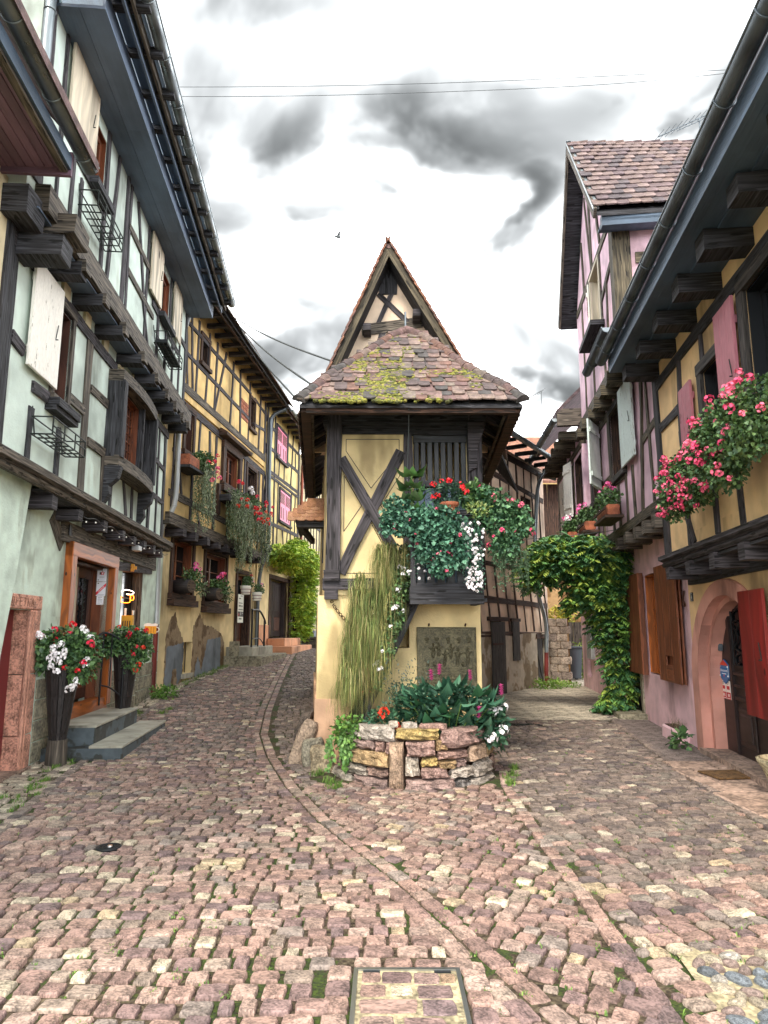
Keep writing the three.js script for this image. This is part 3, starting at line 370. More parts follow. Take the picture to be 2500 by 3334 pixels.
// ---------------------------------------------------------------- the narrow yellow house between the two streets
const dove = thing('timbered_house', 'narrow yellow half timbered house with mossy hipped roof standing in the fork', 'house', [0, 0, -8.8]);
{
  const g = dove, tm = M.timber, Z = d => 8.8 - d;
  put('rear_wall', planG([[-.9, -.6], [1.25, -.6], [1.7, Z(16.4)], [-1.56, Z(16)]], -.3, 2.08), M.yellow, g); wall(g, 'lower_wall', M.yellow, -.842, 1.225, -.3, 2.08, [[.18, .32, 1.42, 1.72]], 0, .62);
  put('upper_wall', planG([[-.745, .03], [.3, .03], [.3, -.06], [.39, -.06], [.39, -.9], [1.09, -.9], [1.09, -.06], [1.22, -.06], [1.68, Z(16.3)], [-1.5, Z(16)]], 2.08, 4.55), M.yellow, g);
  put('plinth', planG([[-.862, .014], [-.12, .014], [-.12, -.05], [-1.4, Z(14.2)], [-1.425, Z(14.2)]], -.3, .8), M.salmon, g);
  // frame of the upper storey
  timber(g, -.648, 2.26, -.648, 4.5, .185, .03, tm, .1, .2, 'corner_post'); timber(g, 1.19, 2.15, 1.19, 4.45, .18, -.06, tm, .18, .24, 'corner_post');
  timber(g, .315, 2.1, .315, 4.2, .12, .0, tm, .09, .2, 'post'); timber(g, -.8, 4.4, 1.34, 4.4, .19, .03, M.timberBlack, .09, .3, 'head_beam'); timber(g, -.55, 4.245, 1.1, 4.245, .1, .0, M.timberBlack, .06, .24, 'head_rail');
  timber(g, -.555, 3.86, .1, 2.7, .135, .03, tm, .075, .14, 'brace'); timber(g, .22, 3.96, -.56, 2.36, .135, .03, tm, .06, .14, 'brace');
  timber(g, -.78, 2.215, .3, 2.215, .15, .03, tm, .07, .22, 'sill_beam'); put('beam_end', hewn(.17, .12, .2), tm, g, [-.67, 2.09, .0]); put('bracket', hewn(.2, .14, .2), tm, g, [-.665, 2.33, .06]);
  { const b = put('bracket', extr([[0, 0], [.2, 0], [.2, -.1], [.12, -.3], [.1, -.6], [0, -.65]], .16, .006), tm, g, [1.1, 4.32, .0]); b.rotation.y = 0; }
  // thin painted lines that border the plaster fields
  const line = (pts, close = true) => { const B = []; for (let i = 0; i < pts.length - (close ? 0 : 1); i++) { const a = pts[i], b = pts[(i + 1) % pts.length], L = Math.hypot(b[0] - a[0], b[1] - a[1]), q = new THREE.BoxGeometry(L, .009, .003); q.rotateZ(Math.atan2(b[1] - a[1], b[0] - a[0])); q.translate((a[0] + b[0]) / 2, (a[1] + b[1]) / 2, .032); B.push(q); } put('painted_line', merge(B), M.timber, g); };
  line([[-.5, 4.13], [.2, 4.13], [.2, 3.95], [-.17, 3.47], [-.5, 3.97]]); line([[-.52, 3.64], [-.29, 3.24], [-.52, 2.9]]); line([[-.17, 3.02], [.16, 2.4], [.16, 2.36], [-.57, 2.36], [-.57, 2.44]]); line([[.22, 3.66], [-.04, 3.24], [.2, 2.84]], false);
  // loft hatch of upright slats behind the balcony, door below
  bx('hatch_frame', M.lidGrey, g, .39, 1.09, 3.5, 3.58, -.11, .0); bx('hatch_frame', M.lidGrey, g, .39, 1.09, 4.1, 4.2, -.11, .0);
  for (let k = 0; k < 8; k++) put('slat', chamfer(.064, .54, .025, .006), M.lidGrey, g, [.43 + k * .0885, 3.84, -.03], [0, rr(-.03, .03), 0]);
  for (let k = 0; k < 5; k++) put('door_board', chamfer(.135, 1.3, .03, .005), M.navyBoard, g, [.46 + k * .14, 2.83, -.04]);
  // balcony
  const bal = sub('balcony', g); bx('floor_board', M.timberBlack, bal, .3, 1.2, 1.97, 2.01, 0, Z(8.02)); const fb = M.timberBlack;
  bx('edge_beam', fb, bal, .305, 1.16, 1.94, 2.15, Z(8.05), Z(7.98)); bx('side_beam', fb, bal, .3, .37, 1.95, 2.14, .0, Z(8.052)); bx('side_beam', fb, bal, 1.1, 1.17, 1.95, 2.14, .0, Z(8.052)); bx('end_post', fb, bal, 1.085, 1.155, 2.15, 2.98, Z(8.05), Z(7.99)); bx('end_post', fb, bal, .31, .37, 2.15, 2.98, Z(8.05), Z(7.99)); bx('handrail', fb, bal, .29, 1.18, 2.98, 3.04, Z(8.07), Z(7.96)); bx('foot_rail', fb, bal, .37, 1.085, 2.15, 2.19, Z(8.04), Z(8.0));
  const bp = [[-.04, 0], [.04, 0], [.045, .12], [.02, .3], [.05, .5], [.02, .68], [.04, .79], [-.04, .79], [-.02, .68], [-.05, .5], [-.02, .3], [-.045, .12]], bg = extr(bp, .022, .003);
  for (let k = 0; k < 6; k++) put('baluster', bg, M.lidGrey, bal, [.43 + k * .118, 2.19, Z(8.03)]);
  for (let k = 0; k < 6; k++) { const o = put('baluster', bg, M.lidGrey, bal, [1.135, 2.19, .08 + k * .11]); o.rotation.y = Math.PI / 2; }
  // steep outside stair to the balcony
  const st = sub('stair', g); { const L = Math.hypot(.72, 1.55); put('stringer', hewn(L + .18, .19, .05, .006), M.timberBlack, st, [.03, 1.33, .3], [0, 0, Math.atan2(1.55, .72)]); put('stringer', hewn(L, .17, .05, .006), M.timberBlack, st, [-.02, 1.3, .04], [0, 0, Math.atan2(1.55, .72)]); for (let k = 0; k < 8; k++) bx('tread', M.timberBlack, st, -.42 + k * .093, -.22 + k * .093, .62 + k * .19, .66 + k * .19, .06, .28); }
  // ---- front hipped roof with upturned eaves: [depth, height, left, right]
  const HIP = [[7.98, 4.37, -1.03, 1.68], [8.35, 4.67, -.87, 1.53], [8.75, 5.02, -.67, 1.22], [9.1, 5.32, -.42, 1.02], [9.5, 5.71, -.11, .79], [9.75, 5.95, .08, .62], [9.9, 6.14, .3, .37]];
  const roof = sub('front_roof', g);
  const drop = .03; put('roof_deck', merge([shell(HIP.map(([d, y, a, b]) => [0, .25, .5, .75, 1].map(t => [mix(a, b, t), y - drop, Z(d)])), .04), shell(HIP.map(([d, y, a]) => [[a - .094 * (10.5 - d), y - drop, Z(10.5)], [a, y - drop, Z(d)]]), .04), shell(HIP.map(([d, y, , b]) => [[b, y - drop, Z(d)], [b + .06 * (10.5 - d), y - drop, Z(10.5)]]), .04)]), M.timberBlack, roof);
  const hipAt = s => { let a = 0; for (let i = 1; i < HIP.length; i++) { const p = HIP[i - 1], q = HIP[i], L = Math.hypot(q[0] - p[0], q[1] - p[1]); if (s <= a + L || i === HIP.length - 1) { const t = (s - a) / L; return { d: mix(p[0], q[0], t), y: mix(p[1], q[1], t), l: mix(p[2], q[2], t), r: mix(p[3], q[3], t), dd: (q[0] - p[0]) / L, dy: (q[1] - p[1]) / L }; } a += L; } };
  const TG = [tileG(.158, .33, .016), tileG(.15, .33, .018), tileG(.162, .33, .015)];
  const mossAt = []; let row = 0;
  for (let s = -.03; s < 2.42; s += .158, row++) { const h = hipAt(s), n = Math.max(1, Math.round((h.r - h.l) / .162)), off = row % 2 ? .5 : 0; for (let k = 0; k < n + (off ? 0 : 0); k++) { const t = (k + .5 + (off - .25) * .5) / n; if (t > 1.01) continue; const x = mix(h.l, h.r, t) + rr(-.008, .008); const down = V3(rr(-.04, .04), -h.dy, h.dd).normalize(), nr = V3(0, h.dd, h.dy); const q = V3(x, h.y + rr(-.01, .01), Z(h.d)); const up = q.clone().addScaledVector(down, -.325); tile(roof, pick(TG), pick(TILE_OLD), up, V3(0, -h.dy - .02, h.dd + .13).normalize().add(V3(rr(-.05, .05), 0, 0)).normalize(), nr, .02 + rr(0, .014)); const dens = fbm(x * 1.6 + 3, s * 2.2, 4, 3) + (x < .25 ? .1 : -.04) - Math.abs(s - 1.2) * .03; if (dens > .46) mossAt.push([q, dens, h]); } }
  // hip tiles
  const HG = (() => { const q = new THREE.CylinderGeometry(.075, .09, .3, 8, 1, false, 0, Math.PI); q.rotateY(-Math.PI / 2); return metreUV(q); })(); const hipM = TILE_OLD.map(m => { const c = m.clone(); c.side = THREE.DoubleSide; return c; });
  for (const side of [2, 3]) for (let i = 1; i < HIP.length; i++) { const p = HIP[i - 1], q = HIP[i], A = V3(p[side], p[1], Z(p[0])), B = V3(q[side], q[1], Z(q[0])), L = A.distanceTo(B), n = Math.max(1, Math.round(L / .22)); for (let k = 0; k < n; k++) { const o = put('hip_tile', HG, pick(hipM), roof, A.clone().lerp(B, (k + .5) / n).toArray()); o.quaternion.setFromUnitVectors(V3(0, 1, 0), B.clone().sub(A).normalize()); const f = new THREE.Quaternion().setFromAxisAngle(B.clone().sub(A).normalize(), 0); o.quaternion.premultiply(f); o.position.y += .02; } }
  // rows of tiles along both long eaves
  for (const sgn of [-1, 1]) { const e0 = sgn < 0 ? HIP[0][2] : HIP[0][3], k = sgn < 0 ? -.094 : .06, N = sgn < 0 ? 38 : 28; for (let r = 0; r < 2; r++) for (let i = 0; i < N; i++) { const d = 8.03 + i * .165 + r * .08; if (d < 8.42 + r * .2) continue; const x = e0 + k * (d - 8) - sgn * r * .075, y = 4.37 + r * .14; const down = V3(sgn * .5, -.85, 0).normalize(), nr = V3(sgn * .85, .5, 0); tile(roof, TG[i % 3], pick(TILE_OLD), V3(x, y, Z(d)).addScaledVector(down, -.3), down, nr, .02); } }
  // boards and rafters under the eaves
  const eb = (x0, dx, y, w, name, m) => { const L = 6.4, o = put(name, boxG(w, .045, L), m, g, [x0 + dx * L / 2, y, Z(8.03) - L / 2]); o.rotation.y = -Math.atan(dx); return o; };
  eb(-.955, -.094, 4.29, .12, 'eave_board', M.timberBrown); eb(1.6, .06, 4.28, .12, 'eave_board', M.timberBrown); bx('eave_board', M.timberBrown, g, -.95, 1.6, 4.25, 4.31, Z(8.1), Z(8.01));
  eb(-.875, -.094, 4.33, .03, 'eave_batten', M.timberGrey); eb(1.51, .06, 4.33, .03, 'eave_batten', M.timberGrey);
  for (let i = 0; i < 11; i++) { const d = 8.35 + i * .55; for (const sgn of [-1, 1]) { const xe = sgn < 0 ? -.86 - .094 * (d - 8) : 1.5 + .06 * (d - 8); put('rafter', hewn(.42, .09, .09), M.timber, g, [xe - sgn * .12, 4.46, Z(d)], [0, 0, -sgn * .55]); } }
  for (let i = 0; i < 6; i++) put('rafter', boxG(.08, .08, .9), M.timberBlack, g, [-.6 + i * .4, 4.62, Z(8.4)], [.62, 0, 0]);
  // moss cushions on the tiles
  { const P = [], C = [], I = []; const ico = new THREE.IcosahedronGeometry(1, 1), ip = ico.attributes.position; for (const [q, dens, h] of mossAt) { const n = Math.floor((dens - .45) * 170 * rr(0, 1.6)); for (let k = 0; k < n; k++) { const r = rr(.012, .034), a = rr(-.09, .09), b = rr(-.06, .1), x = q.x + a, y = q.y + .035 + b * h.dy, z = q.z - b * h.dd + .02, c = pick([[.16, .17, .035], [.22, .22, .04], [.1, .11, .03], [.27, .25, .06], [.08, .085, .03]]), s = rnd() * 9; for (let i = 0; i < ip.count; i++) { const X = ip.getX(i), Y = ip.getY(i), W = ip.getZ(i), f = r * (.75 + .6 * vnoise(X * 2 + s, Y * 2, W * 2)); P.push(x + X * f, y + Y * f * .7, z + W * f); const j = .8 + .4 * rnd(); C.push(c[0] * j, c[1] * j, c[2] * j); } } } const gg = new THREE.BufferGeometry(); gg.setAttribute('position', new THREE.Float32BufferAttribute(P, 3)); gg.setAttribute('color', new THREE.Float32BufferAttribute(C, 3)); gg.computeVertexNormals(); put('moss', gg, M.moss, roof).userData.kind = 'stuff'; }
  { // lead finial and ridge of the front roof
    const f = put('ridge_cap', merge([barG([.33, 6.1, Z(9.9)], [.33, 6.5, Z(9.95)], .018), barG([.33, 6.14, Z(9.9)], [.33, 6.16, Z(10.4)], .07, 8)]), M.zincDark, roof); }
  // ---- tall gable behind
  const ZG = Z(10.45), gab = sub('gable', g); const GL = y => .07 - (7.66 - y) * .425, GR = y => .07 + (7.66 - y) * .565;
  put('gable_wall', extr([[GL(4.9), 4.4], [GR(4.9), 4.4], [GR(4.9), 4.9], [.07, 7.6], [GL(4.9), 4.9]], .2), M.peach, gab, [0, 0, ZG - .2]);
  const gt = (a, b, c, d, w = .1, m = tm) => timber(gab, a, b, c, d, w, ZG, m, .03, .12); gt(-.36, 6.42, .62, 6.56, .17, M.timberGrey); gt(-.1, 7.05, .38, 6.56, .07); gt(.15, 7.12, -.13, 6.46, .06); gt(-.02, 6.4, -.25, 5.5, .09); gt(.12, 6.4, .02, 5.6, .07); gt(.3, 6.45, .42, 5.6, .08); gt(.07, 7.05, .07, 7.6, .3, M.timberBlack);
  for (const [x, y] of [[-.27, 6.36], [.52, 6.6]]) put('beam_end', hewn(.12, .12, .34), tm, gab, [x, y, ZG + .14]);
  const V0 = Z(10.05);
  put('roof_deck', merge([shell([[[.07, 7.68, V0], [.5, 7.68, Z(16)]], [[GL(5.05), 5.0, V0], [GL(5.0) - .55, 5.0, Z(16)]]], .07), shell([[[.5, 7.68, Z(16)], [.07, 7.68, V0]], [[GR(5.0) + .36, 5.0, Z(16)], [GR(5.05), 5.0, V0]]], .07)]), M.timberBlack, gab);
  for (const f of [GL, GR]) { const A = V3(.07, 7.66, V0 - .03), B = V3(f(5.15), 5.13, V0 - .03), L = A.distanceTo(B), an = Math.atan2(B.y - A.y, B.x - A.x); put('barge_board', hewn(L, .1, .04, .004), M.timberOlive, gab, [(A.x + B.x) / 2, (A.y + B.y) / 2 - .05, V0 + .01], [0, 0, an]); put('barge_soffit', boxG(L, .05, .4), M.timberBlack, gab, [(A.x + B.x) / 2, (A.y + B.y) / 2 - .1, V0 - .2], [0, 0, an]); const n = Math.round(L / .15), sg = f === GL ? -1 : 1; for (let k = 0; k < n; k++) { const q = A.clone().lerp(B, (k + 1) / n), down = B.clone().sub(A).normalize(), nr = V3(-down.y * 1, down.x, 0); if (nr.y < 0) nr.negate(); tile(gab, TG[k % 3], pick(TILE_RED), q.clone().addScaledVector(down, -.3).add(V3(0, 0, .03)), down.clone().addScaledVector(nr, .1).normalize(), nr, .03); } }
  put('ridge_tile', HG, hipM[0], gab, [.07, 7.7, V0 - .12], [Math.PI / 2, 0, 0]); put('ridge_tile', HG, hipM[1], gab, [.09, 7.7, V0 - .42], [Math.PI / 2, 0, 0]);
  // the wider roof of the rear part, its tiled slope showing past the gable
  const RB = [[.2, 7.74, Z(11.3)], [2.0, 4.9, Z(11.7)]]; put('rear_roof', shell([[[1.2, 7.74, Z(17)], [.2, 7.74, Z(11.3)]], [[3.2, 4.9, Z(16)], [2.0, 4.9, Z(11.7)]]], .08), M.timberBlack, gab);
  { const A = V3(...RB[0]), B = V3(...RB[1]), down = B.clone().sub(A).normalize(), al = V3(.2, 0, -1).normalize(), nr = new THREE.Vector3().crossVectors(al, down).normalize(); if (nr.y < 0) nr.negate(); for (let k = 0; k < 21; k++) for (let c = 0; c < 5; c++) tile(gab, TG[(k + c) % 3], pick(TILE_OLD), A.clone().lerp(B, (k + .3) / 21).addScaledVector(al, (c + (k % 2) * .5) * .165 + .02), down.clone().addScaledVector(nr, .05).normalize(), nr, .03); }
  // chain on the wall
  { const C = [], a = V3(-.66, 2.0, .06), b = V3(-.38, 1.66, .1); for (let k = 0; k < 16; k++) { const t = k / 15, t2 = new THREE.TorusGeometry(.017, .0055, 5, 8); t2.rotateY(k % 2 ? Math.PI / 2 : 0); t2.rotateZ(-.7 - t * .2); t2.translate(mix(a.x, b.x, t), mix(a.y, b.y, Math.pow(t, .8)), mix(a.z, b.z, t)); C.push(t2); } put('chain', merge(C), M.rust, g); }
  // carved relief plaque of dark bronze
  const pl = sub('plaque', g, [.785, 1.36, .0]); put('slab', chamfer(.745, .76, .05, .008), M.bronze, pl, [0, -.06, .035]); const rel = [], E = (x, y, a, b, c, rz = 0) => { const s = new THREE.IcosahedronGeometry(1, 1); s.scale(a, b, c); s.rotateZ(rz); s.translate(x, y, .06); rel.push(s); };
  for (const y of [.29, -.18, -.21, -.25]) rel.push(tb(-.3, .33, y - .008, y + .008, .055, .075)); for (const x of [-.3, .33]) rel.push(tb(x - .012, x + .012, -.25, .3, .055, .075)); rel.push(tb(-.35, -.31, -.42, .31, .055, .068));
  for (const x of [-.25, -.12, .02, .15, .28]) { rel.push(tb(x - .035, x + .035, .24, .26, .055, .075), tb(x - .028, x + .028, .2, .215, .055, .075)); E(x, .17, .03, .022, .018); E(x, .13, .022, .012, .014); }
  for (const [x, y, s, l] of [[-.17, .05, 1, .2], [-.1, .06, .9, -.2], [-.02, -.02, .8, 0], [.05, .04, 1, .5], [.14, -.02, 1.15, -.3], [.26, -.01, 1.2, .1]]) { E(x, y + .055 * s, .016 * s, .019 * s, .02); E(x, y, .022 * s, .045 * s, .022, l * .3); E(x - .014, y - .07 * s, .011, .045 * s, .016, l * .4); E(x + .014, y - .07 * s, .011, .045 * s, .016, -.15); E(x + .03, y + .01, .033 * s, .009, .014, .6 + l); E(x - .03, y + .005, .033 * s, .009, .014, -.7 + l); }
  for (const x of [-.24, -.16, -.09, -.03, .2]) { E(x, -.135, .022, .03, .018); } for (let k = 0; k < 4; k++) for (let x = -.28; x < .3; x += .022) if (rnd() < .85) E(x, -.285 - k * .035, .008, rr(.006, .012), .008);
  put('relief', merge(rel), M.bronze, pl); put('nail', merge([barG([-.22, .34, .03], [-.22, .36, .08], .012), barG([.24, .34, .03], [.24, .36, .08], .012)]), M.rust, pl);
  { // small roof of orange tiles on the street side
    const sr = sub('lean_to_roof', g), d0 = 10.75, TGo = tileG(.155, .2, .016); put('roof_deck', shell([[[-1.16, 3.72, Z(11.05)], [-.9, 3.72, Z(11.05)]], [[-1.42, 3.4, Z(d0)], [-.9, 3.4, Z(d0)]]], .03), M.timberBlack, sr); put('roof_deck', shell([[[-1.16, 3.72, Z(11.05)], [-1.3, 3.72, Z(13)]], [[-1.42, 3.4, Z(d0)], [-1.6, 3.4, Z(13)]]], .03), M.timberBlack, sr);
    for (let r = 0; r < 5; r++) for (let k = 0; k < 5; k++) { const f = r / 4, x = -.88 - (k + (r % 2) * .5) * .145; if (x < mix(-1.18, -1.46, f)) continue; tile(sr, TGo, pick(TILE_ORANGE), V3(x, mix(3.74, 3.5, f), mix(Z(11.0), Z(10.86), f)), V3(rr(-.03, .03), -.82, .57).normalize(), V3(0, .57, .82), .02); }
    bx('beam', M.timberBlack, sr, -1.4, -.9, 3.26, 3.36, Z(11), Z(d0) - .04); bx('post', M.timberBlack, sr, -.99, -.93, 2.7, 3.26, Z(11), Z(10.9)); bx('beam', M.timberBlack, sr, -1.4, -1.32, 3.26, 3.36, Z(13), Z(11)); } }
// cable hanging down the front of the house
tag(put('hanging_cable', tubeG([[.3, 4.3, -8.0], [.31, 4.1, -8.35], [.3, 3.75, -8.5], [.29, 3.4, -8.5]], .008, 20, 5), M.cable, scene), 'thin grey cable hanging in front of the balcony of the narrow yellow house', 'cable');
// ---------------------------------------------------------------- stone flower bed at its foot
{
  const P = thing('flower_bed', 'half round flower bed walled with rough coloured stones below the plaque', 'planter', [.37, 0, -8.6]), a = .93, b = 1.1;
  const SC = { grey: [.52, .46, .4], gold: [.58, .43, .17], rose: [.46, .3, .26], mauve: [.4, .28, .25], tan: [.48, .34, .24], brown: [.33, .22, .18], pale: [.55, .48, .4], ochre: [.55, .38, .2], dark: [.22, .2, .19], pinkish: [.5, .32, .27] };
  const ST = [[-47, -16, .47, .63, 'grey', 1.02], [-16, 14, .5, .61, 'gold', 1.03], [15, 48, .41, .6, 'rose', 1.03], [49, 68, .42, .56, 'brown', 1], [-52, -32, .37, .46, 'mauve', 1], [-32, -24.5, .35, .465, 'pinkish', .99], [-24, -17, .35, .475, 'rose', 1], [-52, -20.5, .205, .36, 'ochre', 1.02], [-20, -10, .0, .48, 'tan', 1.04], [-9, 11, .335, .49, 'rose', 1.03], [11.5, 20, .385, .5, 'ochre', 1], [13, 36.5, .29, .38, 'pinkish', 1.01], [37, 59, .24, .41, 'tan', 1.02], [1, 13, .225, .325, 'gold', 1], [13.5, 26, .2, .285, 'ochre', 1.01], [-9.5, .5, .13, .325, 'pale', 1], [-60, -38, .09, .2, 'pale', 1.01], [-37.5, -21, .1, .2, 'brown', 1], [1, 20, .11, .22, 'rose', 1.02], [21, 41, .09, .2, 'grey', 1.01], [41.5, 68, .07, .235, 'grey', 1.01], [26.5, 36, .205, .285, 'mauve', .99], [-49, -21, -.02, .095, 'mauve', 1.02], [-9.5, 24, -.02, .105, 'mauve', 1.03], [24.5, 36.5, -.02, .085, 'dark', 1], [37, 73, -.04, .065, 'grey', 1.02], [-85, -50, -.05, .085, 'pale', 1.05], [-80, -53, .21, .34, 'mauve', 1], [-78, -53, .345, .47, 'tan', 1], [-82, -61, .09, .2, 'brown', 1], [60, 80, .245, .41, 'ochre', 1], [69, 84, .07, .24, 'brown', 1], [69, 86, .42, .54, 'rose', 1], [-72, -48, .475, .57, 'grey', .98]];
  // rough block that follows the curve of the wall
  ST.forEach(([p0, p1, y0, y1, c, f], si) => {
    const n = 9, m = 6, pts = [], idx = [], gp = .9, sd = si * 7.7; const A0 = p0 + .55, A1 = p1 - .55, Y0 = y0 + .006, Y1 = y1 - .006;
    for (let j = 0; j <= m; j++) for (let i = 0; i <= n; i++) { const u = i / n, v = j / m, edge = Math.min(u, 1 - u) * (p1 - p0) * .017, ev = Math.min(v, 1 - v) * (y1 - y0), e = Math.min(edge, ev), bul = smooth(0, .016, e) * .03; const q = (mix(A0, A1, u) + (vnoise(v * 3 + sd, u * 2) - .5) * 1.6) * DEG, y = mix(Y0, Y1, v) + (vnoise(u * 3 + sd, v * 2, 5) - .5) * .018, r = f * (.965 + bul + (fbm(u * 5 + sd, v * 5, 3, 4) - .5) * .1) * (1 + (.3 - y) * .06); pts.push(Math.sin(q) * a * r, y, Math.cos(q) * b * r); }
    for (let i = 0; i <= n; i++) for (const [v, y] of [[0, Y0], [1, Y1]]) { const q = mix(A0, A1, i / n) * DEG; pts.push(Math.sin(q) * a * .8, y, Math.cos(q) * b * .8); }
    const N = n + 1, B = N * (m + 1); for (let j = 0; j < m; j++) for (let i = 0; i < n; i++) { const k = j * N + i; idx.push(k, k + 1, k + N, k + 1, k + N + 1, k + N); } for (let i = 0; i < n; i++) { const bo = B + 2 * i, to = bo + 1; idx.push(i + 1, i, bo, i + 1, bo, bo + 2, m * N + i, m * N + i + 1, to, m * N + i + 1, to + 2, to); } for (let j = 0; j < m; j++) { const k = j * N; idx.push(k, k + N, B, k + n, B + 2 * n, k + n + N); }
    const g = new THREE.BufferGeometry(); g.setAttribute('position', new THREE.Float32BufferAttribute(pts, 3)); g.setIndex(idx); const gc = metreUV(toCreasedNormals(g, .38)); const o = put('stone', gc, settMat(SC[c]), P); o.material = mat({ color: new THREE.Color().setRGB(...shade(SC[c], .08)), map: rep(T.stone, 2.2), bumpMap: rep(T.stoneB, 2.6), bumpScale: .014, roughness: .9 });
  });
  { const n = 32, s = new THREE.Shape(); s.moveTo(-a * .88, -.1); for (let i = 0; i <= n; i++) { const q = (i / n - .5) * Math.PI; s.lineTo(Math.sin(q) * a * .88, Math.cos(q) * b * .88); } s.lineTo(a * .88, -.1); const e = new THREE.ExtrudeGeometry(s, { depth: .5, bevelEnabled: false }); e.rotateX(Math.PI / 2); e.translate(0, .5, 0); put('soil', metreUV(e), M.soil, P); }
  for (const [x, y, z, l, h, w, c, t] of [[.1, .64, .95, .16, .09, .12, 'grey', .4], [.36, .645, .98, .3, .06, .14, 'pinkish', .05], [-.07, .66, .93, .1, .07, .1, 'pale', .2]]) { const g = new THREE.IcosahedronGeometry(.5, 2), p = g.attributes.position; for (let i = 0; i < p.count; i++) { const v = V3().fromBufferAttribute(p, i); const k = Math.pow(Math.pow(Math.abs(v.x * 2), 6) + Math.pow(Math.abs(v.y * 2), 6) + Math.pow(Math.abs(v.z * 2), 6), -1 / 6) * (1 + (fbm(v.x * 3 + x * 9, v.y * 3, v.z * 3, 3) - .5) * .35); p.setXYZ(i, v.x * k * l, v.y * k * h, v.z * k * w); } g.computeVertexNormals(); put('capstone', metreUV(g), mat({ color: new THREE.Color().setRGB(...SC[c]), map: rep(T.stone, 2.2), bumpMap: rep(T.stoneB, 2.6), bumpScale: .012 }), P, [x - .2, y - .02, z - .04], [0, t, 0]); }
}
// guard stones at the left corner of the house
{
  const rock = (name, label, x, y, d, l, h, w, c, rz, seed) => { const g = new THREE.IcosahedronGeometry(.5, 4), p = g.attributes.position; for (let i = 0; i < p.count; i++) { const v = V3().fromBufferAttribute(p, i), k = Math.pow(Math.pow(Math.abs(v.x * 2), 5) + Math.pow(Math.abs(v.y * 2), 5) + Math.pow(Math.abs(v.z * 2), 5), -1 / 5) * (1 + (fbm(v.x * 3 + seed, v.y * 3, v.z * 3, 4) - .5) * .5); p.setXYZ(i, v.x * k * l, v.y * k * h, v.z * k * w); } g.computeVertexNormals(); tag(put(name, metreUV(g), mat({ color: new THREE.Color().setRGB(...c), map: rep(T.stone, 1.6), bumpMap: rep(T.stoneB, 2), bumpScale: .016 }), scene, [x, y, -d], [0, 0, rz]), label, 'stone'); };
  rock('guard_stone', 'tall leaning sandstone guard stone at the corner of the yellow house', -1.0, .22, 8.85, .22, .66, .3, [.4, .3, .22], -.32, 3); rock('guard_stone', 'squat square mossy sandstone block next to the flower bed', -.72, .14, 8.4, .27, .34, .3, [.42, .34, .22], .04, 8); rock('guard_stone', 'low grey block behind the leaning guard stone', -.86, .17, 8.68, .26, .36, .26, [.36, .33, .25], .1, 13);
  rock('guard_stone', 'dark broken stone slab leaning on the street wall of the yellow house', -1.18, .24, 10.6, .16, .5, .8, [.16, .13, .11], -.3, 17);
}
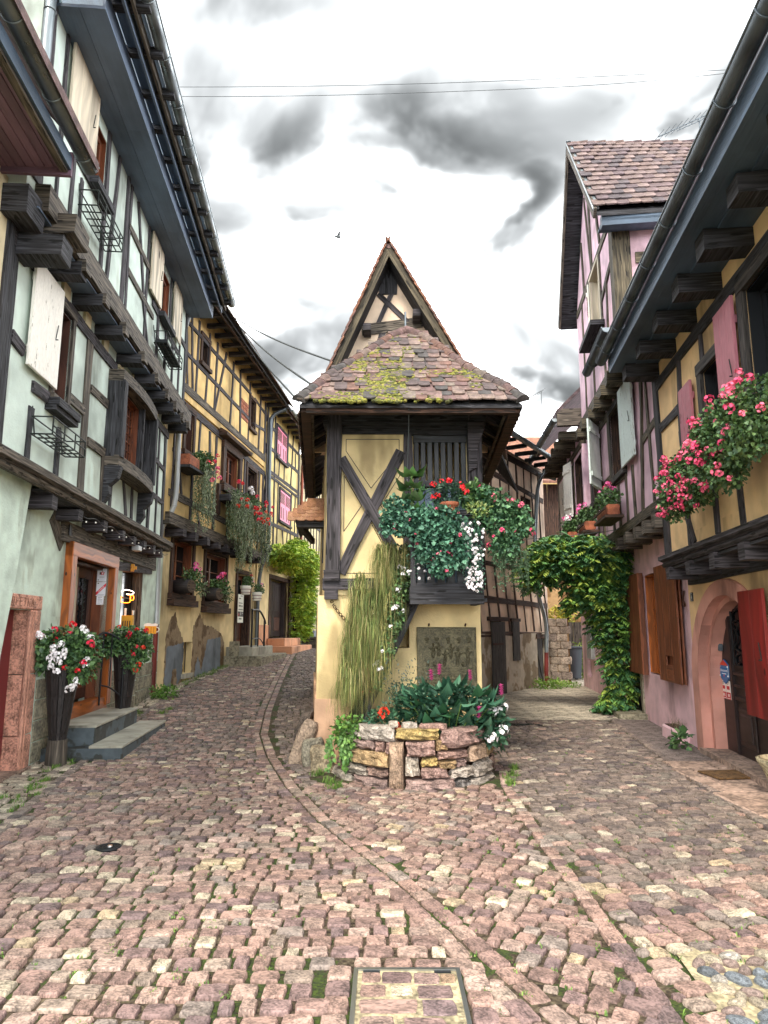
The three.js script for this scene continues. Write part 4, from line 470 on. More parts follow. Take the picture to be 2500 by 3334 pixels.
// ---------------------------------------------------------------- mint green house on the left
const turnA = frameTurn(-.0908, 1);
const mint = thing('timbered_house', 'tall mint green half timbered house with white shutters and a bow window', 'house', [-4.0276, 0, -6], turnA);
{
  const g = mint, tm = M.timber, tg = M.timberGrey;
  wall(g, 'lower_wall', M.mintOld, .2, 9.02, -.3, 3.3, [[1.62, 2.4, -.29, 1.88], [3.45, 5.23, .3, 2.64], [6.0, 7.42, 1.62, 2.84]], 0, .34);
  wall(g, 'middle_wall', M.mint, .45, 7.95, 3.3, 5.95, [[1.86, 2.3, 4.42, 5.6], [4.05, 5.9, 4.22, 5.42]], .2, .3);
  wall(g, 'upper_wall', M.mint, .3, 8.4, 5.95, 8.75, [[1.98, 2.5, 7.44, 8.32], [5.78, 6.56, 7.44, 8.36]], .4, .3);
  put('house_core', boxG(8.5, 11, 5), M.mintOld, g, [4.5, 3.2, -3.0]); bx('end_wall', M.mint, g, 8.1, 8.38, 3.3, 8.8, -2, .1);
  put('slanting_wall', extr([[-3, -.3], [.95, -.3], [1.27, 1.37], [1.46, 2.18], [1.66, 3.3], [-3, 3.3]], .14), M.mintOld, g, [0, 0, .012]);
  // sandstone doorway with cut date
  const sd = sub('stone_doorway', g); put('lintel', chamfer(1.2, .17, .3, .01), M.redStone, sd, [1.98, 1.97, -.125]); for (const [y0, y1, x0] of [[-.2, .42, 2.28], [.43, 1.12, 2.3], [1.13, 1.885, 2.3]]) put('jamb_stone', chamfer(2.575 - x0, y1 - y0, .24, .02), M.redStone, sd, [(2.575 + x0) / 2, (y0 + y1) / 2, -.095]); for (let k = 0; k < 3; k++) put('door_board', chamfer(.33, 2.2, .04, .006), M.maroon, sd, [1.45 + k * .335, .8, -.2]); bx('door_step', M.slab, sd, 1.4, 2.55, -.2, .05, -.2, .06); put('roll_moulding', merge([barG([2.31, .1, .0], [2.31, 1.86, .0], .03, 8), barG([2.36, .1, .018], [2.36, 1.86, .018], .02, 8)]), M.redStone, sd);
  { const L = []; for (const [x, pts] of [[1.62, [[0, 0, 0, .09], [0, .09, .04, .06], [.04, .06, .01, .04], [.01, .045, .05, 0]]], [1.72, [[0, 0, .05, 0], [.05, 0, .06, .09], [.06, .09, .01, .09], [.01, .09, 0, 0]]], [1.82, [[.01, 0, .01, .09], [.01, .05, .06, .05]]], [1.93, [[0, .09, .05, .09], [0, .05, .05, .05], [0, 0, .05, 0], [0, 0, 0, .09]]], [2.05, [[0, .09, .04, .09], [.04, .09, .01, 0]]], [2.14, [[0, 0, 0, .09], [0, .09, .05, .0]]], [2.25, [[0, 0, .03, .09], [.03, .09, .06, 0]]]]) for (const [a, b, c, d] of pts) L.push(barG([x + a, 1.925 + b, .026], [x + c, 1.925 + d, .026], .0065, 4)); put('inscription', merge(L), M.redStone, sd); }
  // block courses at the foot of the wall
  const blocks = (u0, u1, v0, v1, n, rows) => { for (let r = 0; r < rows; r++) { let u = u0 + (r % 2 ? -.0 : 0); const hh = (v1 - v0) / rows; for (let k = 0; k < n; k++) { const w = (u1 - u0) / n; put('base_block', chamfer(w - .012, hh - .014, .06, .008), M.greyBlock, g, [u + w * (k + .5), v0 + hh * (r + .5), -.012]); } } };
  blocks(2.64, 3.22, -.2, 1.05, 1, 5); blocks(7.35, 8.95, .0, 1.0, 2, 4); blocks(5.5, 7.3, -.1, .98, 3, 4);
  // shop door in its broad orange frame
  const dr = sub('shop_doorway', g); const ow = M.orangeWood; put('jamb', chamfer(.2, 2.36, .2, .01), ow, dr, [3.37, 1.66, .0]); put('jamb', chamfer(.2, 2.36, .2, .01), ow, dr, [5.33, 1.66, .0]); put('lintel', chamfer(2.16, .2, .2, .01), ow, dr, [4.35, 2.74, .004]); for (const [x, r] of [[3.46, 0], [5.24, 1]]) bx('reveal', M.frameBrown, dr, x - .02, x + .01, .5, 2.64, -.24, -.09); bx('reveal', M.brownPaint, dr, 3.48, 5.22, 2.6, 2.64, -.24, -.09); bx('threshold', ow, dr, 3.3, 5.36, .34, .6, -.1, .07);
  const leaf = (x0, x1) => { const L = sub('door_leaf', dr); put('stile', chamfer(.12, 2.0, .05, .008), M.brownPaint, L, [x0 + .06, 1.6, -.25]); put('stile', chamfer(.12, 2.0, .05, .008), M.brownPaint, L, [x1 - .06, 1.6, -.25]); for (const y of [.68, 1.2, 2.52]) put('rail', chamfer(x1 - x0 - .24, .16, .05, .008), M.brownPaint, L, [(x0 + x1) / 2, y, -.252]); put('panel', chamfer(x1 - x0 - .22, .4, .03, .01), M.frameBrown, L, [(x0 + x1) / 2, .94, -.26]); put('pane', new THREE.BoxGeometry(x1 - x0 - .22, 1.2, .01), M.glass, L, [(x0 + x1) / 2, 1.85, -.265]); const B = [], cx = (x0 + x1) / 2; for (let k = 0; k < 6; k++) { const y = 1.35 + k * .19; B.push(tubeG([[cx - .07, y, -.23], [cx + .07, y + .05, -.23], [cx - .05, y + .12, -.23], [cx + .06, y + .17, -.23]], .009, 12, 5)); } B.push(barG([cx, 1.27, -.235], [cx, 2.46, -.235], .009)); put('grille', merge(B), M.iron, L); };
  leaf(3.5, 4.28); leaf(4.42, 5.2); bx('middle_post', M.creamShutter, dr, 4.29, 4.41, .6, 2.58, -.26, -.2);
  // steps
  put('step', chamfer(2.05, .55, .6, .015), M.stepPaint, g, [4.15, .13, .3]); put('step', chamfer(2.45, .36, 1.0, .015), M.stepPaint, g, [4.15, .0, .5]); put('step_top', chamfer(2.06, .03, .62, .006), M.concrete, g, [4.15, .42, .3]); put('step_top', chamfer(2.46, .03, .42, .006), M.concrete, g, [4.15, .195, .8]);
  // shop window
  win(g, 6.02, 7.4, 1.64, 2.82, .0, { set: .14, nu: 1, nv: 2, leaves: 1, fm: M.timberGrey, fw: .06 });
  timber(g, 3.02, 2.95, 8.2, 2.98, .26, .0, tg, .05, .2, 'lintel_beam'); timber(g, 5.6, 2.72, 8.0, 2.84, .16, .0, tm, .03, .16, 'lintel_beam'); timber(g, 2.7, 3.1, 3.1, 2.75, .2, 0, tg, .03);
  for (const u of [1.95, 2.85, 3.9, 4.85, 5.5, 6.2, 6.9, 7.5]) put('joist_end', hewn(.17, .15, .36), tm, g, [u, 3.13, .13], [0, 0, 0]);
  bx('soffit_board', M.timberBlack, g, 1.7, 7.95, 3.22, 3.245, 0, .3);
  // moulded ledge beam of the first jetty
  put('ledge_beam', (() => { const s = extr([[0, 0], [.06, 0], [.1, .05], [.06, .07], [.12, .1], [.13, .17], [.09, .2], [0, .24]], 7.75); s.rotateY(Math.PI / 2); return metreUV(s); })(), tg, g, [.35, 3.23, .28]).rotation.set(0, 0, 0);
  g.children[g.children.length - 1].scale.z = -1; g.children[g.children.length - 1].position.z = .27;
  // first floor frame
  const t1 = (a, b, c, d, w = .13, m = tm) => timber(g, a, b, c, d, w, .2, m); t1(.58, 3.45, .56, 5.75, .22, M.timberBlack); t1(.68, 4.66, 1.0, 4.62, .14); t1(1.33, 3.45, 1.33, 4.1, .12, M.timberBlack); t1(2.16, 3.45, 2.14, 4.1, .11, M.timberBlack); t1(3.04, 3.45, 3.0, 5.6, .22, tg); t1(2.36, 4.58, 2.94, 4.58, .14, tg); t1(3.15, 4.98, 4.3, 5.0, .12, tg); t1(3.15, 4.22, 4.35, 4.24, .13, tg); t1(3.84, 4.2, 3.9, 3.5, .08, tg); t1(.4, 5.68, 4.2, 5.66, .16); t1(1.3, 4.34, 2.4, 4.34, .14); t1(4.95, 4.1, 5.22, 3.5, .08); t1(5.5, 4.1, 5.55, 3.5, .08); t1(6.25, 4.15, 5.98, 3.48, .09); t1(6.6, 5.7, 6.65, 3.5, .14); t1(6.7, 4.92, 7.8, 4.88, .09); t1(6.7, 4.2, 7.8, 4.2, .09); t1(7.82, 3.45, 7.72, 5.8, .18, M.timberBlack); t1(7.2, 5.6, 7.25, 3.5, .08); t1(6.3, 5.66, 7.9, 5.64, .14);
  timber(g, 4.34, 4.2, 4.34, 3.5, .1, .2, tm);
  win(g, 1.88, 2.28, 4.44, 5.58, .2, { set: .12, fm: M.brownPaint, nu: 1, nv: 1, fw: .06 }); surround(g, 1.86, 2.3, 4.42, 5.6, .2, .09, tg, .035); shutter(g, 1.0, 4.48, 5.73, .262, .82, 0, M.whiteShutter, { n: 4 });
  bx('window_sill', M.timberBlack, g, 1.72, 2.44, 4.26, 4.36, .2, .36); bx('window_sill', M.timberBlack, g, 1.7, 2.46, 4.2, 4.26, .2, .33);
  rack(g, 1.28, 2.32, 3.78, .2, .28, .2);
  // bow window
  const bay = sub('bow_window', g); { const arc = (y0, y1, r0, r1) => { const s = new THREE.Shape(); s.moveTo(3.9, -.2); s.lineTo(3.9, -.43); s.quadraticCurveTo(5.0, -.43 - r0, 6.06, -.43); s.lineTo(6.06, -.2); s.closePath(); const e = new THREE.ExtrudeGeometry(s, { depth: y1 - y0, bevelEnabled: false, curveSegments: 14 }); e.rotateX(-Math.PI / 2); e.translate(0, y0, 0); return metreUV(e); }; put('lintel', arc(5.38, 5.56, .14), tg, bay); put('sill', arc(4.04, 4.22, .14), tg, bay); put('post', hewn(1.2, .16, .26), M.timberBlack, bay, [3.98, 4.8, .33], [0, 0, Math.PI / 2]); put('post', hewn(1.2, .12, .26), M.timberBlack, bay, [5.98, 4.8, .33], [0, 0, Math.PI / 2]); for (const x of [3.9, 5.92]) { const e = extr([[0, 0], [.26, 0], [.22, -.18], [.1, -.3], [.12, -.42], [0, -.62]], .14, .006); e.rotateY(-Math.PI / 2); e.translate(.14, 0, 0); put('bracket', metreUV(e), M.timberBlack, bay, [x, 4.05, .2]); } bx('reveal', M.timberBlack, bay, 5.3, 5.34, 4.22, 5.38, .06, .4); bx('panel', M.timberBlack, bay, 5.34, 5.92, 4.22, 5.38, .16, .24); }
  win(g, 4.06, 5.3, 4.23, 5.37, .3, { set: .08, nu: 4, nv: 7, leaves: 2, fm: M.frameBrown, bar: .012, fw: .06 });
  // jetty brackets and the heavy sill of the second floor
  for (const u of [.95, 1.55, 2.35, 3.25, 4.3, 5.2, 6.0, 6.7, 7.4, 8.0]) { put('jetty_bracket', hewn(.2, .17, .48, .02), M.timberBlack, g, [u, 5.86, .34]); const e = put('beam_end', hewn(.18, .16, .1, .02), tg, g, [u, 5.9, .58]); }
  bx('soffit_board', M.blueBoard, g, .4, 8.3, 5.945, 5.965, .2, .5); for (let k = 0; k < 9; k++) bx('infill', M.cream, g, 1.08 + k * .8, 1.3 + k * .8, 5.74, 5.92, .16, .24);
  timber(g, .5, 6.13, 8.5, 6.17, .3, .4, tg, .16, .3, 'sill_beam');
  put('corner_bracket', hewn(.28, .24, .7, .03), M.timberBlack, g, [.72, 5.66, .34]); put('corner_bracket', hewn(.42, .22, .5, .03), tg, g, [.95, 5.98, .5]); put('corner_bracket', hewn(.4, .26, .4, .03), M.timberBlack, g, [.4, 5.92, .28]);
  // second floor frame
  const t2 = (a, b, c, d, w = .12, m = tm) => timber(g, a, b, c, d, w, .4, m); t2(.5, 6.3, .48, 8.7, .24); t2(.94, 8.6, 1.0, 6.3, .06); t2(1.42, 6.3, 1.42, 7.3, .09); t2(1.72, 6.3, 1.72, 7.2, .09); t2(2.57, 6.3, 2.55, 8.6, .1); t2(3.06, 8.6, 2.82, 6.3, .09); t2(3.52, 8.6, 3.56, 6.3, .1); t2(3.72, 8.6, 3.78, 6.3, .08); t2(3.7, 7.82, 5.0, 7.8, .1, tg); t2(3.78, 7.12, 5.4, 7.12, .1, tg); t2(4.1, 8.5, 4.72, 7.2, .09); t2(4.7, 7.1, 5.28, 6.3, .09); t2(4.84, 8.6, 4.9, 6.3, .08); t2(1.4, 7.36, 2.6, 7.34, .12); t2(5.3, 7.36, 7.5, 7.34, .12); t2(5.7, 8.6, 5.72, 7.4, .08); t2(6.62, 8.6, 6.64, 7.4, .1); t2(5.75, 7.3, 5.75, 6.3, .09); t2(6.4, 7.3, 6.4, 6.3, .09); t2(7.04, 7.3, 7.06, 6.3, .09); t2(7.62, 8.6, 7.68, 6.3, .1); t2(7.7, 7.73, 8.3, 7.73, .09); t2(8.22, 8.6, 8.26, 6.3, .16, M.timberBlack);
  win(g, 1.99, 2.49, 7.45, 8.31, .4, { set: .06, nu: 1, nv: 1, fm: M.frameBrown, fw: .08 }); shutter(g, 1.03, 7.46, 8.58, .462, .9, 0, M.creamShutter, { n: 3 }); win(g, 5.79, 6.55, 7.45, 8.35, .4, { set: .06, nu: 1, nv: 1, leaves: 2, fm: M.frameBrown, fw: .08 }); shutter(g, 4.92, 7.42, 8.5, .462, .78, 0, M.creamShutter, { n: 3 }); shutter(g, 6.72, 7.46, 8.52, .462, .72, 0, M.creamShutter, { n: 3 });
  rack(g, 1.55, 2.6, 6.75, .4, .28, .2); rack(g, 5.42, 6.7, 6.66, .4, .28, .22); bx('plant_tray', M.blackIron, g, 5.46, 6.66, 6.68, 6.74, .47, .66); for (const [a, b] of [[1.9, 2.6], [5.7, 6.66]]) bx('window_sill', M.timberBlack, g, a, b, 7.3, 7.4, .4, .54);
  // boxed eaves, rafters, gutter
  for (const [w0, w1, v] of [[.4, .66, 8.52], [.664, .95, 8.525]]) bx('eave_board', M.blueBoard, g, .55, 8.35, v, v + .04, w0, w1); bx('eave_board', M.blueBoard, g, .55, 8.35, 8.56, 8.8, .92, .95);
  for (let k = 0; k < 12; k++) put('rafter', hewn(.5, .1, .1), M.timberBlack, g, [.8 + k * .67, 8.84, 1.12], [0, Math.PI / 2, 0]); bx('eave_board', M.navyBoard, g, .4, 8.45, 8.86, 8.885, .94, 1.19); bx('fascia', M.timberGrey, g, .4, 8.45, 8.76, 8.9, 1.18, 1.215); bx('fascia', M.blueBoard, g, .4, 8.45, 8.7, 8.9, 1.1, 1.13);
  const roofRows = [[[.2, 9.0, 1.36], [8.5, 9.0, 1.36]], [[.2, 9.14, 1.0], [8.5, 9.14, 1.0]], [[.2, 13.4, -2.4], [8.5, 13.4, -2.4]]]; put('roof', shell(roofRows, .1), M.navyBoard, g);
  gutter(g, .25, 8.45, 8.93, 1.34, .085, M.zinc); pipe(g, [[.3, 8.86, 1.3], [.3, 8.75, 1.15], [.3, 8.62, .7], [.3, 8.5, .5], [.3, 8.2, .47], [.3, 7.2, .47], [.3, 6.4, .47]], .055, M.zinc); 
  bx('gable_edge', M.blueBoard, g, .15, .25, 8.55, 8.95, .4, 1.2);
  // bare bulbs on a string and a lamp under the jetty
  { const pts = []; for (let k = 0; k <= 14; k++) pts.push([2.6 + k * .38, 3.16 - (k % 2 ? .05 : 0), .34]); put('light_string', tubeG(pts, .005, 60, 4), M.blackIron, g); const B = []; for (let k = 1; k < 14; k++) { const s = new THREE.SphereGeometry(.012, 8, 6); s.translate(2.6 + k * .38, 3.11 - (k % 2 ? .05 : 0), .34); B.push(s); } put('bulb', merge(B), M.white, g); put('lamp', chamfer(.22, .09, .12, .01), M.whitePipe, g, [5.85, 3.04, .26]); }
  put('number_plate', chamfer(.09, .15, .012, .003), M.lidGrey, g, [3.2, 2.98, .07]);
}
// shop sign, posters and lit mug
function canvasTex(w, h, draw) { const c = document.createElement('canvas'); c.width = w; c.height = h; const x = c.getContext('2d'); draw(x, w, h); const t = new THREE.CanvasTexture(c); t.colorSpace = THREE.SRGBColorSpace; return t; }
function sheet(name, label, cat, w, h, t, parent, pos, rot, th = .004, edge = M.white) { const m = mat({ map: t, roughness: .6 }); const o = new THREE.Mesh(new THREE.BoxGeometry(w, h, th), [edge, edge, edge, edge, m, edge]); o.name = parent === scene ? numbered(name) : name; o.position.set(...pos); if (rot) o.rotation.set(...rot); o.castShadow = true; parent.add(o); if (label) tag(o, label, cat); return o; }
const toWorld = (grp, u, v, w) => grp.localToWorld(V3(u, v, w)).toArray();
mint.updateMatrixWorld(true);
{
  const facing = [0, turnA - Math.PI / 2, 0], P = (v, w) => toWorld(mint, 5.205, v, w);
  sheet('poster', 'white poster with red and black star emblem in the shop doorway', 'poster', .15, .21, canvasTex(192, 256, (x, w, h) => { x.fillStyle = '#dfe2ea'; x.fillRect(0, 0, w, h); x.fillStyle = '#d0223a'; x.beginPath(); for (let k = 0; k < 10; k++) { const r = k % 2 ? 26 : 48, a = k * Math.PI / 5; x.lineTo(108 + Math.sin(a) * r, 92 - Math.cos(a) * r); } x.fill(); x.fillStyle = '#444'; x.fillRect(48, 70, 30, 50); x.fillStyle = '#fff'; x.font = 'bold 56px sans-serif'; x.fillText('K', 92, 112); x.fillStyle = '#999'; x.fillRect(50, 160, 110, 5); x.fillRect(50, 172, 90, 5); x.fillStyle = '#334'; x.fillRect(18, 214, 20, 20); }), scene, P(2.525, -.097), facing);
  sheet('poster', 'white poster crossed by a red lettered band in the shop doorway', 'poster', .15, .225, canvasTex(192, 288, (x, w, h) => { x.fillStyle = '#e4e5ec'; x.fillRect(0, 0, w, h); x.save(); x.translate(96, 150); x.rotate(-.78); x.fillStyle = '#d32033'; x.fillRect(-170, -24, 340, 48); x.fillStyle = '#f6e6e8'; x.font = 'bold 40px sans-serif'; x.textAlign = 'center'; x.fillText('LICENCE', 0, 15); x.restore(); x.fillStyle = '#555'; x.fillRect(20, 262, 150, 6); x.fillRect(20, 18, 30, 20); }), scene, P(2.3, -.097), facing);
  sheet('notice', 'small white rounded notice below the posters of the shop doorway', 'notice', .11, .135, canvasTex(128, 160, (x, w, h) => { x.fillStyle = '#ececf0'; x.fillRect(0, 0, w, h); x.fillStyle = '#667'; for (const [y, l] of [[18, 80], [34, 50], [60, 84], [84, 84], [108, 84], [132, 50]]) x.fillRect(20, y, l, 6); }), scene, P(2.115, -.1), facing);
  const f2 = [0, turnA, 0];
  { const t = thing('hanging_sign', 'orange wooden bottle shaped sign hanging in the shop window', 'sign', toWorld(mint, 6.45, 2.765, -.0), turnA - Math.PI / 2); t.scale.set(.29, .55, 1); const s = extr([[-.38, -.11], [.26, -.14], [.3, -.06], [.42, -.07], [.42, .02], [.3, .02], [.27, .1], [-.38, .13]], .025, .006); put('board', s, mat({ color: lin('#e09a35'), roughness: .6 }), t, [0, 0, 0]); const tx = sheet('lettering', null, null, .5, .13, canvasTex(256, 64, (x, w, h) => { x.fillStyle = '#e09a35'; x.fillRect(0, 0, w, h); x.strokeStyle = '#7a4408'; x.lineWidth = 6; x.beginPath(); x.moveTo(20, 24); x.lineTo(56, 22); x.lineTo(24, 44); x.lineTo(64, 42); x.moveTo(80, 30); x.quadraticCurveTo(92, 54, 104, 30); x.moveTo(118, 42); x.lineTo(126, 26); x.lineTo(138, 42); x.lineTo(150, 26); x.lineTo(160, 44); x.moveTo(178, 44); x.lineTo(226, 44); x.stroke(); }), t, [-.06, 0, .034]); put('cord', merge([barG([-.3, .1, .01], [-.25, .3, .01], .005), barG([.2, .08, .01], [.15, .3, .01], .005)]), M.cable, t); }
  { const t = thing('neon_sign', 'glowing neon beer mug with white foam in the shop window', 'neon sign', toWorld(mint, 6.5, 2.22, -.035), turnA - Math.PI / 2); t.scale.setScalar(.5); const em = (h, k) => mat({ color: lin(h), emissive: lin(h), emissiveIntensity: k, roughness: .4 }); put('foam_tube', tubeG([[-.22, .2, 0], [-.1, .27, 0], [.1, .26, 0], [.24, .18, 0], [.18, .12, 0], [-.02, .12, 0]], .014, 30, 6), em('#ffffff', 1.1), t); put('mug_tube', merge([tubeG([[-.24, .08, 0], [-.2, .06, 0], [-.2, -.14, 0], [-.16, -.17, 0], [.1, -.17, 0], [.13, -.12, 0], [.13, .06, 0]], .013, 30, 6), tubeG([[.14, .08, 0], [.23, .07, 0], [.23, -.08, 0], [.14, -.1, 0]], .013, 20, 6)]), em('#ff8a1e', 1.3), t); const pl = new THREE.PointLight(0xffa050, .25, 3); pl.position.set(0, 0, .08); pl.castShadow = true; t.add(pl); }
  { const t = thing('beer_mug_sign', 'flat painted beer mug sign sticking out beside the red drainpipe', 'sign', toWorld(mint, 7.2, 1.655, .27), turnA - Math.PI / 2); t.scale.setScalar(.62); const mk = h => mat({ color: lin(h), roughness: .5 }); put('mug', extr([[-.2, -.13], [.14, -.13], [.14, .1], [-.2, .1]], .025, .004), mk('#e0a020'), t); put('foam', extr([[-.23, .1], [.17, .1], [.18, .15], [.1, .18], [0, .16], [-.1, .19], [-.22, .16]], .028, .004), M.white, t); const h = new THREE.TorusGeometry(.07, .016, 6, 14, Math.PI); h.rotateZ(-Math.PI / 2); put('handle', h, M.white, t, [.15, -.01, .012]); put('arm', barG([-.2, 0, .01], [-.44, 0, .01], .01), M.iron, t); put('glass_line', merge([tb(-.12, -.1, -.1, .07, .029, .034), tb(-.02, 0, -.1, .07, .029, .034), tb(.06, .08, -.1, .07, .029, .034)]), mk('#b87410'), t); }
  { const t = thing('menu_stand', 'yellow cardboard box with white cups standing in the shop window', 'box', toWorld(mint, 6.55, 1.63, -.01), turnA - Math.PI / 2); t.scale.set(.5, .8, 1); put('box', chamfer(.4, .34, .1, .006), mat({ color: lin('#c99a2c'), roughness: .7 }), t, [0, .17, 0]); for (let k = 0; k < 4; k++) bx('brown_bar', M.brownPaint, t, -.15 + k * .08, -.11 + k * .08, .06, .22, .045, .053); put('cup', new THREE.CylinderGeometry(.045, .035, .16, 10), M.white, t, [-.1, .42, 0]); put('cup', new THREE.CylinderGeometry(.04, .03, .1, 10), M.white, t, [.18, .4, 0]); }  // row of thin brown bars on the box front
  { const t = thing('stair_railing', 'black iron handrail beside the shop door steps', 'railing', toWorld(mint, 4.97, 0, 0), turnA); put('rail', merge([tubeG([[-.1, 1.57, .03], [-.06, 1.6, .1], [0, 1.56, .22], [.06, 1.42, .38], [.07, 1.36, .42]], .018, 30, 6), barG([-.06, .5, .08], [-.06, 1.59, .09], .015), barG([.06, .4, .38], [.06, 1.42, .38], .022), tubeG([[-.06, .8, .09], [0, .76, .2], [.06, .62, .38]], .013, 20, 5), barG([0, .78, .2], [0, 1.55, .2], .011)]), M.blackIron, t); }
}
// ---------------------------------------------------------------- house at the near left, of which the eaves show
{
  const g = thing('corner_house', 'cream house corner with purple boarded eaves and a grey gutter', 'house', [-4.0276, 0, -6], turnA);
  bx('wall', M.cream, g, -6, .36, 3.35, 6.2, -.4, .22); bx('wall_post', M.timberBlack, g, .36, .5, 3.4, 6.1, -.1, .25);
  for (let k = 0; k < 9; k++) put('soffit_board', chamfer(6.2, .024, .088, .004), M.purpleBoard, g, [-2.98, 6.2 + (k > 7 ? .0 : 0) + k * .004, .06 + k * .0905]); bx('fascia', M.navyBoard, g, -6, .12, 6.2, 6.34, .86, .9); bx('eave_end_board', M.purpleBoard, g, .12, .16, 6.14, 6.4, .0, .9); bx('fascia', M.timberGrey, g, -6, .14, 6.17, 6.2, .8, .87);
  put('roof', shell([[[-6, 6.5, 1.06], [.42, 6.5, 1.06]], [[-6, 9.5, -1.5], [.42, 9.5, -1.5]]], .1), TILE_OLD[1], g); bx('gable_wall', M.cream, g, -6, .1, 6.3, 7.2, -2, -.2);
  gutter(g, -6, .46, 6.47, .96, .085, M.zinc);
}
// ---------------------------------------------------------------- ochre house and its neighbours up the street
const turnB = frameTurn(.1, 1);
const ochre = thing('timbered_house', 'long ochre half timbered house with peeling plaster and trailing ivy', 'house', [-4.85, 0, -15.0], turnB);
{
  const g = ochre, tm = M.timber, tg = M.timberGrey;
  wall(g, 'lower_wall', M.ochreLow, -.5, 7.1, -.3, 3.95, [[.48, 1.66, 2.46, 3.7], [2.56, 4.16, 2.36, 3.62], [1.42, 1.92, .64, 1.36], [5.2, 6.5, 1.15, 3.3]], 0, .35); bx('house_core', M.ochreLow, g, -.5, 7, 0, 9.9, -5, -.36);
  wall(g, 'middle_wall', M.ochre, -1.2, 6.9, 3.95, 6.85, [[.22, .7, 5.7, 6.68], [2.95, 4.15, 5.5, 6.45], [5.02, 5.92, 5.4, 6.45]], .25, .3); wall(g, 'upper_wall', M.ochre, -1.2, 6.75, 6.85, 9.95, [[.88, 1.32, 8.08, 8.75], [4.95, 5.42, 7.66, 8.58]], .3, .3);
  for (const [a, b, c, d] of [[.5, 1.64, 2.48, 3.68], [2.58, 4.14, 2.38, 3.6]]) { win(g, a, b, c, d, 0, { set: .16, leaves: 2, nu: 1, nv: 3, fm: M.frameBrown }); surround(g, a - .02, b + .02, c - .02, d + .02, 0, .12, M.timberBrown, .05); bx('window_hood', M.timberBrown, g, a - .22, b + .22, d + .14, d + .24, -.05, .14); bx('window_hood', M.timberBrown, g, a - .18, b + .18, d + .24, d + .3, -.05, .09); bx('window_ledge', M.timberBrown, g, a - .18, b + .18, c - .3, c - .15, -.05, .16); }
  // bare patches and slate paint on the foot of the wall, as far as they reach
  const ragged = (name, m, pts, th) => { const o = []; for (let i = 0; i < pts.length; i++) { const a = pts[i], b = pts[(i + 1) % pts.length], n = Math.max(2, Math.round(Math.hypot(b[0] - a[0], b[1] - a[1]) / .06)); for (let k = 0; k < n; k++) { const t = k / n; o.push([mix(a[0], b[0], t) + (k ? rr(-.03, .03) : 0), mix(a[1], b[1], t) + (k ? rr(-.03, .03) : 0)]); } } put(name, extr(o, th), m, g, [0, 0, .001]); };
  ragged('bare_render', M.bareRender, [[.36, .2], [.36, 1.5], [.55, 1.85], [.82, 2.05], [1.02, 1.7], [1.36, 1.38], [1.4, .3]], .006); ragged('bare_render', M.bareRender, [[1.94, .4], [1.96, 1.7], [2.15, 1.9], [2.35, 2.06], [2.7, 1.75], [3.3, 1.72], [4.0, 1.55], [4.3, 1.3], [4.3, .3]], .006);
  ragged('slate_paint', M.slatePaint, [[.32, -.2], [.42, 1.25], [1.0, 1.32], [1.38, 1.36], [1.36, .6], [1.1, .4], [1.0, .8], [.8, .75], [.7, .2]], .012); ragged('slate_paint', M.slatePaint, [[2.1, .0], [2.2, .8], [2.35, 1.0], [2.6, .6], [2.95, 1.38], [3.5, 1.42], [3.98, 1.45], [4.0, .3], [3.2, .2]], .012);
  bx('cellar_frame', M.concrete, g, 1.3, 2.0, .52, .63, -.1, .05); for (let k = 0; k < 3; k++) put('cellar_bar', barG([1.5 + k * .14, .64, -.1], [1.5 + k * .14, 1.36, -.1], .012), M.iron, g);
  put('bollard_stone', hewn(.75, .2, .22, .03), M.greyBlock, g, [4.45, .95, .25], [0, 0, Math.PI / 2]);
  // entrance
  bx('door_frame', M.timberBrown, g, 5.1, 5.24, 1.1, 3.35, -.3, .04); bx('door_frame', M.timberBrown, g, 6.46, 6.6, 1.1, 3.35, -.3, .04); bx('door_frame', M.timberBrown, g, 5.1, 6.6, 3.3, 3.42, -.3, .042); const dl = sub('door', g); put('leaf', chamfer(1.22, 2.15, .05, .01), M.frameBrown, dl, [5.85, 2.22, -.25]); put('panel', chamfer(.4, .7, .03, .012), M.brownPaint, dl, [5.55, 1.7, -.22]); put('panel', chamfer(.4, .7, .03, .012), M.brownPaint, dl, [6.15, 1.7, -.22]); put('pane', chamfer(.4, .9, .02, .006), M.glass, dl, [5.55, 2.7, -.22]); put('pane', chamfer(.4, .9, .02, .006), M.glass, dl, [6.15, 2.7, -.22]);
  put('step', chamfer(2.2, .34, .8, .02), M.concrete, g, [5.6, 1.0, .35]); put('step', chamfer(3.0, .3, 1.1, .03), M.greyBlock, g, [5.8, .78, .5]);
  // jetty
  timber(g, -.6, 4.0, 7, 3.92, .26, .25, tg, .1, .3, 'jetty_beam'); for (const u of [.1, .8, 1.6, 2.4, 3.1, 3.8, 4.6, 5.4, 6.2]) put('joist_end', hewn(.2, .18, .5, .02), tm, g, [u, 3.76, .18]); bx('soffit_board', M.timberBlack, g, -.4, 6.9, 3.86, 3.88, 0, .3);
  const t1 = (a, b, c, d, w = .13, m = tm) => timber(g, a, b, c, d, w, .25, m), t2 = (a, b, c, d, w = .12, m = tm) => timber(g, a, b, c, d, w, .3, m);
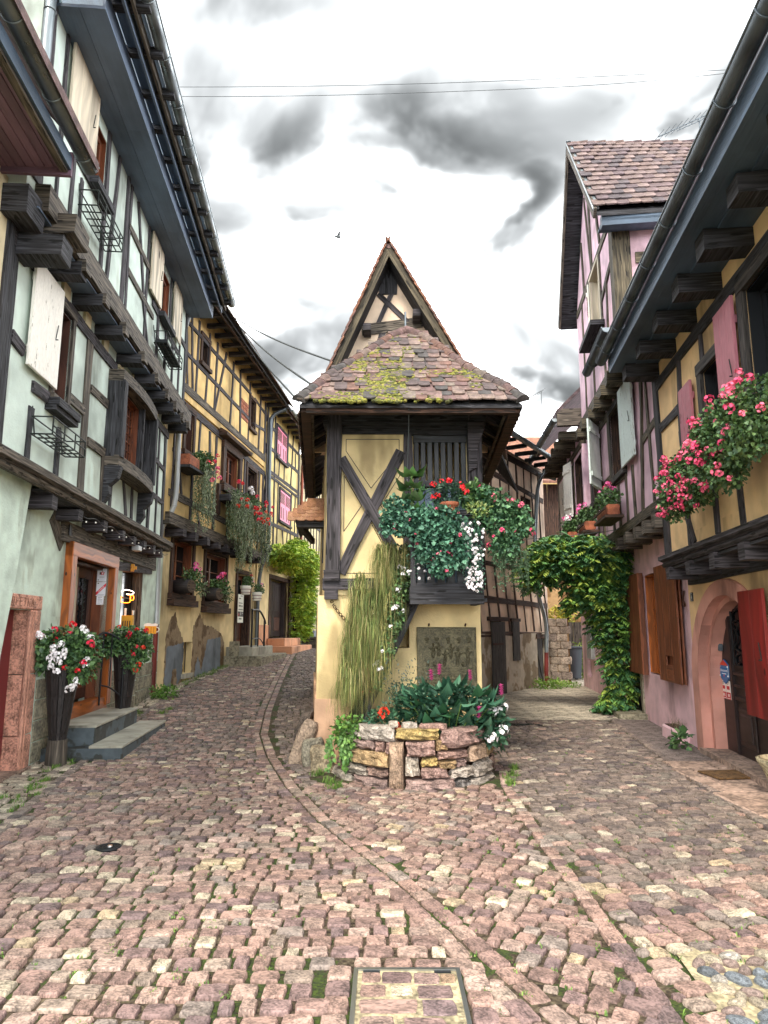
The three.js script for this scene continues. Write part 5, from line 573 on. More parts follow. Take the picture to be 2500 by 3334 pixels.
  t1(-.6, 6.74, 6.9, 6.66, .16); t1(-.5, 4.58, 6.8, 4.44, .16, tg); t1(.0, 5.3, .18, 4.65, .09); t1(.76, 5.4, .76, 4.15, .1); t1(1.8, 6.6, 2.02, 4.5, .12); t1(1.15, 6.7, 1.1, 5.8, .08); t1(-.4, 5.55, 2.3, 5.6, .1); t1(2.3, 4.15, 2.3, 6.6, .12); t1(4.75, 4.2, 4.78, 6.6, .14); t1(6.3, 6.6, 6.3, 4.1, .12); t1(5.9, 5.3, 6.9, 5.3, .1); t1(3.4, 4.4, 3.4, 4.1, .1); t1(1.2, 4.4, 1.4, 4.1, .08); t1(6.75, 4, 6.75, 6.7, .14); t1(-.3, 4.1, -.3, 6.7, .14);
  t2(-1, 7.1, 6.75, 7.12, .19, tg); t2(-1, 7.94, 5.0, 7.88, .1); t2(5.4, 7.88, 6.7, 8.05, .1); t2(-1, 8.68, 5.0, 8.7, .1); t2(5.4, 8.7, 6.7, 8.6, .09); for (const [a, b] of [[.16, .42], [.66, .62], [1.4, 1.26], [3.3, 3.15], [3.9, 4.05], [4.9, 4.85], [6.05, 5.92], [1.96, 1.9]]) t2(a, 9.05, b, 7.15, .09); t2(2.66, 9.05, 1.9, 7.15, .08); t2(6.64, 7.1, 6.64, 9, .14); t2(-.5, 9.05, -.5, 7.1, .12); t2(-.2, 9, .1, 7.2, .08);
  win(g, .89, 1.31, 8.1, 8.74, .3, { fm: M.timberBrown, nu: 1, nv: 1 }); surround(g, .88, 1.32, 8.08, 8.75, .3, .1, M.timberBrown, .04); win(g, 4.96, 5.41, 7.68, 8.57, .3, { fm: M.timberBrown, nu: 1, nv: 1 }); surround(g, 4.95, 5.42, 7.66, 8.58, .3, .09, M.timberBrown, .04);
  { for (let r = 0; r < 5; r++) for (let k = 0; k < 3; k++) put('brick', chamfer(.22, .105, .02, .006), M.terracotta, g, [4.2 + k * .235 - (r % 2) * .06, 7.76 + r * .118, .312]); }
  win(g, .24, .68, 5.72, 6.66, .25, { fm: M.brownPaint, nu: 1, nv: 1 }); surround(g, .22, .7, 5.7, 6.68, .25, .11, M.timberBrown, .04);
  win(g, 2.98, 4.12, 5.52, 6.43, .25, { fm: M.frameBrown, nu: 1, nv: 2, leaves: 3 }); surround(g, 2.95, 4.15, 5.5, 6.45, .25, .22, M.timberBrown, .08, .2); put('window_hood', extr([[0, 0], [.24, .02], [.26, .1], [.1, .2], [0, .22]], 2.3).rotateY(-Math.PI / 2), M.timberBrown, g, [4.72, 6.68, .25]); timber(g, 2.55, 5.4, 2.55, 4.6, .2, .25, M.timberBrown, .08);
  win(g, 5.05, 5.9, 5.42, 6.43, .25, { fm: M.timberBrown, nu: 1, nv: 1, leaves: 2 }); surround(g, 5.02, 5.92, 5.4, 6.45, .25, .12, M.timberBrown, .05);
  // eaves
  put('roof', shell([[[-.6, 9.26, .98], [7.35, 9.02, .98]], [[-.6, 9.45, .6], [7.35, 9.2, .6]], [[-.6, 13, -2.5], [7.35, 13, -2.5]]], .09), M.timberBlack, g); for (let k = 0; k < 13; k++) put('rafter', hewn(.7, .11, .11), tm, g, [.1 + k * .56, 9.2 - k * .018, .6], [0, Math.PI / 2, 0]); timber(g, -.5, 9.18, 7.3, 8.98, .12, .84, M.timberBrown, .06, .05, 'fascia');
  const TG = tileG(.175, .36, .018); for (let r = 0; r < 2; r++) for (let k = 0; k < 46; k++) { const u = -.5 + k * .172 + r * .086; tile(g, TG, pick(TILE_OLD), V3(u, 9.42 - u * .03 + r * .12, .82 - r * .13), V3(0, -.6, .8).normalize(), V3(0, .8, .6), .0); }
  { // cracked ridge of moss and dry growth on the eave
    const L = new Leaves(); for (let k = 0; k < 260; k++) { const u = rr(-.5, 7.3); L.leaf(u, 9.3 - u * .03 + rr(0, .05), rr(.8, 1.05), rdir(1), rdir(), rr(.03, .07), .03, shade(pick([[.2, .19, .1], [.14, .14, .09], [.26, .22, .13]]))); } L.build('eave_moss', g).userData.kind = 'stuff'; }
  pipe(g, [[6.98, 8.88, .92], [6.97, 8.82, .8], [6.92, 8.66, .5], [6.9, 8.52, .42], [6.9, 8.2, .42], [6.9, 6.5, .42], [6.95, 4.2, .42], [7.0, 3.5, .2], [7.0, 2.0, .14], [7.0, .95, .14]], .06, M.zincDark); 
  pipe(g, [[-.42, 9.0, .75], [-.4, 8.6, .45], [-.42, 6.5, .38], [-.36, 4.3, .34], [-.4, 4.05, .25], [-.46, 3.8, .14], [-.46, 1.78, .12]], .055, M.whitePipe); pipe(g, [[-.46, 1.75, .12], [-.46, 1.2, .12], [-.46, .28, .12]], .062, M.redPipe, 'drainpipe_foot');
}
const next = thing('timbered_house', 'yellow half timbered house with closed pink shutters up the street', 'house', [-4.85, 0, -15.0], turnB);
{
  const g = next, tm = M.timber; wall(g, 'lower_wall', M.ochreLow, 7.1, 11.75, .3, 4.25, [[8.75, 11.4, 1.35, 3.42]], .05, .35); bx('plinth', M.terracottaPaint, g, 7.2, 8.7, .4, 1.8, .0, .075); bx('house_core', M.ochreLow, g, 7.1, 11.8, 0, 9, -5, -.6);
  wall(g, 'upper_wall', M.yellowPale, 6.9, 11.75, 4.25, 9.6, [[8.12, 9.54, 7.55, 8.68], [8.72, 10.26, 5.4, 6.55]], .3, .3);
  const t = (a, b, c, d, w = .1) => timber(g, a, b, c, d, w, .3, tm); for (const v of [7.68, 6.88, 5.16, 8.42]) t(6.95, v - .04, 11.7, v + .1, .12); t(7.0, 4.3, 11.7, 4.3, .2); t(7.0, 6.7, 11.7, 6.78, .08); t(6.98, 4.3, 6.98, 9, .16); t(11.66, 4.3, 11.6, 9, .2); t(7.7, 9, 7.4, 7.7, .1); t(7.9, 8.9, 8.0, 4.4, .1); t(9.75, 9, 9.75, 7.7, .09); t(10.6, 9, 10.3, 6.9, .09); t(8.6, 7.5, 8.55, 6.9, .08); t(9.3, 7.5, 9.3, 6.9, .08); t(7.4, 6.8, 7.5, 5.2, .09); t(8.5, 6.7, 8.5, 4.4, .09); t(10.5, 6.8, 10.4, 4.4, .1); t(7.6, 5.1, 7.3, 4.4, .08); t(9.2, 5.2, 9.5, 4.4, .08); t(10.0, 5.2, 9.8, 4.4, .08); t(11.1, 6.8, 11.1, 4.4, .08); t(11.0, 8.4, 11, 7.7, .08);
  const ps = (u0, u1, v0, v1) => { const G = sub('shutter_pair', g), mid = (u0 + u1) / 2; for (const [a, b] of [[u0, mid - .012], [mid + .012, u1]]) { put('leaf', chamfer(b - a, v1 - v0, .04, .006), M.pinkShutter, G, [(a + b) / 2, (v0 + v1) / 2, .31]); const B = []; for (let k = 0; k < 7; k++) { const s = tb(a + .08, b - .08, v1 - .12 - k * .055, v1 - .09 - k * .055, .33, .345); B.push(s); } put('louvre', merge(B), M.maroon, G); const C = []; for (const f of [.3, .7]) C.push(tb(mix(a, b, f) - .05, mix(a, b, f) + .05, v0 + .1, v1 - .6, .332, .34)); put('field', merge(C), M.maroon, G); } surround(g, u0, u1, v0, v1, .3, .08, tm, .05); };
  ps(8.14, 9.52, 7.57, 8.66); ps(8.74, 10.24, 5.42, 6.53);
  const dd = sub('double_door', g); for (const x of [9.35, 10.5]) { put('leaf', chamfer(1.1, 1.95, .05, .008), M.darkDoor, dd, [x, 2.38, -.18]); put('panel', chamfer(.7, .5, .03, .012), M.brownPaint, dd, [x, 1.85, -.15]); for (let k = 0; k < 4; k++) put('board', chamfer(.17, .95, .03, .008), M.darkDoor, dd, [x - .28 + k * .185, 2.8, -.15]); } bx('reveal', M.darkDoor, dd, 11.1, 11.4, 1.35, 3.42, -.2, -.02); surround(g, 8.75, 11.4, 1.36, 3.4, .05, .14, M.timberBrown, .03);
  put('step', chamfer(2.4, .3, .6, .02), M.terracottaPaint, g, [9.6, 1.2, .4]); put('step', chamfer(3.2, .3, 1.0, .02), M.terracottaPaint, g, [9.6, .95, .55]);
  put('roof', shell([[[6.8, 9.06, .95], [11.9, 9.1, .95]], [[6.8, 12.4, -2.5], [11.9, 12.4, -2.5]]], .1), TILE_OLD[3], g); gutter(g, 7.4, 11.9, 9.0, .98, .08, M.zinc); for (let k = 0; k < 7; k++) put('rafter', hewn(.5, .1, .1), tm, g, [7.3 + k * .7, 8.98, .6], [0, Math.PI / 2, 0]); timber(g, 7, 8.94, 11.8, 8.98, .1, .85, M.timberBrown, .03, .04, 'fascia');
  pipe(g, [[11.85, 8.9, .8], [11.85, 8.6, .5], [11.85, 7, .4], [11.85, 4.5, .4], [11.85, 3.4, .3]], .06, M.copper);
}
{
  const g = thing('timbered_house', 'pale house with thin black studs at the top of the climbing street', 'house', [-4.85, 0, -15.0], turnB), tm = M.timber;
  wall(g, 'lower_wall', M.paleWall, 11.75, 21, .4, 4.7, [], .1, .3); wall(g, 'upper_wall', M.paleWall, 11.75, 21, 4.7, 8.6, [], .32, .3); bx('house_core', M.paleWall, g, 11.8, 21, 0, 9, -5, -.3); bx('plinth', M.slatePaint, g, 11.9, 21, .4, 1.6, .09, .13);
  const t = (a, b, c, d, w = .09) => timber(g, a, b, c, d, w, .32, tm); for (let k = 0; k < 14; k++) t(12.2 + k * .62, 4.8, 12.2 + k * .62 + (k % 3 - 1) * .08, 8.4, .08); t(11.9, 4.75, 20, 4.75, .2); t(11.9, 6.1, 20, 6.1, .12); t(11.9, 7.4, 20, 7.4, .12); timber(g, 11.9, 4.55, 20, 4.55, .14, .4, M.timberGrey, .08); for (let k = 0; k < 9; k++) put('joist_end', hewn(.2, .18, .4), M.timberBlack, g, [12.4 + k * .8, 4.56, .25]);
  put('roof', shell([[[11.7, 8.9, 1.0], [21, 8.9, 1.0]], [[11.7, 12, -2.2], [21, 12, -2.2]]], .1), TILE_PLUM[0], g); gutter(g, 11.9, 20, 8.85, 1.0, .08, M.zinc);
}
// ---------------------------------------------------------------- houses on the right
const turnR = frameTurn(-.13, -1), RO = [5.1365, 0, -16];
const orange = thing('timbered_house', 'orange half timbered house with arched doorway and long dark gutter', 'house', RO, turnR);
{
  const g = orange, tm = M.timber;
  const archPath = (P, cu, hw, spring, rise, v0) => { P.moveTo(cu - hw, v0); P.lineTo(cu - hw, spring); const n = 22; for (let k = 1; k <= n; k++) { const a = Math.PI * (1 - k / n); P.lineTo(cu + Math.cos(a) * hw, spring + Math.sin(a) * rise); } P.lineTo(cu + hw, v0); P.closePath(); return P; };
  { const s = new THREE.Shape(); s.moveTo(6.25, -.3); s.lineTo(13, -.3); s.lineTo(13, 2.6); s.lineTo(6.25, 2.6); s.closePath(); s.holes.push(archPath(new THREE.Path(), 7.68, 1.3, 1.0, 1.17, -.29)); const e = new THREE.ExtrudeGeometry(s, { depth: .3, bevelEnabled: false }); e.translate(0, 0, -.3); put('lower_wall', metreUV(e, 0, 0), M.orange, g); }
  { const ring = (ho, so, ri, hi, si, rii, z0, z1, name) => { const s = archPath(new THREE.Shape(), 7.68, ho, so, ri, -.25); s.holes.push(archPath(new THREE.Path(), 7.68, hi, si, rii, -.24)); const e = new THREE.ExtrudeGeometry(s, { depth: z1 - z0, bevelEnabled: true, bevelSize: .012, bevelThickness: .012, bevelSegments: 2 }); e.translate(0, 0, z0); put(name, metreUV(e), M.roseArch, g); }; ring(1.39, 1.0, 1.25, 1.125, 1.0, 1.065, -.28, .03, 'arch_surround'); ring(1.16, 1.0, 1.1, 1.06, 1.0, 1.0, -.3, -.1, 'arch_reveal'); }
  // arched double door with iron grilles
  const dr = sub('arched_door', g); { const s = archPath(new THREE.Shape(), 7.68, 1.08, 1.0, 1.02, .1); const e = new THREE.ExtrudeGeometry(s, { depth: .05, bevelEnabled: false }); e.translate(0, 0, -.3); put('leaf', metreUV(e), M.darkDoor, dr); bx('threshold', M.slab, dr, 6.5, 8.9, -.1, .1, -.3, .08); bx('meeting_stile', M.darkDoor, dr, 6.98, 7.06, .12, 1.86, -.25, -.215);
    for (const x0 of [7.12, 8.0]) { put('pane', new THREE.BoxGeometry(.56, .72, .01), M.glass, dr, [x0 + .29, 1.55, -.245]); const B = [], z = -.225; const cx = x0 + .29; for (const y of [1.22, 1.55, 1.88]) { } for (const q of [-1, 1]) { B.push(tubeG([[cx + q * .02, 1.9, z], [cx + q * .2, 1.84, z], [cx + q * .2, 1.74, z], [cx + q * .08, 1.76, z], [cx - q * .12, 1.6, z], [cx - q * .2, 1.44, z], [cx - q * .05, 1.38, z], [cx + q * .2, 1.3, z], [cx + q * .16, 1.22, z], [cx + q * .05, 1.24, z]], .011, 50, 5)); B.push(tubeG([[cx + q * .22, 1.7, z], [cx + q * .06, 1.55, z], [cx + q * .22, 1.4, z]], .01, 16, 5)); } B.push(barG([cx - .26, 1.2, z], [cx + .26, 1.2, z], .012), barG([cx - .26, 1.2, z], [cx - .26, 1.9, z], .012), barG([cx + .26, 1.2, z], [cx + .26, 1.9, z], .012)); put('grille', merge(B), M.blackIron, dr); for (const [y, h] of [[1.1, .035], [.95, .03], [.8, .05]]) put('moulding', chamfer(.62, h, .05, .01), M.darkDoor, dr, [cx, y, -.235]); put('panel', chamfer(.5, .46, .03, .014), M.darkDoor, dr, [cx, .46, -.24]); put('panel', chamfer(.36, .32, .03, .014), M.darkDoor, dr, [cx, .46, -.222]); }
    put('letter_slot', chamfer(.16, .05, .02, .004), M.zincDark, dr, [7.5, .88, -.235]); put('bell_box', chamfer(.1, .1, .06, .01), M.zincDark, dr, [6.68, 1.42, -.22]); }
  // first floor
  wall(g, 'upper_wall', M.orange, 6.45, 13, 2.6, 5.75, [[8.46, 9.06, 3.55, 4.62], [9.82, 10.9, 3.5, 4.95]], .3, .3); bx('house_core', M.orange, g, 6.5, 13, 0, 5.8, -6, -.5); bx('end_wall', M.orange, g, 6.45, 6.7, 2.6, 5.75, -5, .0);
  put('ledge_beam', (() => { const s = extr([[0, 0], [.1, 0], [.13, .04], [.1, .07], [.17, .1], [.17, .15], [.12, .17], [0, .18]], 6.5); s.rotateY(-Math.PI / 2); s.translate(6.5, 0, 0); return metreUV(s); })(), tm, g, [6.5, 2.5, .28]);
  for (const u of [6.8, 7.68, 8.55, 9.43, 10.3, 11.2]) { put('joist_end', hewn(.17, .17, .42, .012), tm, g, [u, 2.4, .2]); } bx('soffit_board', M.timberBlack, g, 6.5, 13, 2.46, 2.49, -.02, .36); timber(g, 6.4, 2.36, 13, 2.36, .2, .0, M.timberBlack, .05, .2, 'wall_plate');
  const t = (a, b, c, d, w = .12, m = tm) => timber(g, a, b, c, d, w, .3, m); t(6.52, 2.68, 6.46, 5.4, .18, M.timberBlack); t(6.5, 5.16, 12.8, 5.12, .15, M.timberBlack); t(7.62, 5.1, 7.52, 4.0, .1); t(6.58, 4.5, 7.48, 4.5, .12); t(8.5, 5.1, 8.5, 4.74, .08); t(7.5, 4.2, 7.56, 2.7, .09); t(7.42, 3.2, 7.72, 2.7, .1); t(8.55, 3.5, 8.56, 2.7, .1); t(9.24, 3.5, 9.28, 2.7, .1); t(9.7, 5.1, 9.72, 3.4, .14); t(10.2, 3.4, 10.2, 2.7, .11); t(6.6, 3.5, 7.5, 3.5, .1); t(9.08, 5.1, 9.1, 4.75, .08); t(6.62, 2.7, 6.62, 3.6, .1);
  surround(g, 8.46, 9.06, 3.55, 4.62, .3, .13, M.greyDoor, .045); win(g, 8.47, 9.05, 3.56, 4.61, .3, { set: .1, fm: M.blackIron, nu: 1, nv: 2 }); surround(g, 9.82, 10.9, 3.5, 4.95, .3, .12, M.greyDoor, .05); win(g, 9.83, 10.89, 3.51, 4.94, .3, { set: .12, fm: M.blackIron, nu: 1, nv: 2, leaves: 2 });
  shutter(g, 7.68, 3.5, 4.66, .352, .46, 0, M.roseShutter, { n: 3 }); shutter(g, 9.12, 3.5, 5.0, .37, .52, 0, M.roseShutter, { n: 3 }); shutter(g, 8.36, .74, 2.07, .09, .66, 0, M.redShutter, { n: 2, battens: false });
  // eaves
  for (let k = 0; k < 8; k++) { put('joist_end', hewn(.24, .2, .62, .02), M.timberBlack, g, [6.56 + k * .86, 5.36, .45]); } bx('soffit_board', M.navyBoard, g, 6.3, 13, 5.46, 5.49, .3, .62); bx('soffit_board', M.navyBoard, g, 6.3, 13, 5.48, 5.52, .615, .92); bx('fascia', M.navyBoard, g, 6.2, 13, 5.53, 5.72, .88, .905);
  put('roof', shell([[[13, 5.83, 1.02], [6.15, 5.83, 1.02]], [[13, 5.98, .7], [6.15, 5.98, .7]], [[13, 9.4, -2.6], [6.15, 9.4, -2.6]]], .09), M.timberBlack, g); gutter(g, 6.02, 13, 5.78, .98, .08, M.zincDark); const TG = tileG(.18, .36, .018); for (let r = 0; r < 3; r++) for (let k = 0; k < 36; k++) tile(g, TG, pick(TILE_PLUM), V3(6.2 + k * .178 + (r % 2) * .09, 6.02 + r * .13, .7 - r * .12), V3(0, -.68, .73).normalize(), V3(0, .73, .68), .01);
  sheet('number_plate', null, null, .1, .12, canvasTex(64, 80, (x, w, h) => { x.fillStyle = '#22262c'; x.fillRect(0, 0, w, h); x.fillStyle = '#eee'; x.fillRect(8, 8, 48, 64); x.fillStyle = '#22262c'; x.fillRect(12, 12, 40, 56); x.fillStyle = '#f2f2f2'; x.font = 'bold 46px serif'; x.textAlign = 'center'; x.fillText('4', 32, 57); }), g, [6.42, 2.1, .01], null, .012, M.lidGrey);
}
orange.updateMatrixWorld(true);
{
  const f = [0, turnR, 0];
  { const t = thing('hotel_plaque', 'blue six sided plaque with red top on the arched door', 'plaque', toWorld(orange, 6.75, 1.11, -.244), turnR); const hex = [[0, .15], [.17, .075], [.17, -.08], [0, -.16], [-.17, -.08], [-.17, .075]]; put('plate', extr(hex, .012, .003), mat({ color: lin('#1f6fae'), roughness: .35 }), t); put('red_top', extr([[0, .145], [.165, .075], [-.165, .075]], .003), mat({ color: lin('#d8452e'), roughness: .4 }), t, [0, 0, .0155]); sheet('lettering', null, null, .3, .12, canvasTex(256, 104, (x, w, h) => { x.fillStyle = '#1f6fae'; x.fillRect(0, 0, w, h); x.fillStyle = '#fff'; x.font = 'bold 38px sans-serif'; x.textAlign = 'center'; x.fillText('Clévacances', 128, 48, 240); x.fillRect(60, 66, 140, 8); x.fillStyle = '#d0506a'; x.fillRect(112, 82, 34, 18); }), t, [0, -.012, .018]); const S = []; for (const [x, y] of [[.14, .06], [-.14, .06], [.14, -.06], [-.14, -.06]]) { const q = new THREE.SphereGeometry(.012, 8, 6); q.translate(x, y, .018); S.push(q); } put('screw', merge(S), M.white, t); }
  for (const k of [0, 1]) sheet('door_sticker', k ? 'red and white strip sticker on the arched door, next to the letter slot' : 'red and white strip sticker on the arched door, next to its hinge jamb', 'sticker', .15, .24, canvasTex(96, 160, (x, w, h) => { x.fillStyle = '#f0e6de'; x.fillRect(0, 0, w, h); x.fillStyle = '#c8202c'; x.fillRect(0, 100, w, 60); x.fillRect(14, 46, 66, 30); x.fillStyle = '#f0e6de'; x.fillRect(30, 112, 16, 26); x.fillRect(54, 112, 16, 26); x.fillRect(10, 148, 70, 6); x.fillStyle = '#777'; x.fillRect(14, 14, 60, 6); x.fillRect(14, 26, 44, 6); }), scene, toWorld(orange, 6.64 + k * .165, .87, -.246), f);
  tag(put('door_mat', chamfer(.5, .42, .02, .006).rotateX(-Math.PI / 2), M.coir, scene, [3.86, .052, -8.05], [0, .12, 0]), 'brown coir doormat on the slabs before the arched door', 'doormat');
  tag(put('stone_pot', metreUV(new THREE.LatheGeometry([[.0, 0], [.13, 0], [.17, .06], [.25, .26], [.29, .32], [.3, .36], [.26, .37], [.2, .26], [0, .24]].map(p => new THREE.Vector2(...p)), 24)), M.mortar, scene, [3.99, .03, -7.05]), 'round tan stone pot standing on the slabs by the orange house', 'pot');
}
// ---------------------------------------------------------------- pink house
const pink = thing('timbered_house', 'tall pink half timbered house whose tiled gable looks over the lane', 'house', RO, turnR);
{
  const g = pink, to = M.timberOlive, tm = M.timber;
  wall(g, 'lower_wall', M.pinkLow, .5, 6.25, -.3, 3.35, [[3.78, 4.88, .9, 2.6], [2.0, 3.1, .05, 2.12]], .0, .32); wall(g, 'middle_wall', M.pink, .5, 6.45, 3.35, 6.1, [[3.12, 4.2, 4.48, 5.78], [.92, 1.84, 4.44, 5.82]], .3, .3); bx('house_core', M.pink, g, .6, 6.3, 0, 6.4, -6, -.5);
  { const s = extr([[.75, 6.1], [5.0, 6.1], [5.0, 8.95], [2.93, 11.75], [.75, 8.95]], .25); const h = new THREE.Shape([[.75, 6.1], [5.0, 6.1], [5.0, 8.95], [2.93, 11.75], [.75, 8.95]].map(p => new THREE.Vector2(...p))); const p = new THREE.Path(); p.moveTo(2.72, 7.5); p.lineTo(2.72, 8.85); p.lineTo(3.62, 8.85); p.lineTo(3.62, 7.5); p.closePath(); h.holes.push(p); const e = new THREE.ExtrudeGeometry(h, { depth: .25, bevelEnabled: false }); e.translate(0, 0, .2); put('gable_wall', metreUV(e, 0, 0), M.pink, g); }
  bx('side_wall', M.pink, g, 4.72, 4.985, 5.9, 8.9, -6, .19); bx('rear_side_wall', M.pink, g, .76, 1.0, 6, 8.9, -6, .19);
  // window with folded pine shutters
  win(g, 3.79, 4.87, .92, 2.58, 0, { set: .12, leaves: 2, nu: 1, nv: 3, fm: M.orangeWood }); for (const [u, d] of [[3.74, -1], [4.92, 1]]) { const G = sub('folding_shutter', g, [u, 0, .03]); for (let k = 0; k < 3; k++) put('board', chamfer(.36, 1.78, .03, .005), M.pineShutter, G, [d * (.19 + k * .365), 1.76, .02]); for (let k = 0; k < 3; k++) { if (d > 0 && k === 1) { put('board', chamfer(.36, 1.39, .03, .005), M.pineShutter, G, [.565, 1.955, .075]); put('board', chamfer(.36, .25, .03, .005), M.pineShutter, G, [.565, .995, .075]); } else put('board', chamfer(.36, 1.78, .03, .005), M.pineShutter, G, [d * (.2 + k * .365), 1.76, .075]); } put('edge_board', chamfer(.03, 1.78, .1, .004), M.pineShutter, G, [d * .0, 1.76, .045]); }
  const dd = sub('door', g); for (let k = 0; k < 4; k++) put('board', chamfer(.262, 2.0, .04, .006), M.darkDoor, dd, [2.17 + k * .265, 1.08, -.2]); bx('door_frame', M.greyBlock, g, 1.86, 2.0, -.05, 2.25, -.2, .03); bx('door_frame', M.greyBlock, g, 3.1, 3.24, -.05, 2.25, -.2, .03); bx('door_frame', M.greyBlock, g, 1.9, 3.2, 2.12, 2.24, -.2, .035); put('doorstep', chamfer(2.0, .2, .5, .02), M.greyBlock, g, [2.4, .06, .24]);
  put('iron_hook', tubeG([[6.14, 2.2, .03], [6.14, 2.05, .05], [6.17, 1.98, .05], [6.22, 1.99, .05], [6.2, 2.05, .05]], .014, 20, 5), M.rust, g);
  // jetty of the first floor
  timber(g, 1.2, 3.38, 6.5, 3.42, .17, .3, to, .08, .26, 'ledge_beam'); for (const u of [1.6, 2.3, 3.0, 3.7, 4.4, 5.1, 5.7, 6.3]) put('joist_end', hewn(.2, .2, .46, .02), M.timberGrey, g, [u, 3.2, .2]); bx('soffit_board', M.timberBlack, g, .6, 6.4, 3.3, 3.32, .0, .3);
  const t1 = (a, b, c, d, w = .12, m = to) => timber(g, a, b, c, d, w, .3, m); t1(5.72, 5.8, 5.3, 3.5, .1); t1(6.4, 6.0, 6.4, 3.45, .16); t1(4.75, 4.4, 4.8, 3.5, .1); t1(4.22, 4.4, 4.22, 3.5, .08); t1(5.5, 4.6, 6.35, 4.7, .12); t1(5.9, 5.9, 6.0, 3.5, .08); t1(2.95, 5.85, 3.0, 3.5, .16); t1(.8, 5.86, 6.4, 5.84, .16); t1(2.0, 5.8, 2.05, 3.5, .12); t1(.75, 5.8, .75, 3.5, .14); t1(3.05, 4.4, 4.3, 4.38, .12); t1(.9, 4.36, 1.9, 4.36, .12); t1(2.1, 4.6, 2.9, 4.6, .1); t1(1.4, 4.3, 1.4, 3.5, .1); t1(3.6, 4.3, 3.6, 3.5, .1);
  win(g, 3.13, 4.19, 4.49, 5.77, .3, { set: .14, fm: M.timberBrown, leaves: 2, nu: 1, nv: 2 }); surround(g, 3.12, 4.2, 4.48, 5.78, .3, .1, M.greyDoor, .03); win(g, .93, 1.83, 4.45, 5.81, .3, { set: .14, fm: M.timberBrown, leaves: 2, nu: 1, nv: 2 }); surround(g, .92, 1.84, 4.44, 5.82, .3, .1, M.greyDoor, .03);
  shutter(g, 4.28, 4.46, 5.86, .375, .98, 0, M.mintShutter, { n: 4 }); shutter(g, 2.0, 4.5, 5.86, .36, .72, -.36, M.mintShutter, { n: 2 }); shutter(g, 2.2, 4.5, 5.84, .37, .72, -.46, M.mintShutter, { n: 2 });
  // second jetty and gable framing
  timber(g, 1.0, 6.2, 6.3, 6.12, .2, .45, to, .1, .26, 'jetty_beam'); for (const u of [1.2, 1.9, 2.6, 3.3, 4.0, 4.7, 5.4, 6.1]) put('jetty_bracket', hewn(.24, .22, .5, .03), to, g, [u, 5.98, .4]);
  const t2 = (a, b, c, d, w = .14, m = to) => timber(g, a, b, c, d, w, .45, m); t2(4.86, 6.2, 4.86, 8.85, .28); t2(.9, 8.95, 4.9, 8.92, .16); t2(2.62, 8.9, 2.6, 6.3, .1); t2(3.72, 8.9, 3.76, 6.3, .12); t2(3.4, 10.9, 3.9, 9.05, .1); t2(2.5, 10.9, 2.9, 9.05, .1); t2(3.0, 9.0, 2.95, 11.3, .1); t2(3.8, 7.9, 4.75, 8.15, .12); t2(3.8, 7.4, 2.6, 7.4, .14); t2(4.3, 8.1, 4.1, 6.3, .1); t2(1.6, 8.9, 1.55, 6.3, .1); t2(2.0, 9.0, 1.9, 10.2, .1); t2(4.2, 7.0, 4.8, 7.0, .1);
  const side = (v0, z0, v1, z1, w = .18) => { const L = Math.hypot(v1 - v0, z1 - z0), o = put('timber', hewn(L, w, .12), to, g, [4.985 - .03, (v0 + v1) / 2, (z0 + z1) / 2]); o.rotation.set(0, Math.PI / 2, 0); o.rotation.order = 'YZX'; o.rotation.z = Math.atan2(v1 - v0, z0 - z1); }; side(8.06, .1, 8.06, -5, .2); side(7.0, .1, 7.9, -.5, .14); side(8.8, .1, 8.8, -5, .2); side(6.6, -1.6, 8.7, -1.6, .16); side(6.6, -3.4, 8.7, -3.4, .16); put('corner_post', hewn(2.8, .3, .3), to, g, [4.86, 7.5, .32], [0, 0, Math.PI / 2]);
  win(g, 2.73, 3.61, 7.51, 8.84, .45, { set: .12, fm: M.creamShutter, nu: 1, nv: 1, fw: .05 }); surround(g, 2.72, 3.62, 7.5, 8.85, .45, .06, M.creamShutter, .03); bx('inner_shutter', M.frameBrown, g, 3.1, 3.58, 7.54, 8.8, .26, .3); bx('window_sill', M.timberBlack, g, 2.5, 3.9, 7.36, 7.46, .45, .72); { const G = shutter(g, 2.6, 7.55, 8.85, .5, .62, Math.PI - .25, M.whiteShutter, { n: 2 }); const B = []; for (let k = 0; k < 9; k++) B.push(tb(.08, .54, 8.2 + k * .055, 8.225 + k * .055, -.035, -.02)); put('louvre', merge(B), M.maroon, G); }
  // roof: near slope tile by tile
  const roof = sub('roof', g), R0 = V3(2.93, 11.92, .8), E0 = V3(5.4, 8.78, .8), F0 = V3(.46, 8.95, .8); put('roof_deck', merge([shell([[[2.93, 11.88, .8], [2.15, 11.88, -6]], [[5.4, 8.74, .8], [5.2, 8.74, -6]]], .08), shell([[[2.15, 11.88, -6], [2.93, 11.88, .8]], [[.46, 8.9, -6], [.46, 8.9, .8]]], .08)]), M.timberBlack, roof);
  { const down = E0.clone().sub(R0).normalize(), nr = V3(-down.y, down.x, 0), L = R0.distanceTo(E0), TG = [tileG(.2, .42, .02, .42), tileG(.196, .42, .024, .42)]; let n = 0; const rows = 15; for (let r = 0; r < rows; r++) for (let c = 0; c < 20; c++) { const z = .74 - (c + (r % 2) * .5) * .2; tile(roof, TG[(r + c) % 2], pick(TILE_PLUM), R0.clone().addScaledVector(down, (r + 1) / rows * L - .4).setZ(z).add(V3((z - .8) * mix(.115, .03, r / rows), 0, 0)), down.clone().addScaledVector(nr, .11).normalize(), nr, .02 + rr(0, .012)); }
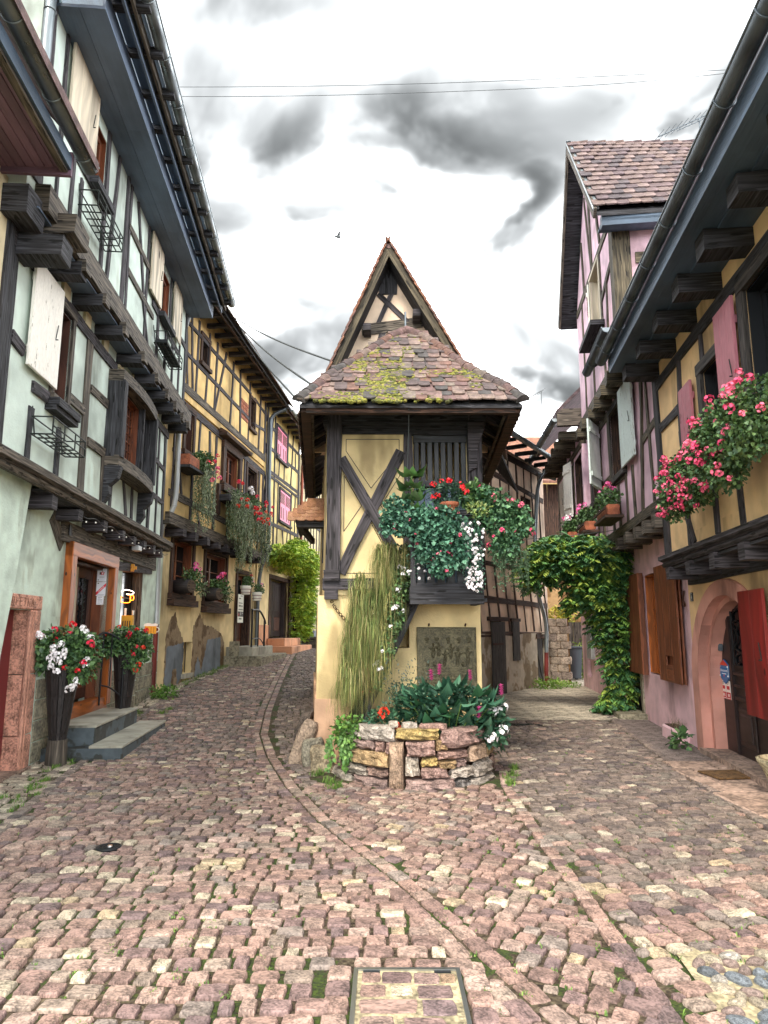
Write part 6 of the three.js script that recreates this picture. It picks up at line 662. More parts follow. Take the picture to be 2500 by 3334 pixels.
    const HG = metreUV(new THREE.CylinderGeometry(.1, .12, .42, 8, 1, false, 0, Math.PI).rotateY(-Math.PI / 2)), hm = TILE_PLUM.map(m => { const c = m.clone(); c.side = THREE.DoubleSide; return c; }); for (let k = 0; k < 12; k++) put('ridge_tile', HG, pick(hm), roof, [2.93 - (.18 + k * .38) * .115, 11.93, .62 - k * .38], [Math.PI / 2 + .03, 0, 0]);
    for (const [A, B] of [[R0, E0], [R0, F0]]) { const Lg = A.distanceTo(B), an = Math.atan2(B.y - A.y, B.x - A.x); put('barge_board', boxG(Lg + .05, .17, .05), M.timberGrey, roof, [(A.x + B.x) / 2, (A.y + B.y) / 2 - .06, .82], [0, 0, an]); put('barge_cap', boxG(Lg + .1, .04, .1), M.zinc, roof, [(A.x + B.x) / 2, (A.y + B.y) / 2 + .045, .8], [0, 0, an]); } }
  bx('fascia', M.navyBoard, g, 5.2, 5.36, 8.5, 8.72, -6, .7); bx('soffit_board', M.navyBoard, g, 4.98, 5.36, 8.58, 8.62, -6, .7); put('small_roof', shell([[[5.0, 6.55, .2], [6.45, 6.35, .2]], [[5.0, 6.1, .95], [6.45, 6.05, .95]]], .06), M.timberBlack, g); gutter(g, 4.75, 6.6, 6.08, .98, .075, M.zincDark);
}
// ---------------------------------------------------------------- lower pink house beyond
{
  const g = thing('timbered_house', 'low pink house with zinc gutter next beyond the climbing vine', 'house', RO, turnR), to = M.timberOlive; wall(g, 'lower_wall', M.pinkLow, -4.0, .5, -.3, 3.6, [[-3.2, -2.6, .4, 2.0]], -.02, .3); wall(g, 'upper_wall', M.pink, -4.1, .5, 3.5, 6.5, [[-.75, .35, 4.5, 5.8], [-2.3, -1.2, 4.55, 5.7]], .44, .3); bx('house_core', M.pink, g, -4, .5, 0, 6.4, -5, -.4); bx('end_wall', M.pink, g, -4.1, -3.9, 3.5, 6.5, -4, .14);
  const t = (a, b, c, d, w = .12) => timber(g, a, b, c, d, w, .44, to); t(-4.1, 6.0, .5, 5.95, .16); t(-4.0, 3.6, -4.0, 6.2, .16); t(-2.5, 3.6, -2.5, 5.9, .12); t(-.95, 3.6, -.9, 5.9, .14); t(-4, 3.6, .5, 3.6, .18); t(-2.4, 4.4, -1, 4.4, .1); t(-.9, 4.35, .4, 4.35, .12); t(-1.7, 4.3, -1.7, 3.6, .1);
  win(g, -.74, .34, 4.51, 5.79, .44, { fm: M.timberBrown, leaves: 2, nu: 1, nv: 2 }); win(g, -2.29, -1.21, 4.56, 5.69, .44, { fm: M.timberBrown, leaves: 2, nu: 1, nv: 2 }); surround(g, -2.3, -1.2, 4.55, 5.7, .44, .1, M.greyDoor, .03); shutter(g, -3.35, 4.5, 5.75, .5, .9, 0, M.whiteShutter, { n: 3 }); shutter(g, -.85, 4.5, 5.85, .52, .5, -2.9, M.whiteShutter, { n: 3 }); bx('meter_box', M.whitePipe, g, -2.6, -1.9, .9, 1.9, -.02, .08);
  for (let k = 0; k < 6; k++) put('joist_end', hewn(.24, .22, .55, .03), to, g, [-3.8 + k * .8, 6.2, .65]); const G = shell([[[.7, 6.72, 1.02], [-4.3, 6.6, 1.36]], [[.7, 10, -2.4], [-4.3, 10, -2.4]]], .1); put('roof', G, TILE_PLUM[1], g); bx('verge_board', M.timberGrey, g, .55, .7, 6.35, 6.75, .3, 1.0); const gt = gutter(g, -4.4, .62, 6.55, 1.2, .085, M.zinc); gt.rotation.y = .06; gt.position.z = 1.34;
  pipe(g, [[-4.2, 6.4, 1.3], [-4.15, 6.25, .9], [-4.1, 6.1, .5]], .05, M.zinc);
}
// ---------------------------------------------------------------- rear wing of the island, along the lane
const turnW = frameTurn(1.95, 3.1);
{
  const g = thing('timbered_house', 'peach house with leaning studs and grey render foot along the lane', 'house', [1.75, 0, -15.65], turnW), tm = M.timberBrown;
  wall(g, 'lower_wall', M.greyRender, -.7, 5.75, -.3, 1.55, [[1.55, 2.4, -.29, 1.54], [.4, .55, 1.2, 1.5], [4.78, 5.45, -.29, 1.4]], .03, .3); wall(g, 'upper_wall', M.peach, -.7, 5.9, 1.55, 6.5, [[2.95, 3.4, 1.56, 1.86], [3.95, 4.75, 4.85, 5.4]], 0, .3); bx('house_core', M.peach, g, .6, 5.8, 0, 6.4, -3, -.5); bx('end_wall', M.peach, g, 5.6, 5.9, -.2, 6.4, -4, -.31);
  const t = (a, b, c, d, w = .1, m = tm) => timber(g, a, b, c, d, w, 0, m); t(-.6, 1.55, 5.8, 1.5, .14); t(-.6, 2.4, 5.8, 2.34, .15); t(-.6, 3.25, 5.8, 3.3, .12); t(-.6, 5.75, 5.8, 5.5, .14); t(-.6, 6.3, 5.8, 6.3, .18); for (let k = 0; k < 15; k++) { const u = -.5 + k * .6; if (u > 5.6) continue; t(u - .08, 6.25, u + .02, 3.3, .05); t(u, 3.3, u + .34, 1.6, .055); } t(.6, 5.9, 2.6, 3.5, .09);
  win(g, 3.97, 4.73, 4.87, 5.38, 0, { fm: tm, nu: 2, nv: 1 }); const d1 = sub('door', g); for (let k = 0; k < 4; k++) put('board', chamfer(.205, 1.9, .035, .005), M.greyDoor, d1, [1.66 + k * .21, .9, .05]); put('strap', chamfer(.6, .05, .02, .004), M.rust, d1, [1.9, 1.3, .075]); bx('lintel', tm, d1, 1.4, 2.6, 1.86, 1.96, -.05, .08); bx('shutter_board', M.greyDoor, g, 2.93, 3.4, .85, 1.86, .0, .06); bx('lintel', tm, g, 2.85, 3.5, 1.86, 1.94, -.05, .06);
  const d2 = sub('door', g); for (let k = 0; k < 3; k++) put('board', chamfer(.215, 1.4, .035, .005), M.greyDoor, d2, [4.9 + k * .22, .7, -.06]); put('brace', hewn(1.3, .07, .03, .004), M.greyDoor, d2, [5.1, .7, -.03], [0, 0, -1.1]); bx('lintel', tm, d2, 4.7, 5.6, 1.4, 1.52, -.1, .06);
  put('roof', shell([[[-.6, 6.5, .75], [6.1, 6.5, .75]], [[.6, 9.0, -2.4], [6.1, 9.0, -2.4]]], .1), M.timberBlack, g); gutter(g, -.6, 6.1, 6.48, .78, .08, M.zinc); for (let k = 0; k < 9; k++) put('rafter', hewn(.6, .1, .1), M.timberBlack, g, [-.4 + k * .75, 6.42, .42], [0, Math.PI / 2, 0]);
  pipe(g, [[5.0, 6.4, .75], [4.95, 6.1, .3], [4.7, 4.7, .15], [4.65, 2.8, .15], [5.2, 1.8, .16], [5.15, 1.0, .16]], .055, M.zinc); pipe(g, [[5.15, 1.0, .16], [5.1, .5, .16], [5.08, .03, .16]], .062, M.redPipe, 'drainpipe_foot');
}
{ // buildings that close the lane
  const g = thing('barn', 'tan rubble barn with weathered boards closing the end of the lane', 'barn', [4.2, 0, -26]); wall(g, 'wall', M.rubble, -1.6, 6, -.3, 4.2, [[2.3, 2.8, 1.6, 2.5]], 0, .4); bx('pane', M.glass, g, 2.3, 2.8, 1.6, 2.5, -.2, -.17); for (let k = 0; k < 22; k++) put('board', chamfer(.3, 3.0, .04, .006), M.timberBrown, g, [-1.4 + k * .305, 5.7, .02], [0, 0, rr(-.01, .01)]); put('roof', shell([[[-2, 7.2, .7], [6.2, 7.2, .7]], [[-2, 9.2, -3], [6.2, 9.2, -3]]], .1), TILE_RED[1], g); for (let k = 0; k < 9; k++) put('rubble_stone', settG(300 + k), settMat(pick([[.45, .33, .2], [.5, .4, .26], [.36, .27, .18]])), g, [-1 + k * .55, 1 + (k % 3) * .7, .02], [Math.PI / 2, 0, 0]).scale.set(.5, .15, .3);
  const w = thing('garden_wall', 'crumbling rubble stub wall beside the end of the peach house', 'wall', [4.75, 0, -20.6], -.2); for (let r = 0; r < 9; r++) for (let k = 0; k < 3; k++) { const o = put('stone', pick(SETT), settMat(pick([[.42, .35, .28], [.5, .42, .34], [.34, .28, .24]])), w, [-.1 + k * .3 + (r % 2) * .1, .1 + r * .22, rr(-.02, .02)], [Math.PI / 2, 0, rr(-.1, .1)]); o.scale.set(.32, .4, .23); } bx('core', M.rubble, w, -.25, .7, -.2, 1.95, -.45, -.03); bx('post', M.paleWall, w, -.5, -.3, -.1, 1.7, -.2, .05);
  const f = thing('fence', 'grey weathered board fence beyond the wheeled bin', 'fence', [6.7, 0, -24]); for (let k = 0; k < 8; k++) put('plank', chamfer(.16, 1.9, .03, .005), M.timberGrey, f, [-.6 + k * .17, .95, 0], [0, 0, rr(-.015, .015)]);
  const b = thing('wheeled_bin', 'dark grey wheeled bin at the end of the lane', 'bin', [5.95, .06, -22.2], .15); const bd = new THREE.CylinderGeometry(.36, .29, .92, 4, 1); bd.rotateY(Math.PI / 4); put('body', metreUV(bd), M.charcoalBin, b, [0, .54, 0]); put('lid', chamfer(.58, .07, .6, .02), M.charcoalBin, b, [0, 1.03, .0]); put('handle', barG([-.22, 1.02, -.34], [.22, 1.02, -.34], .02), M.charcoalBin, b); for (const x of [-.25, .25]) { const q = new THREE.CylinderGeometry(.1, .1, .05, 14); q.rotateZ(Math.PI / 2); put('wheel', q, M.blackIron, b, [x, .1, -.26]); }
  const fr = thing('far_house', 'red tiled dormer house top showing behind the peach house', 'house', [6.4, 0, -32]); bx('wall', M.ochre, fr, -2.5, 2, 0, 9.4, -4, 0); put('roof', shell([[[-3, 9.3, .6], [2.3, 9.3, .6]], [[-3, 11.4, -2], [2.3, 11.4, -2]]], .12), TILE_RED[0], fr);
}
// ---------------------------------------------------------------- plants
ochre.updateMatrixWorld(true); pink.updateMatrixWorld(true);
// geranium: rounded mass of scalloped leaves with flower heads standing over it; lobes are [x,y,z,rx,ry,rz,leaves]
function geranium(name, label, cat, pos, turn, lobes, heads, o = {}) {
  const { pal = GREEN.ger, len = .05, cols = [PET.pink], size = 1, group, spread = 1.03, low = -.6, droop = .1 } = o, t = thing(name, label, cat, pos, turn, group), L = new Leaves();
  for (const [x, y, z, rx, ry, rz, n] of lobes) bush(L, x, y, z, rx, ry, rz, n, len, pal, { wid: 1, droop }); L.build('foliage', t);
  const S = []; for (let k = 0; k < heads; k++) { const [x, y, z, rx, ry, rz] = pick(lobes); let d = rdir(.35); if (d.z < -.2) d.z *= -1; if (d.y < low) d.y = -d.y; d.normalize(); const q = rr(.92, spread + .12), p = [x + d.x * rx * q, y + d.y * ry * q, z + d.z * rz * q]; bloom(t, ...p, size * rr(.75, 1.2), pick(cols)); if (k % 3 === 0) S.push(barG([x + d.x * rx * .5, y + d.y * ry * .5, z + d.z * rz * .5], p, .004, 4)); } if (S.length) put('stems', merge(S), M.leafStem, t); return t;
}
M.leafStem = mat({ color: lin('#5d7a3a'), roughness: .7 });
// --- the flower bed: broad leaved sage, leaf by leaf
{
  const t = thing('sage_plant', 'dark broad leaved sage with magenta flower spikes in the stone flower bed', 'plant', [.72, .5, -8.15]); const LG = [0, 1, 2].map(k => { const L = new Leaves(); const n = 7, P = []; const g = new THREE.PlaneGeometry(1, 1, 4, 6), p = g.attributes.position; for (let i = 0; i < p.count; i++) { const u = p.getX(i) * 2, v = p.getY(i) + .5, w = Math.sin(Math.pow(v, .62) * Math.PI) * .36 * (1 + .06 * Math.sin(v * 40)); p.setXYZ(i, u * w, v, Math.abs(u) * w * .35 - v * v * (.18 + k * .1)); } g.computeVertexNormals(); return g; });
  const LM = [[.03, .1, .06], [.045, .13, .08], [.06, .17, .1], [.035, .115, .05], [.08, .2, .12]].map(c => mat({ color: new THREE.Color().setRGB(...c), roughness: .5, side: THREE.DoubleSide })); const S = [];
  for (let k = 0; k < 300; k++) { const a = rr(-Math.PI, Math.PI), r = Math.sqrt(rnd()), x = Math.sin(a) * r * .62, z = Math.cos(a) * r * .38 + .05, top = .56 - (x * x) * .7 - (z > 0 ? z * z * 1.4 : z * z) + rr(-.06, .03), y = top - Math.pow(rnd(), 1.3) * .52; const o = put('leaf', pick(LG), pick(LM), t, [x, Math.max(.0, y), z]); const s = rr(.12, .21); o.scale.set(s, s, s); o.rotation.order = 'YXZ'; o.rotation.set(rr(.9, 1.9), Math.atan2(x, z + .15) + rr(-1, 1), rr(-.3, .3)); if (k % 9 === 0) S.push(barG([x * .4, -.05, z * .4], [x, y, z], .006, 4)); }
  put('stems', merge(S), M.leafStem, t); { const L = new Leaves(); bush(L, 0, .22, -.02, .6, .32, .34, 900, .09, [[.03, .09, .05], [.045, .12, .07], [.025, .07, .045]], { wid: .7 }); L.build('inner_foliage', t); }
  const SP = (() => { const R = []; for (let k = 0; k < 26; k++) { const q = new THREE.ConeGeometry(.012, .05, 4); q.rotateX(Math.PI / 2 - .3); q.translate(0, 0, .028); q.rotateY(k * 2.4); q.translate(0, k * .007, 0); R.push(q); } return merge(R); })(); for (const [x, y, z] of [[-.08, .64, .0], [-.17, .58, .02], [.28, .58, .02], [.62, .42, .1], [.32, .2, .36]]) { const o = put('flower_spike', SP, PET.magenta, t, [x, y, z], [rr(-.2, .2), 0, rr(-.2, .2)]); o.scale.setScalar(rr(.6, .8)); }
}
{ const t = thing('shrub', 'small feathery dark shrub beside the plaque in the flower bed', 'plant', [.28, .5, -8.2]); const L = new Leaves(); bush(L, 0, .25, 0, .3, .36, .26, 900, .045, GREEN.dark, { wid: .5 }); for (let k = 0; k < 26; k++) { const a = rr(-1, 1), h = rr(.5, .85); for (let q = 0; q < 9; q++) L.leaf(a * .32 * (.5 + q / 18), .25 + h * q / 12, rr(-.05, .05), rdir(.6), rdir(1), .04, .018, shade([.06, .09, .07])); } L.build('foliage', t); }
{ const t = thing('busy_lizzie', 'dark leaved plant with two orange red flowers at the edge of the flower bed', 'plant', [-.03, .52, -7.95]); const L = new Leaves(); bush(L, 0, .1, 0, .2, .16, .16, 380, .06, GREEN.dark, { wid: .6 }); L.build('foliage', t); for (const [x, y, z] of [[.03, .24, .12], [.16, .1, .2], [.0, .2, .1]]) bloom(t, x, y, z, 1.1, PET.orange); }
{ const t = thing('hydrangea', 'white flowering plant spilling over the lane side of the flower bed', 'plant', [1.25, .45, -8.1]); const L = new Leaves(); bush(L, 0, .12, 0, .16, .26, .2, 300, .085, GREEN.dark, { wid: .75 }); L.build('foliage', t); for (const [x, y, z] of [[-.02, .3, .14], [.08, .1, .16], [.1, .33, .05], [-.06, .02, .2]]) bloom(t, x, y, z, 1.4, PET.white); }
{ const t = thing('ivy', 'bright green ivy hanging over the stones of the flower bed by the corner', 'ivy', [-.38, 0, -8.1]); const L = new Leaves(); bush(L, 0, .5, .1, .24, .2, .2, 520, .055, [[.1, .22, .04], [.15, .28, .05], [.07, .16, .035]], { wid: .9 }); for (let k = 0; k < 11; k++) { let x = -.14 + rr(-.12, .16), z = .16 + rr(-.08, .1); const l = rr(.15, .48); for (let y = .48; y > .5 - l; y -= .016) { x += rr(-.012, .012); L.leaf(x + rr(-.03, .03), y, z + (.5 - y) * .1 + rr(-.03, .03), V3(rr(-.7, .7), -.7, rr(-.2, .8)), V3(rr(-.5, .5), .5, .8), rr(.03, .06), rr(.03, .05), shade(pick([[.1, .22, .04], [.07, .17, .035], [.14, .26, .06]]))); } } L.build('foliage', t); }
// --- trailing grass on the outside stair
{
  const t = thing('trailing_grass', 'long dry trailing grass pouring down the outside stair', 'plant', [0, 0, -8.8]); const L = new Leaves();
  const gl = curve([[1.0, -.5], [1.8, -.44], [2.2, -.3], [2.7, -.02]]), gr = curve([[1.0, -.14], [1.7, .12], [2.6, .34]]);
  for (let c = 0; c < 58; c++) { const f = c / 57, cy = mix(.98, 2.6, f) + rr(-.06, .06), cx = mix(gl(cy), gr(cy), rnd()), cz = rr(.3, .5), green = rnd(), lean = rr(-.12, .08);
    for (let k = 0; k < 105; k++) { const a = rr(-2.6, .9), out = rr(.03, .17), len = rr(.25, .85) * (rnd() < .2 ? 1.25 : 1), up = rr(.02, .14), w = rr(-.03, .03), col = rnd() < (green < .55 ? .85 : .15) ? shade(pick(GREEN.straw), .4) : shade(pick([[.12, .19, .05], [.17, .24, .06], [.22, .27, .09], [.09, .15, .05]]), .3), pts = [], x0 = cx + rr(-.06, .06), y0 = cy + rr(-.05, .05), z0 = cz + rr(-.08, .08), ex = Math.sin(a) * out + lean * len * .35, kink = rr(-.12, .1);
      for (let q = 0; q <= 7; q++) { const s = q / 7, o2 = Math.sin(Math.min(1, s * 1.7) * 1.57); pts.push([x0 + ex * o2 + w * Math.sin(s * 9) + kink * s * s, y0 + up * Math.sin(Math.min(1, s * 2.4) * Math.PI) - Math.max(0, s - .22) * len * 1.28, z0 + Math.abs(Math.cos(a)) * out * .6 * o2]); }
      if (pts[7][1] < .42) { const e = (.42 + rr(0, .2) - pts[7][1]); if (e > .5) continue; for (let q = 3; q <= 7; q++) pts[q][1] += e * (q - 2) / 5; } L.ribbon(pts, rr(.002, .0042), col, [col[0] * 1.2, col[1] * 1.05, col[2]]); } }
  for (let k = 0; k < 120; k++) { const x0 = rr(-.3, .2), y0 = mix(1.2, 2.6, (x0 + .3) / .5), pts = [], a = rr(-.5, .35), h = rr(.08, .25); for (let q = 0; q <= 5; q++) { const s = q / 5; pts.push([x0 + a * s, y0 + Math.sin(s * 2.4) * h, .35 + rr(0, .02) + s * .1]); } L.ribbon(pts, .002, shade([.3, .26, .12])); }
  L.build('blades', t, M.blade);
  const I = new Leaves(); bush(I, .22, 2.5, .38, .2, .2, .16, 420, .05, GREEN.blue, { wid: .9 }); bush(I, -.02, 1.95, .42, .1, .3, .12, 130, .04, GREEN.ger); bush(I, -.22, 1.1, .4, .14, .3, .12, 160, .04, [[.3, .14, .06], [.22, .2, .06], [.14, .18, .05]], { wid: .4 }); I.build('ivy_tufts', t);
}
geranium('geranium', 'white flowering ivy geranium along the stair stringer', 'plant', [0, 0, -8.76], 0, [[.22, 2.2, .42, .14, .24, .14, 420], [.12, 1.85, .45, .13, .25, .12, 380], [.04, 1.5, .45, .1, .22, .1, 240], [-.06, 1.1, .42, .07, .2, .08, 110]], 16, { pal: GREEN.ger, cols: [PET.white], size: .6, len: .045 });
// --- balcony boxes
geranium('flower_box', 'blue green foliage with small pink flowers over the middle of the balcony rail', 'flower box', [0, 0, -7.95], 0, [[.62, 2.85, .12, .3, .24, .2, 1300], [.55, 2.6, .18, .22, .24, .16, 900], [.78, 2.55, .18, .2, .26, .15, 800], [.66, 2.38, .2, .14, .16, .12, 380]], 16, { pal: GREEN.blue, cols: [PET.hot, PET.pink], size: .42, len: .058 });
geranium('flower_box', 'balcony box of ivy leaves hanging over the stair side of the balcony', 'flower box', [0, 0, -8.0], 0, [[.16, 2.98, .05, .2, .22, .18, 800], [.3, 2.86, .08, .18, .18, .16, 560], [.05, 2.86, .08, .1, .14, .1, 200]], 4, { pal: GREEN.blue, cols: [PET.pink], size: .45, len: .05 });
geranium('flower_box', 'large pink geranium mass hanging on the lane side of the balcony', 'flower box', [0, 0, -8.05], 0, [[1.3, 3.02, .05, .3, .26, .26, 1300], [1.52, 2.9, .05, .24, .26, .24, 1000], [1.42, 2.66, .08, .2, .24, .2, 700], [1.15, 3.2, .0, .2, .16, .18, 460]], 15, { pal: [[.055, .14, .06], [.08, .19, .08], [.04, .11, .06], [.11, .23, .1]], cols: [PET.pink, PET.hot], size: .62, len: .052 });
{ const t = thing('trailing_plant', 'fine dark strands hanging below the geraniums on the lane side of the balcony', 'plant', [1.44, 2.5, -8.0]); const L = new Leaves(); for (let k = 0; k < 130; k++) { const x = rr(-.2, .24), z = rr(-.1, .16), l = rr(.15, .5); const pts = []; for (let q = 0; q <= 4; q++) pts.push([x + rr(-.01, .01) + q * .004, .05 - l * q / 4, z]); L.ribbon(pts, .003, shade([.06, .1, .05])); for (let q = 0; q < 5; q++) L.leaf(x, .05 - l * rnd(), z, rdir(-.5), rdir(), .03, .016, shade([.06, .12, .06])); } L.build('strands', t, M.blade); }
{ const t = thing('bacopa', 'trailing plant dotted with tiny white flowers in front of the balcony rail', 'plant', [1.02, 2.55, -7.88]); const L = new Leaves(); bush(L, 0, .1, 0, .14, .3, .1, 700, .03, GREEN.blue, { wid: .6 }); for (let k = 0; k < 46; k++) { const x = rr(-.12, .13), l = rr(.2, .55); for (let q = 0; q < 9; q++) L.leaf(x + rr(-.01, .01), -l * q / 9, rr(.02, .1), rdir(-.3), rdir(), .025, .015, shade(pick(GREEN.blue))); } for (let k = 0; k < 16; k++) { const x = -.75 + rr(0, .4), l = rr(.1, .3); for (let q = 0; q < 8; q++) L.leaf(x + rr(-.01, .01), -.05 - l * q / 8, rr(.02, .08), rdir(-.3), rdir(), .024, .015, shade(pick(GREEN.blue))); } L.build('foliage', t); for (let k = 0; k < 110; k++) { const y = rr(-.48, .32); bloom(t, rr(-.13, .13) * (y > -.1 ? 1 : .7), y, .09 + rr(-.02, .04), rr(.6, .95), PET.white, true); } for (let k = 0; k < 26; k++) bloom(t, -.75 + rr(0, .42), rr(-.36, -.05), rr(.03, .08), rr(.6, .9), PET.white, true); }
{ // big veined leaves at the corner of the balcony
  const t = thing('coleus', 'tall plant with large veined leaves at the hatch end of the balcony', 'plant', [.33, 2.95, -8.05]); const g = new THREE.PlaneGeometry(1, 1, 4, 6), p = g.attributes.position; for (let i = 0; i < p.count; i++) { const u = p.getX(i) * 2, v = p.getY(i) + .5, w = Math.sin(Math.pow(v, .7) * Math.PI) * .4; p.setXYZ(i, u * w, v, Math.abs(u) * w * .3 - v * v * .3 + Math.sin(v * 30) * .012); } g.computeVertexNormals(); const LM = [[.09, .2, .06], [.12, .25, .08], [.06, .15, .06], [.1, .16, .07]].map(c => mat({ color: new THREE.Color().setRGB(...c), roughness: .5, side: THREE.DoubleSide })); for (let k = 0; k < 60; k++) { const tier = k % 4, a = k * 2.4, y = .08 + tier * .15 + rr(-.03, .03), r = .16 - tier * .03; const o = put('leaf', g, pick(LM), t, [Math.sin(a) * r * .5, y, Math.cos(a) * r * .5]); const s = rr(.12, .2); o.scale.set(s, s, s); o.rotation.order = 'YXZ'; o.rotation.set(rr(1.2, 1.7), a, 0); } put('stems', merge([barG([0, -.1, 0], [0, .6, 0], .01), barG([.02, -.1, 0], [.1, .4, .04], .008)]), M.leafStem, t); }
{ const t = thing('potted_plant', 'red flowering plant in a terracotta pot on the balcony rail', 'potted plant', [.76, 2.92, -8.0]); put('pot', metreUV(new THREE.LatheGeometry([[0, 0], [.08, 0], [.105, .15], [.12, .15], [.12, .19], [.1, .19], [.09, .1], [0, .1]].map(q => new THREE.Vector2(...q)), 20)), M.terracotta, t, [0, 0, .12]); const L = new Leaves(); bush(L, 0, .3, .05, .2, .17, .16, 420, .085, [[.02, .055, .035], [.03, .08, .05], [.045, .1, .06]], { wid: .35 }); bush(L, .3, .3, 0, .16, .14, .14, 160, .1, GREEN.ger, { wid: .7 }); L.build('foliage', t); for (const [x, y, z] of [[-.18, .26, .16], [-.13, .28, .14], [.0, .47, .08], [.04, .46, .1], [-.18, .42, .1], [.16, .37, .14], [.2, .32, .16], [-.08, .45, .1], [.15, .42, .1]]) bloom(t, x, y, z, .75, PET.red); }
{ const t = thing('begonia', 'pale yellow green tuft in front of the lane side geraniums', 'plant', [1.1, 2.98, -7.86]); const L = new Leaves(); bush(L, 0, .05, 0, .14, .1, .1, 220, .045, [[.25, .34, .08], [.2, .3, .1], [.35, .4, .16]], { wid: .5 }); L.build('foliage', t); }
// --- tapered stave tubs by the shop door
function tub(label, x, d, r0, r1, y0, y1, n = 14) { const t = thing('stave_tub', label, 'planter', [x, 0, -d], 0, 'tall stave tubs by the shop door'); for (let k = 0; k < n; k++) { const a = k / n * 6.2832, w0 = 2 * r0 * Math.tan(Math.PI / n) * .97, w1 = 2 * r1 * Math.tan(Math.PI / n) * .97, h = y1 - y0, s = new THREE.Shape(); s.moveTo(-w0 / 2, 0); s.lineTo(w0 / 2, 0); s.lineTo(w1 / 2, h); s.lineTo(-w1 / 2, h); s.closePath(); const g = upright(metreUV(new THREE.ExtrudeGeometry(s, { depth: .02, bevelEnabled: true, bevelSize: .002, bevelThickness: .003, bevelSegments: 1 })), 0, 1, 0); const G = put('stave', g, M.barrel, t, [Math.sin(a) * r0, y0, Math.cos(a) * r0]); G.rotation.order = 'YXZ'; G.rotation.set(Math.atan2(r1 - r0, h), a, 0); } for (const f of [.08, .34, .6, .86]) { const r = mix(r0, r1, f) + .024, q = new THREE.CylinderGeometry(r + .004, r - .002, .03, 28, 1, true); put('hoop', q, mat({ color: lin('#33302f'), roughness: .5, metalness: .6, side: THREE.DoubleSide }), t, [0, mix(y0, y1, f), 0]); } put('soil', new THREE.CylinderGeometry(r1 * .95, r1 * .95, .02, 20), M.soil, t, [0, y1 - .05, 0]); return t; }
tub('tapered dark stave tub standing on a log before the shop steps', -3.98, 8.7, .075, .18, .33, 1.2); tub('tapered dark stave tub on the uphill side of the shop steps', -4.13, 11.2, .07, .17, .24, 1.27);
{ const l = thing('log_block', 'weathered log block under the tapered tub', 'log', [-3.98, 0, -8.7]); put('log', upright(metreUV(new THREE.CylinderGeometry(.115, .13, .36, 14)), .1, .36, .1), M.timberGrey, l, [0, .15, 0]); tag(put('dog_bowl', metreUV(new THREE.LatheGeometry([[0, .0], [.1, .0], [.085, .08], [.1, .085], [.105, .075], [.13, .0], [.12, -.005]].map(q => new THREE.Vector2(...q)), 28)), mat({ color: lin('#c9cbca'), roughness: .25, metalness: .95, side: THREE.DoubleSide }), scene, [-3.88, .045, -9.12]), 'steel dog bowl on the ground beside the log', 'bowl'); }
geranium('geranium', 'red and white geraniums in the tub standing on a log', 'plant', [-3.98, 1.2, -8.7], 0, [[0, .22, .02, .36, .28, .28, 1500], [.22, .2, .05, .26, .24, .22, 900], [-.22, .16, .08, .22, .24, .2, 700], [.3, -.02, .15, .18, .18, .14, 320]], 12, { cols: [PET.crimson, PET.red], size: 1.0, len: .06 });
{ const t = thing('verbena', 'white flower clusters trailing out of the tub standing on a log', 'plant', [-3.98, 1.2, -8.7]); const W = [[-.28, .42, .2], [-.22, .38, .22], [-.2, .34, .22], [0, .22, .3], [.04, .15, .3], [.08, .08, .3], [.0, .02, .3], [.12, .2, .3], [.1, .28, .28], [.3, .42, .12], [.36, .38, .14], [.26, .46, .1], [.34, .0, .2], [.36, .08, .2], [.24, -.2, .24], [.3, -.16, .24], [.2, -.24, .24], [.06, -.02, .32], [.14, .14, .3], [-.04, .1, .3]]; for (const [x, y, z] of W) for (let k = 0; k < 2; k++) bloom(t, x + rr(-.03, .03), y + rr(-.03, .03), z, rr(.7, 1), PET.white); const S = W.map(w => barG([w[0] * .3, .05, w[2] * .3], w, .003, 4)); put('stems', merge(S), M.leafStem, t); }
geranium('geranium', 'red geraniums in the tub uphill of the shop steps', 'plant', [-4.13, 1.27, -11.2], 0, [[0, .18, .02, .36, .26, .26, 1200], [.24, .12, .05, .2, .26, .2, 560], [-.22, .12, .05, .2, .2, .18, 420], [.14, -.12, .12, .16, .2, .12, 240]], 17, { cols: [PET.red, PET.orange, PET.crimson], size: .85, len: .058 });
// --- ochre house: hanging ivy, tubs, pots
function hangIvy(label, u0, u1, v, w, lens, n, flowers, cols) { const t = thing('trailing_ivy', label, 'plant', toWorld(ochre, 0, 0, 0), turnB), L = new Leaves(); for (let k = 0; k < n; k++) { const u = rr(u0, u1), l = lens(u) * rr(.5, 1.05); let x = u, z = w + rr(-.12, .2); for (let y = 0; y < l; y += .035) { x += rr(-.012, .012); for (let q = 0; q < 2; q++) L.leaf(x + rr(-.03, .03), v - y + rr(-.02, .02), z + rr(-.03, .03), V3(rr(-.6, .6), -.8, rr(-.2, .7)), V3(rr(-.4, .4), .4, 1), rr(.04, .07), rr(.03, .05), shade(pick(GREEN.ivy))); } } bush(L, (u0 + u1) / 2, v + .05, w, (u1 - u0) / 2, .22, .22, 700, .07, GREEN.ger); L.build('foliage', t); for (let k = 0; k < flowers; k++) bloom(t, rr(u0, u1), v + rr(-.45, .3), w + .2 + rr(0, .1), rr(.9, 1.4), pick(cols)); return t; }
{ const t = hangIvy('variegated ivy and red flowers trailing from a terracotta box under the first upstairs window', .3, 1.15, 5.5, .55, u => 1.7 + Math.sin(u * 5) * .3, 42, 7, [PET.crimson, PET.pink]); put('box', chamfer(.6, .24, .24, .02), M.terracotta, t, [.0, 5.35, .5]); bx('shelf', M.timberBlack, t, -.35, .5, 5.16, 5.22, .25, .65); }
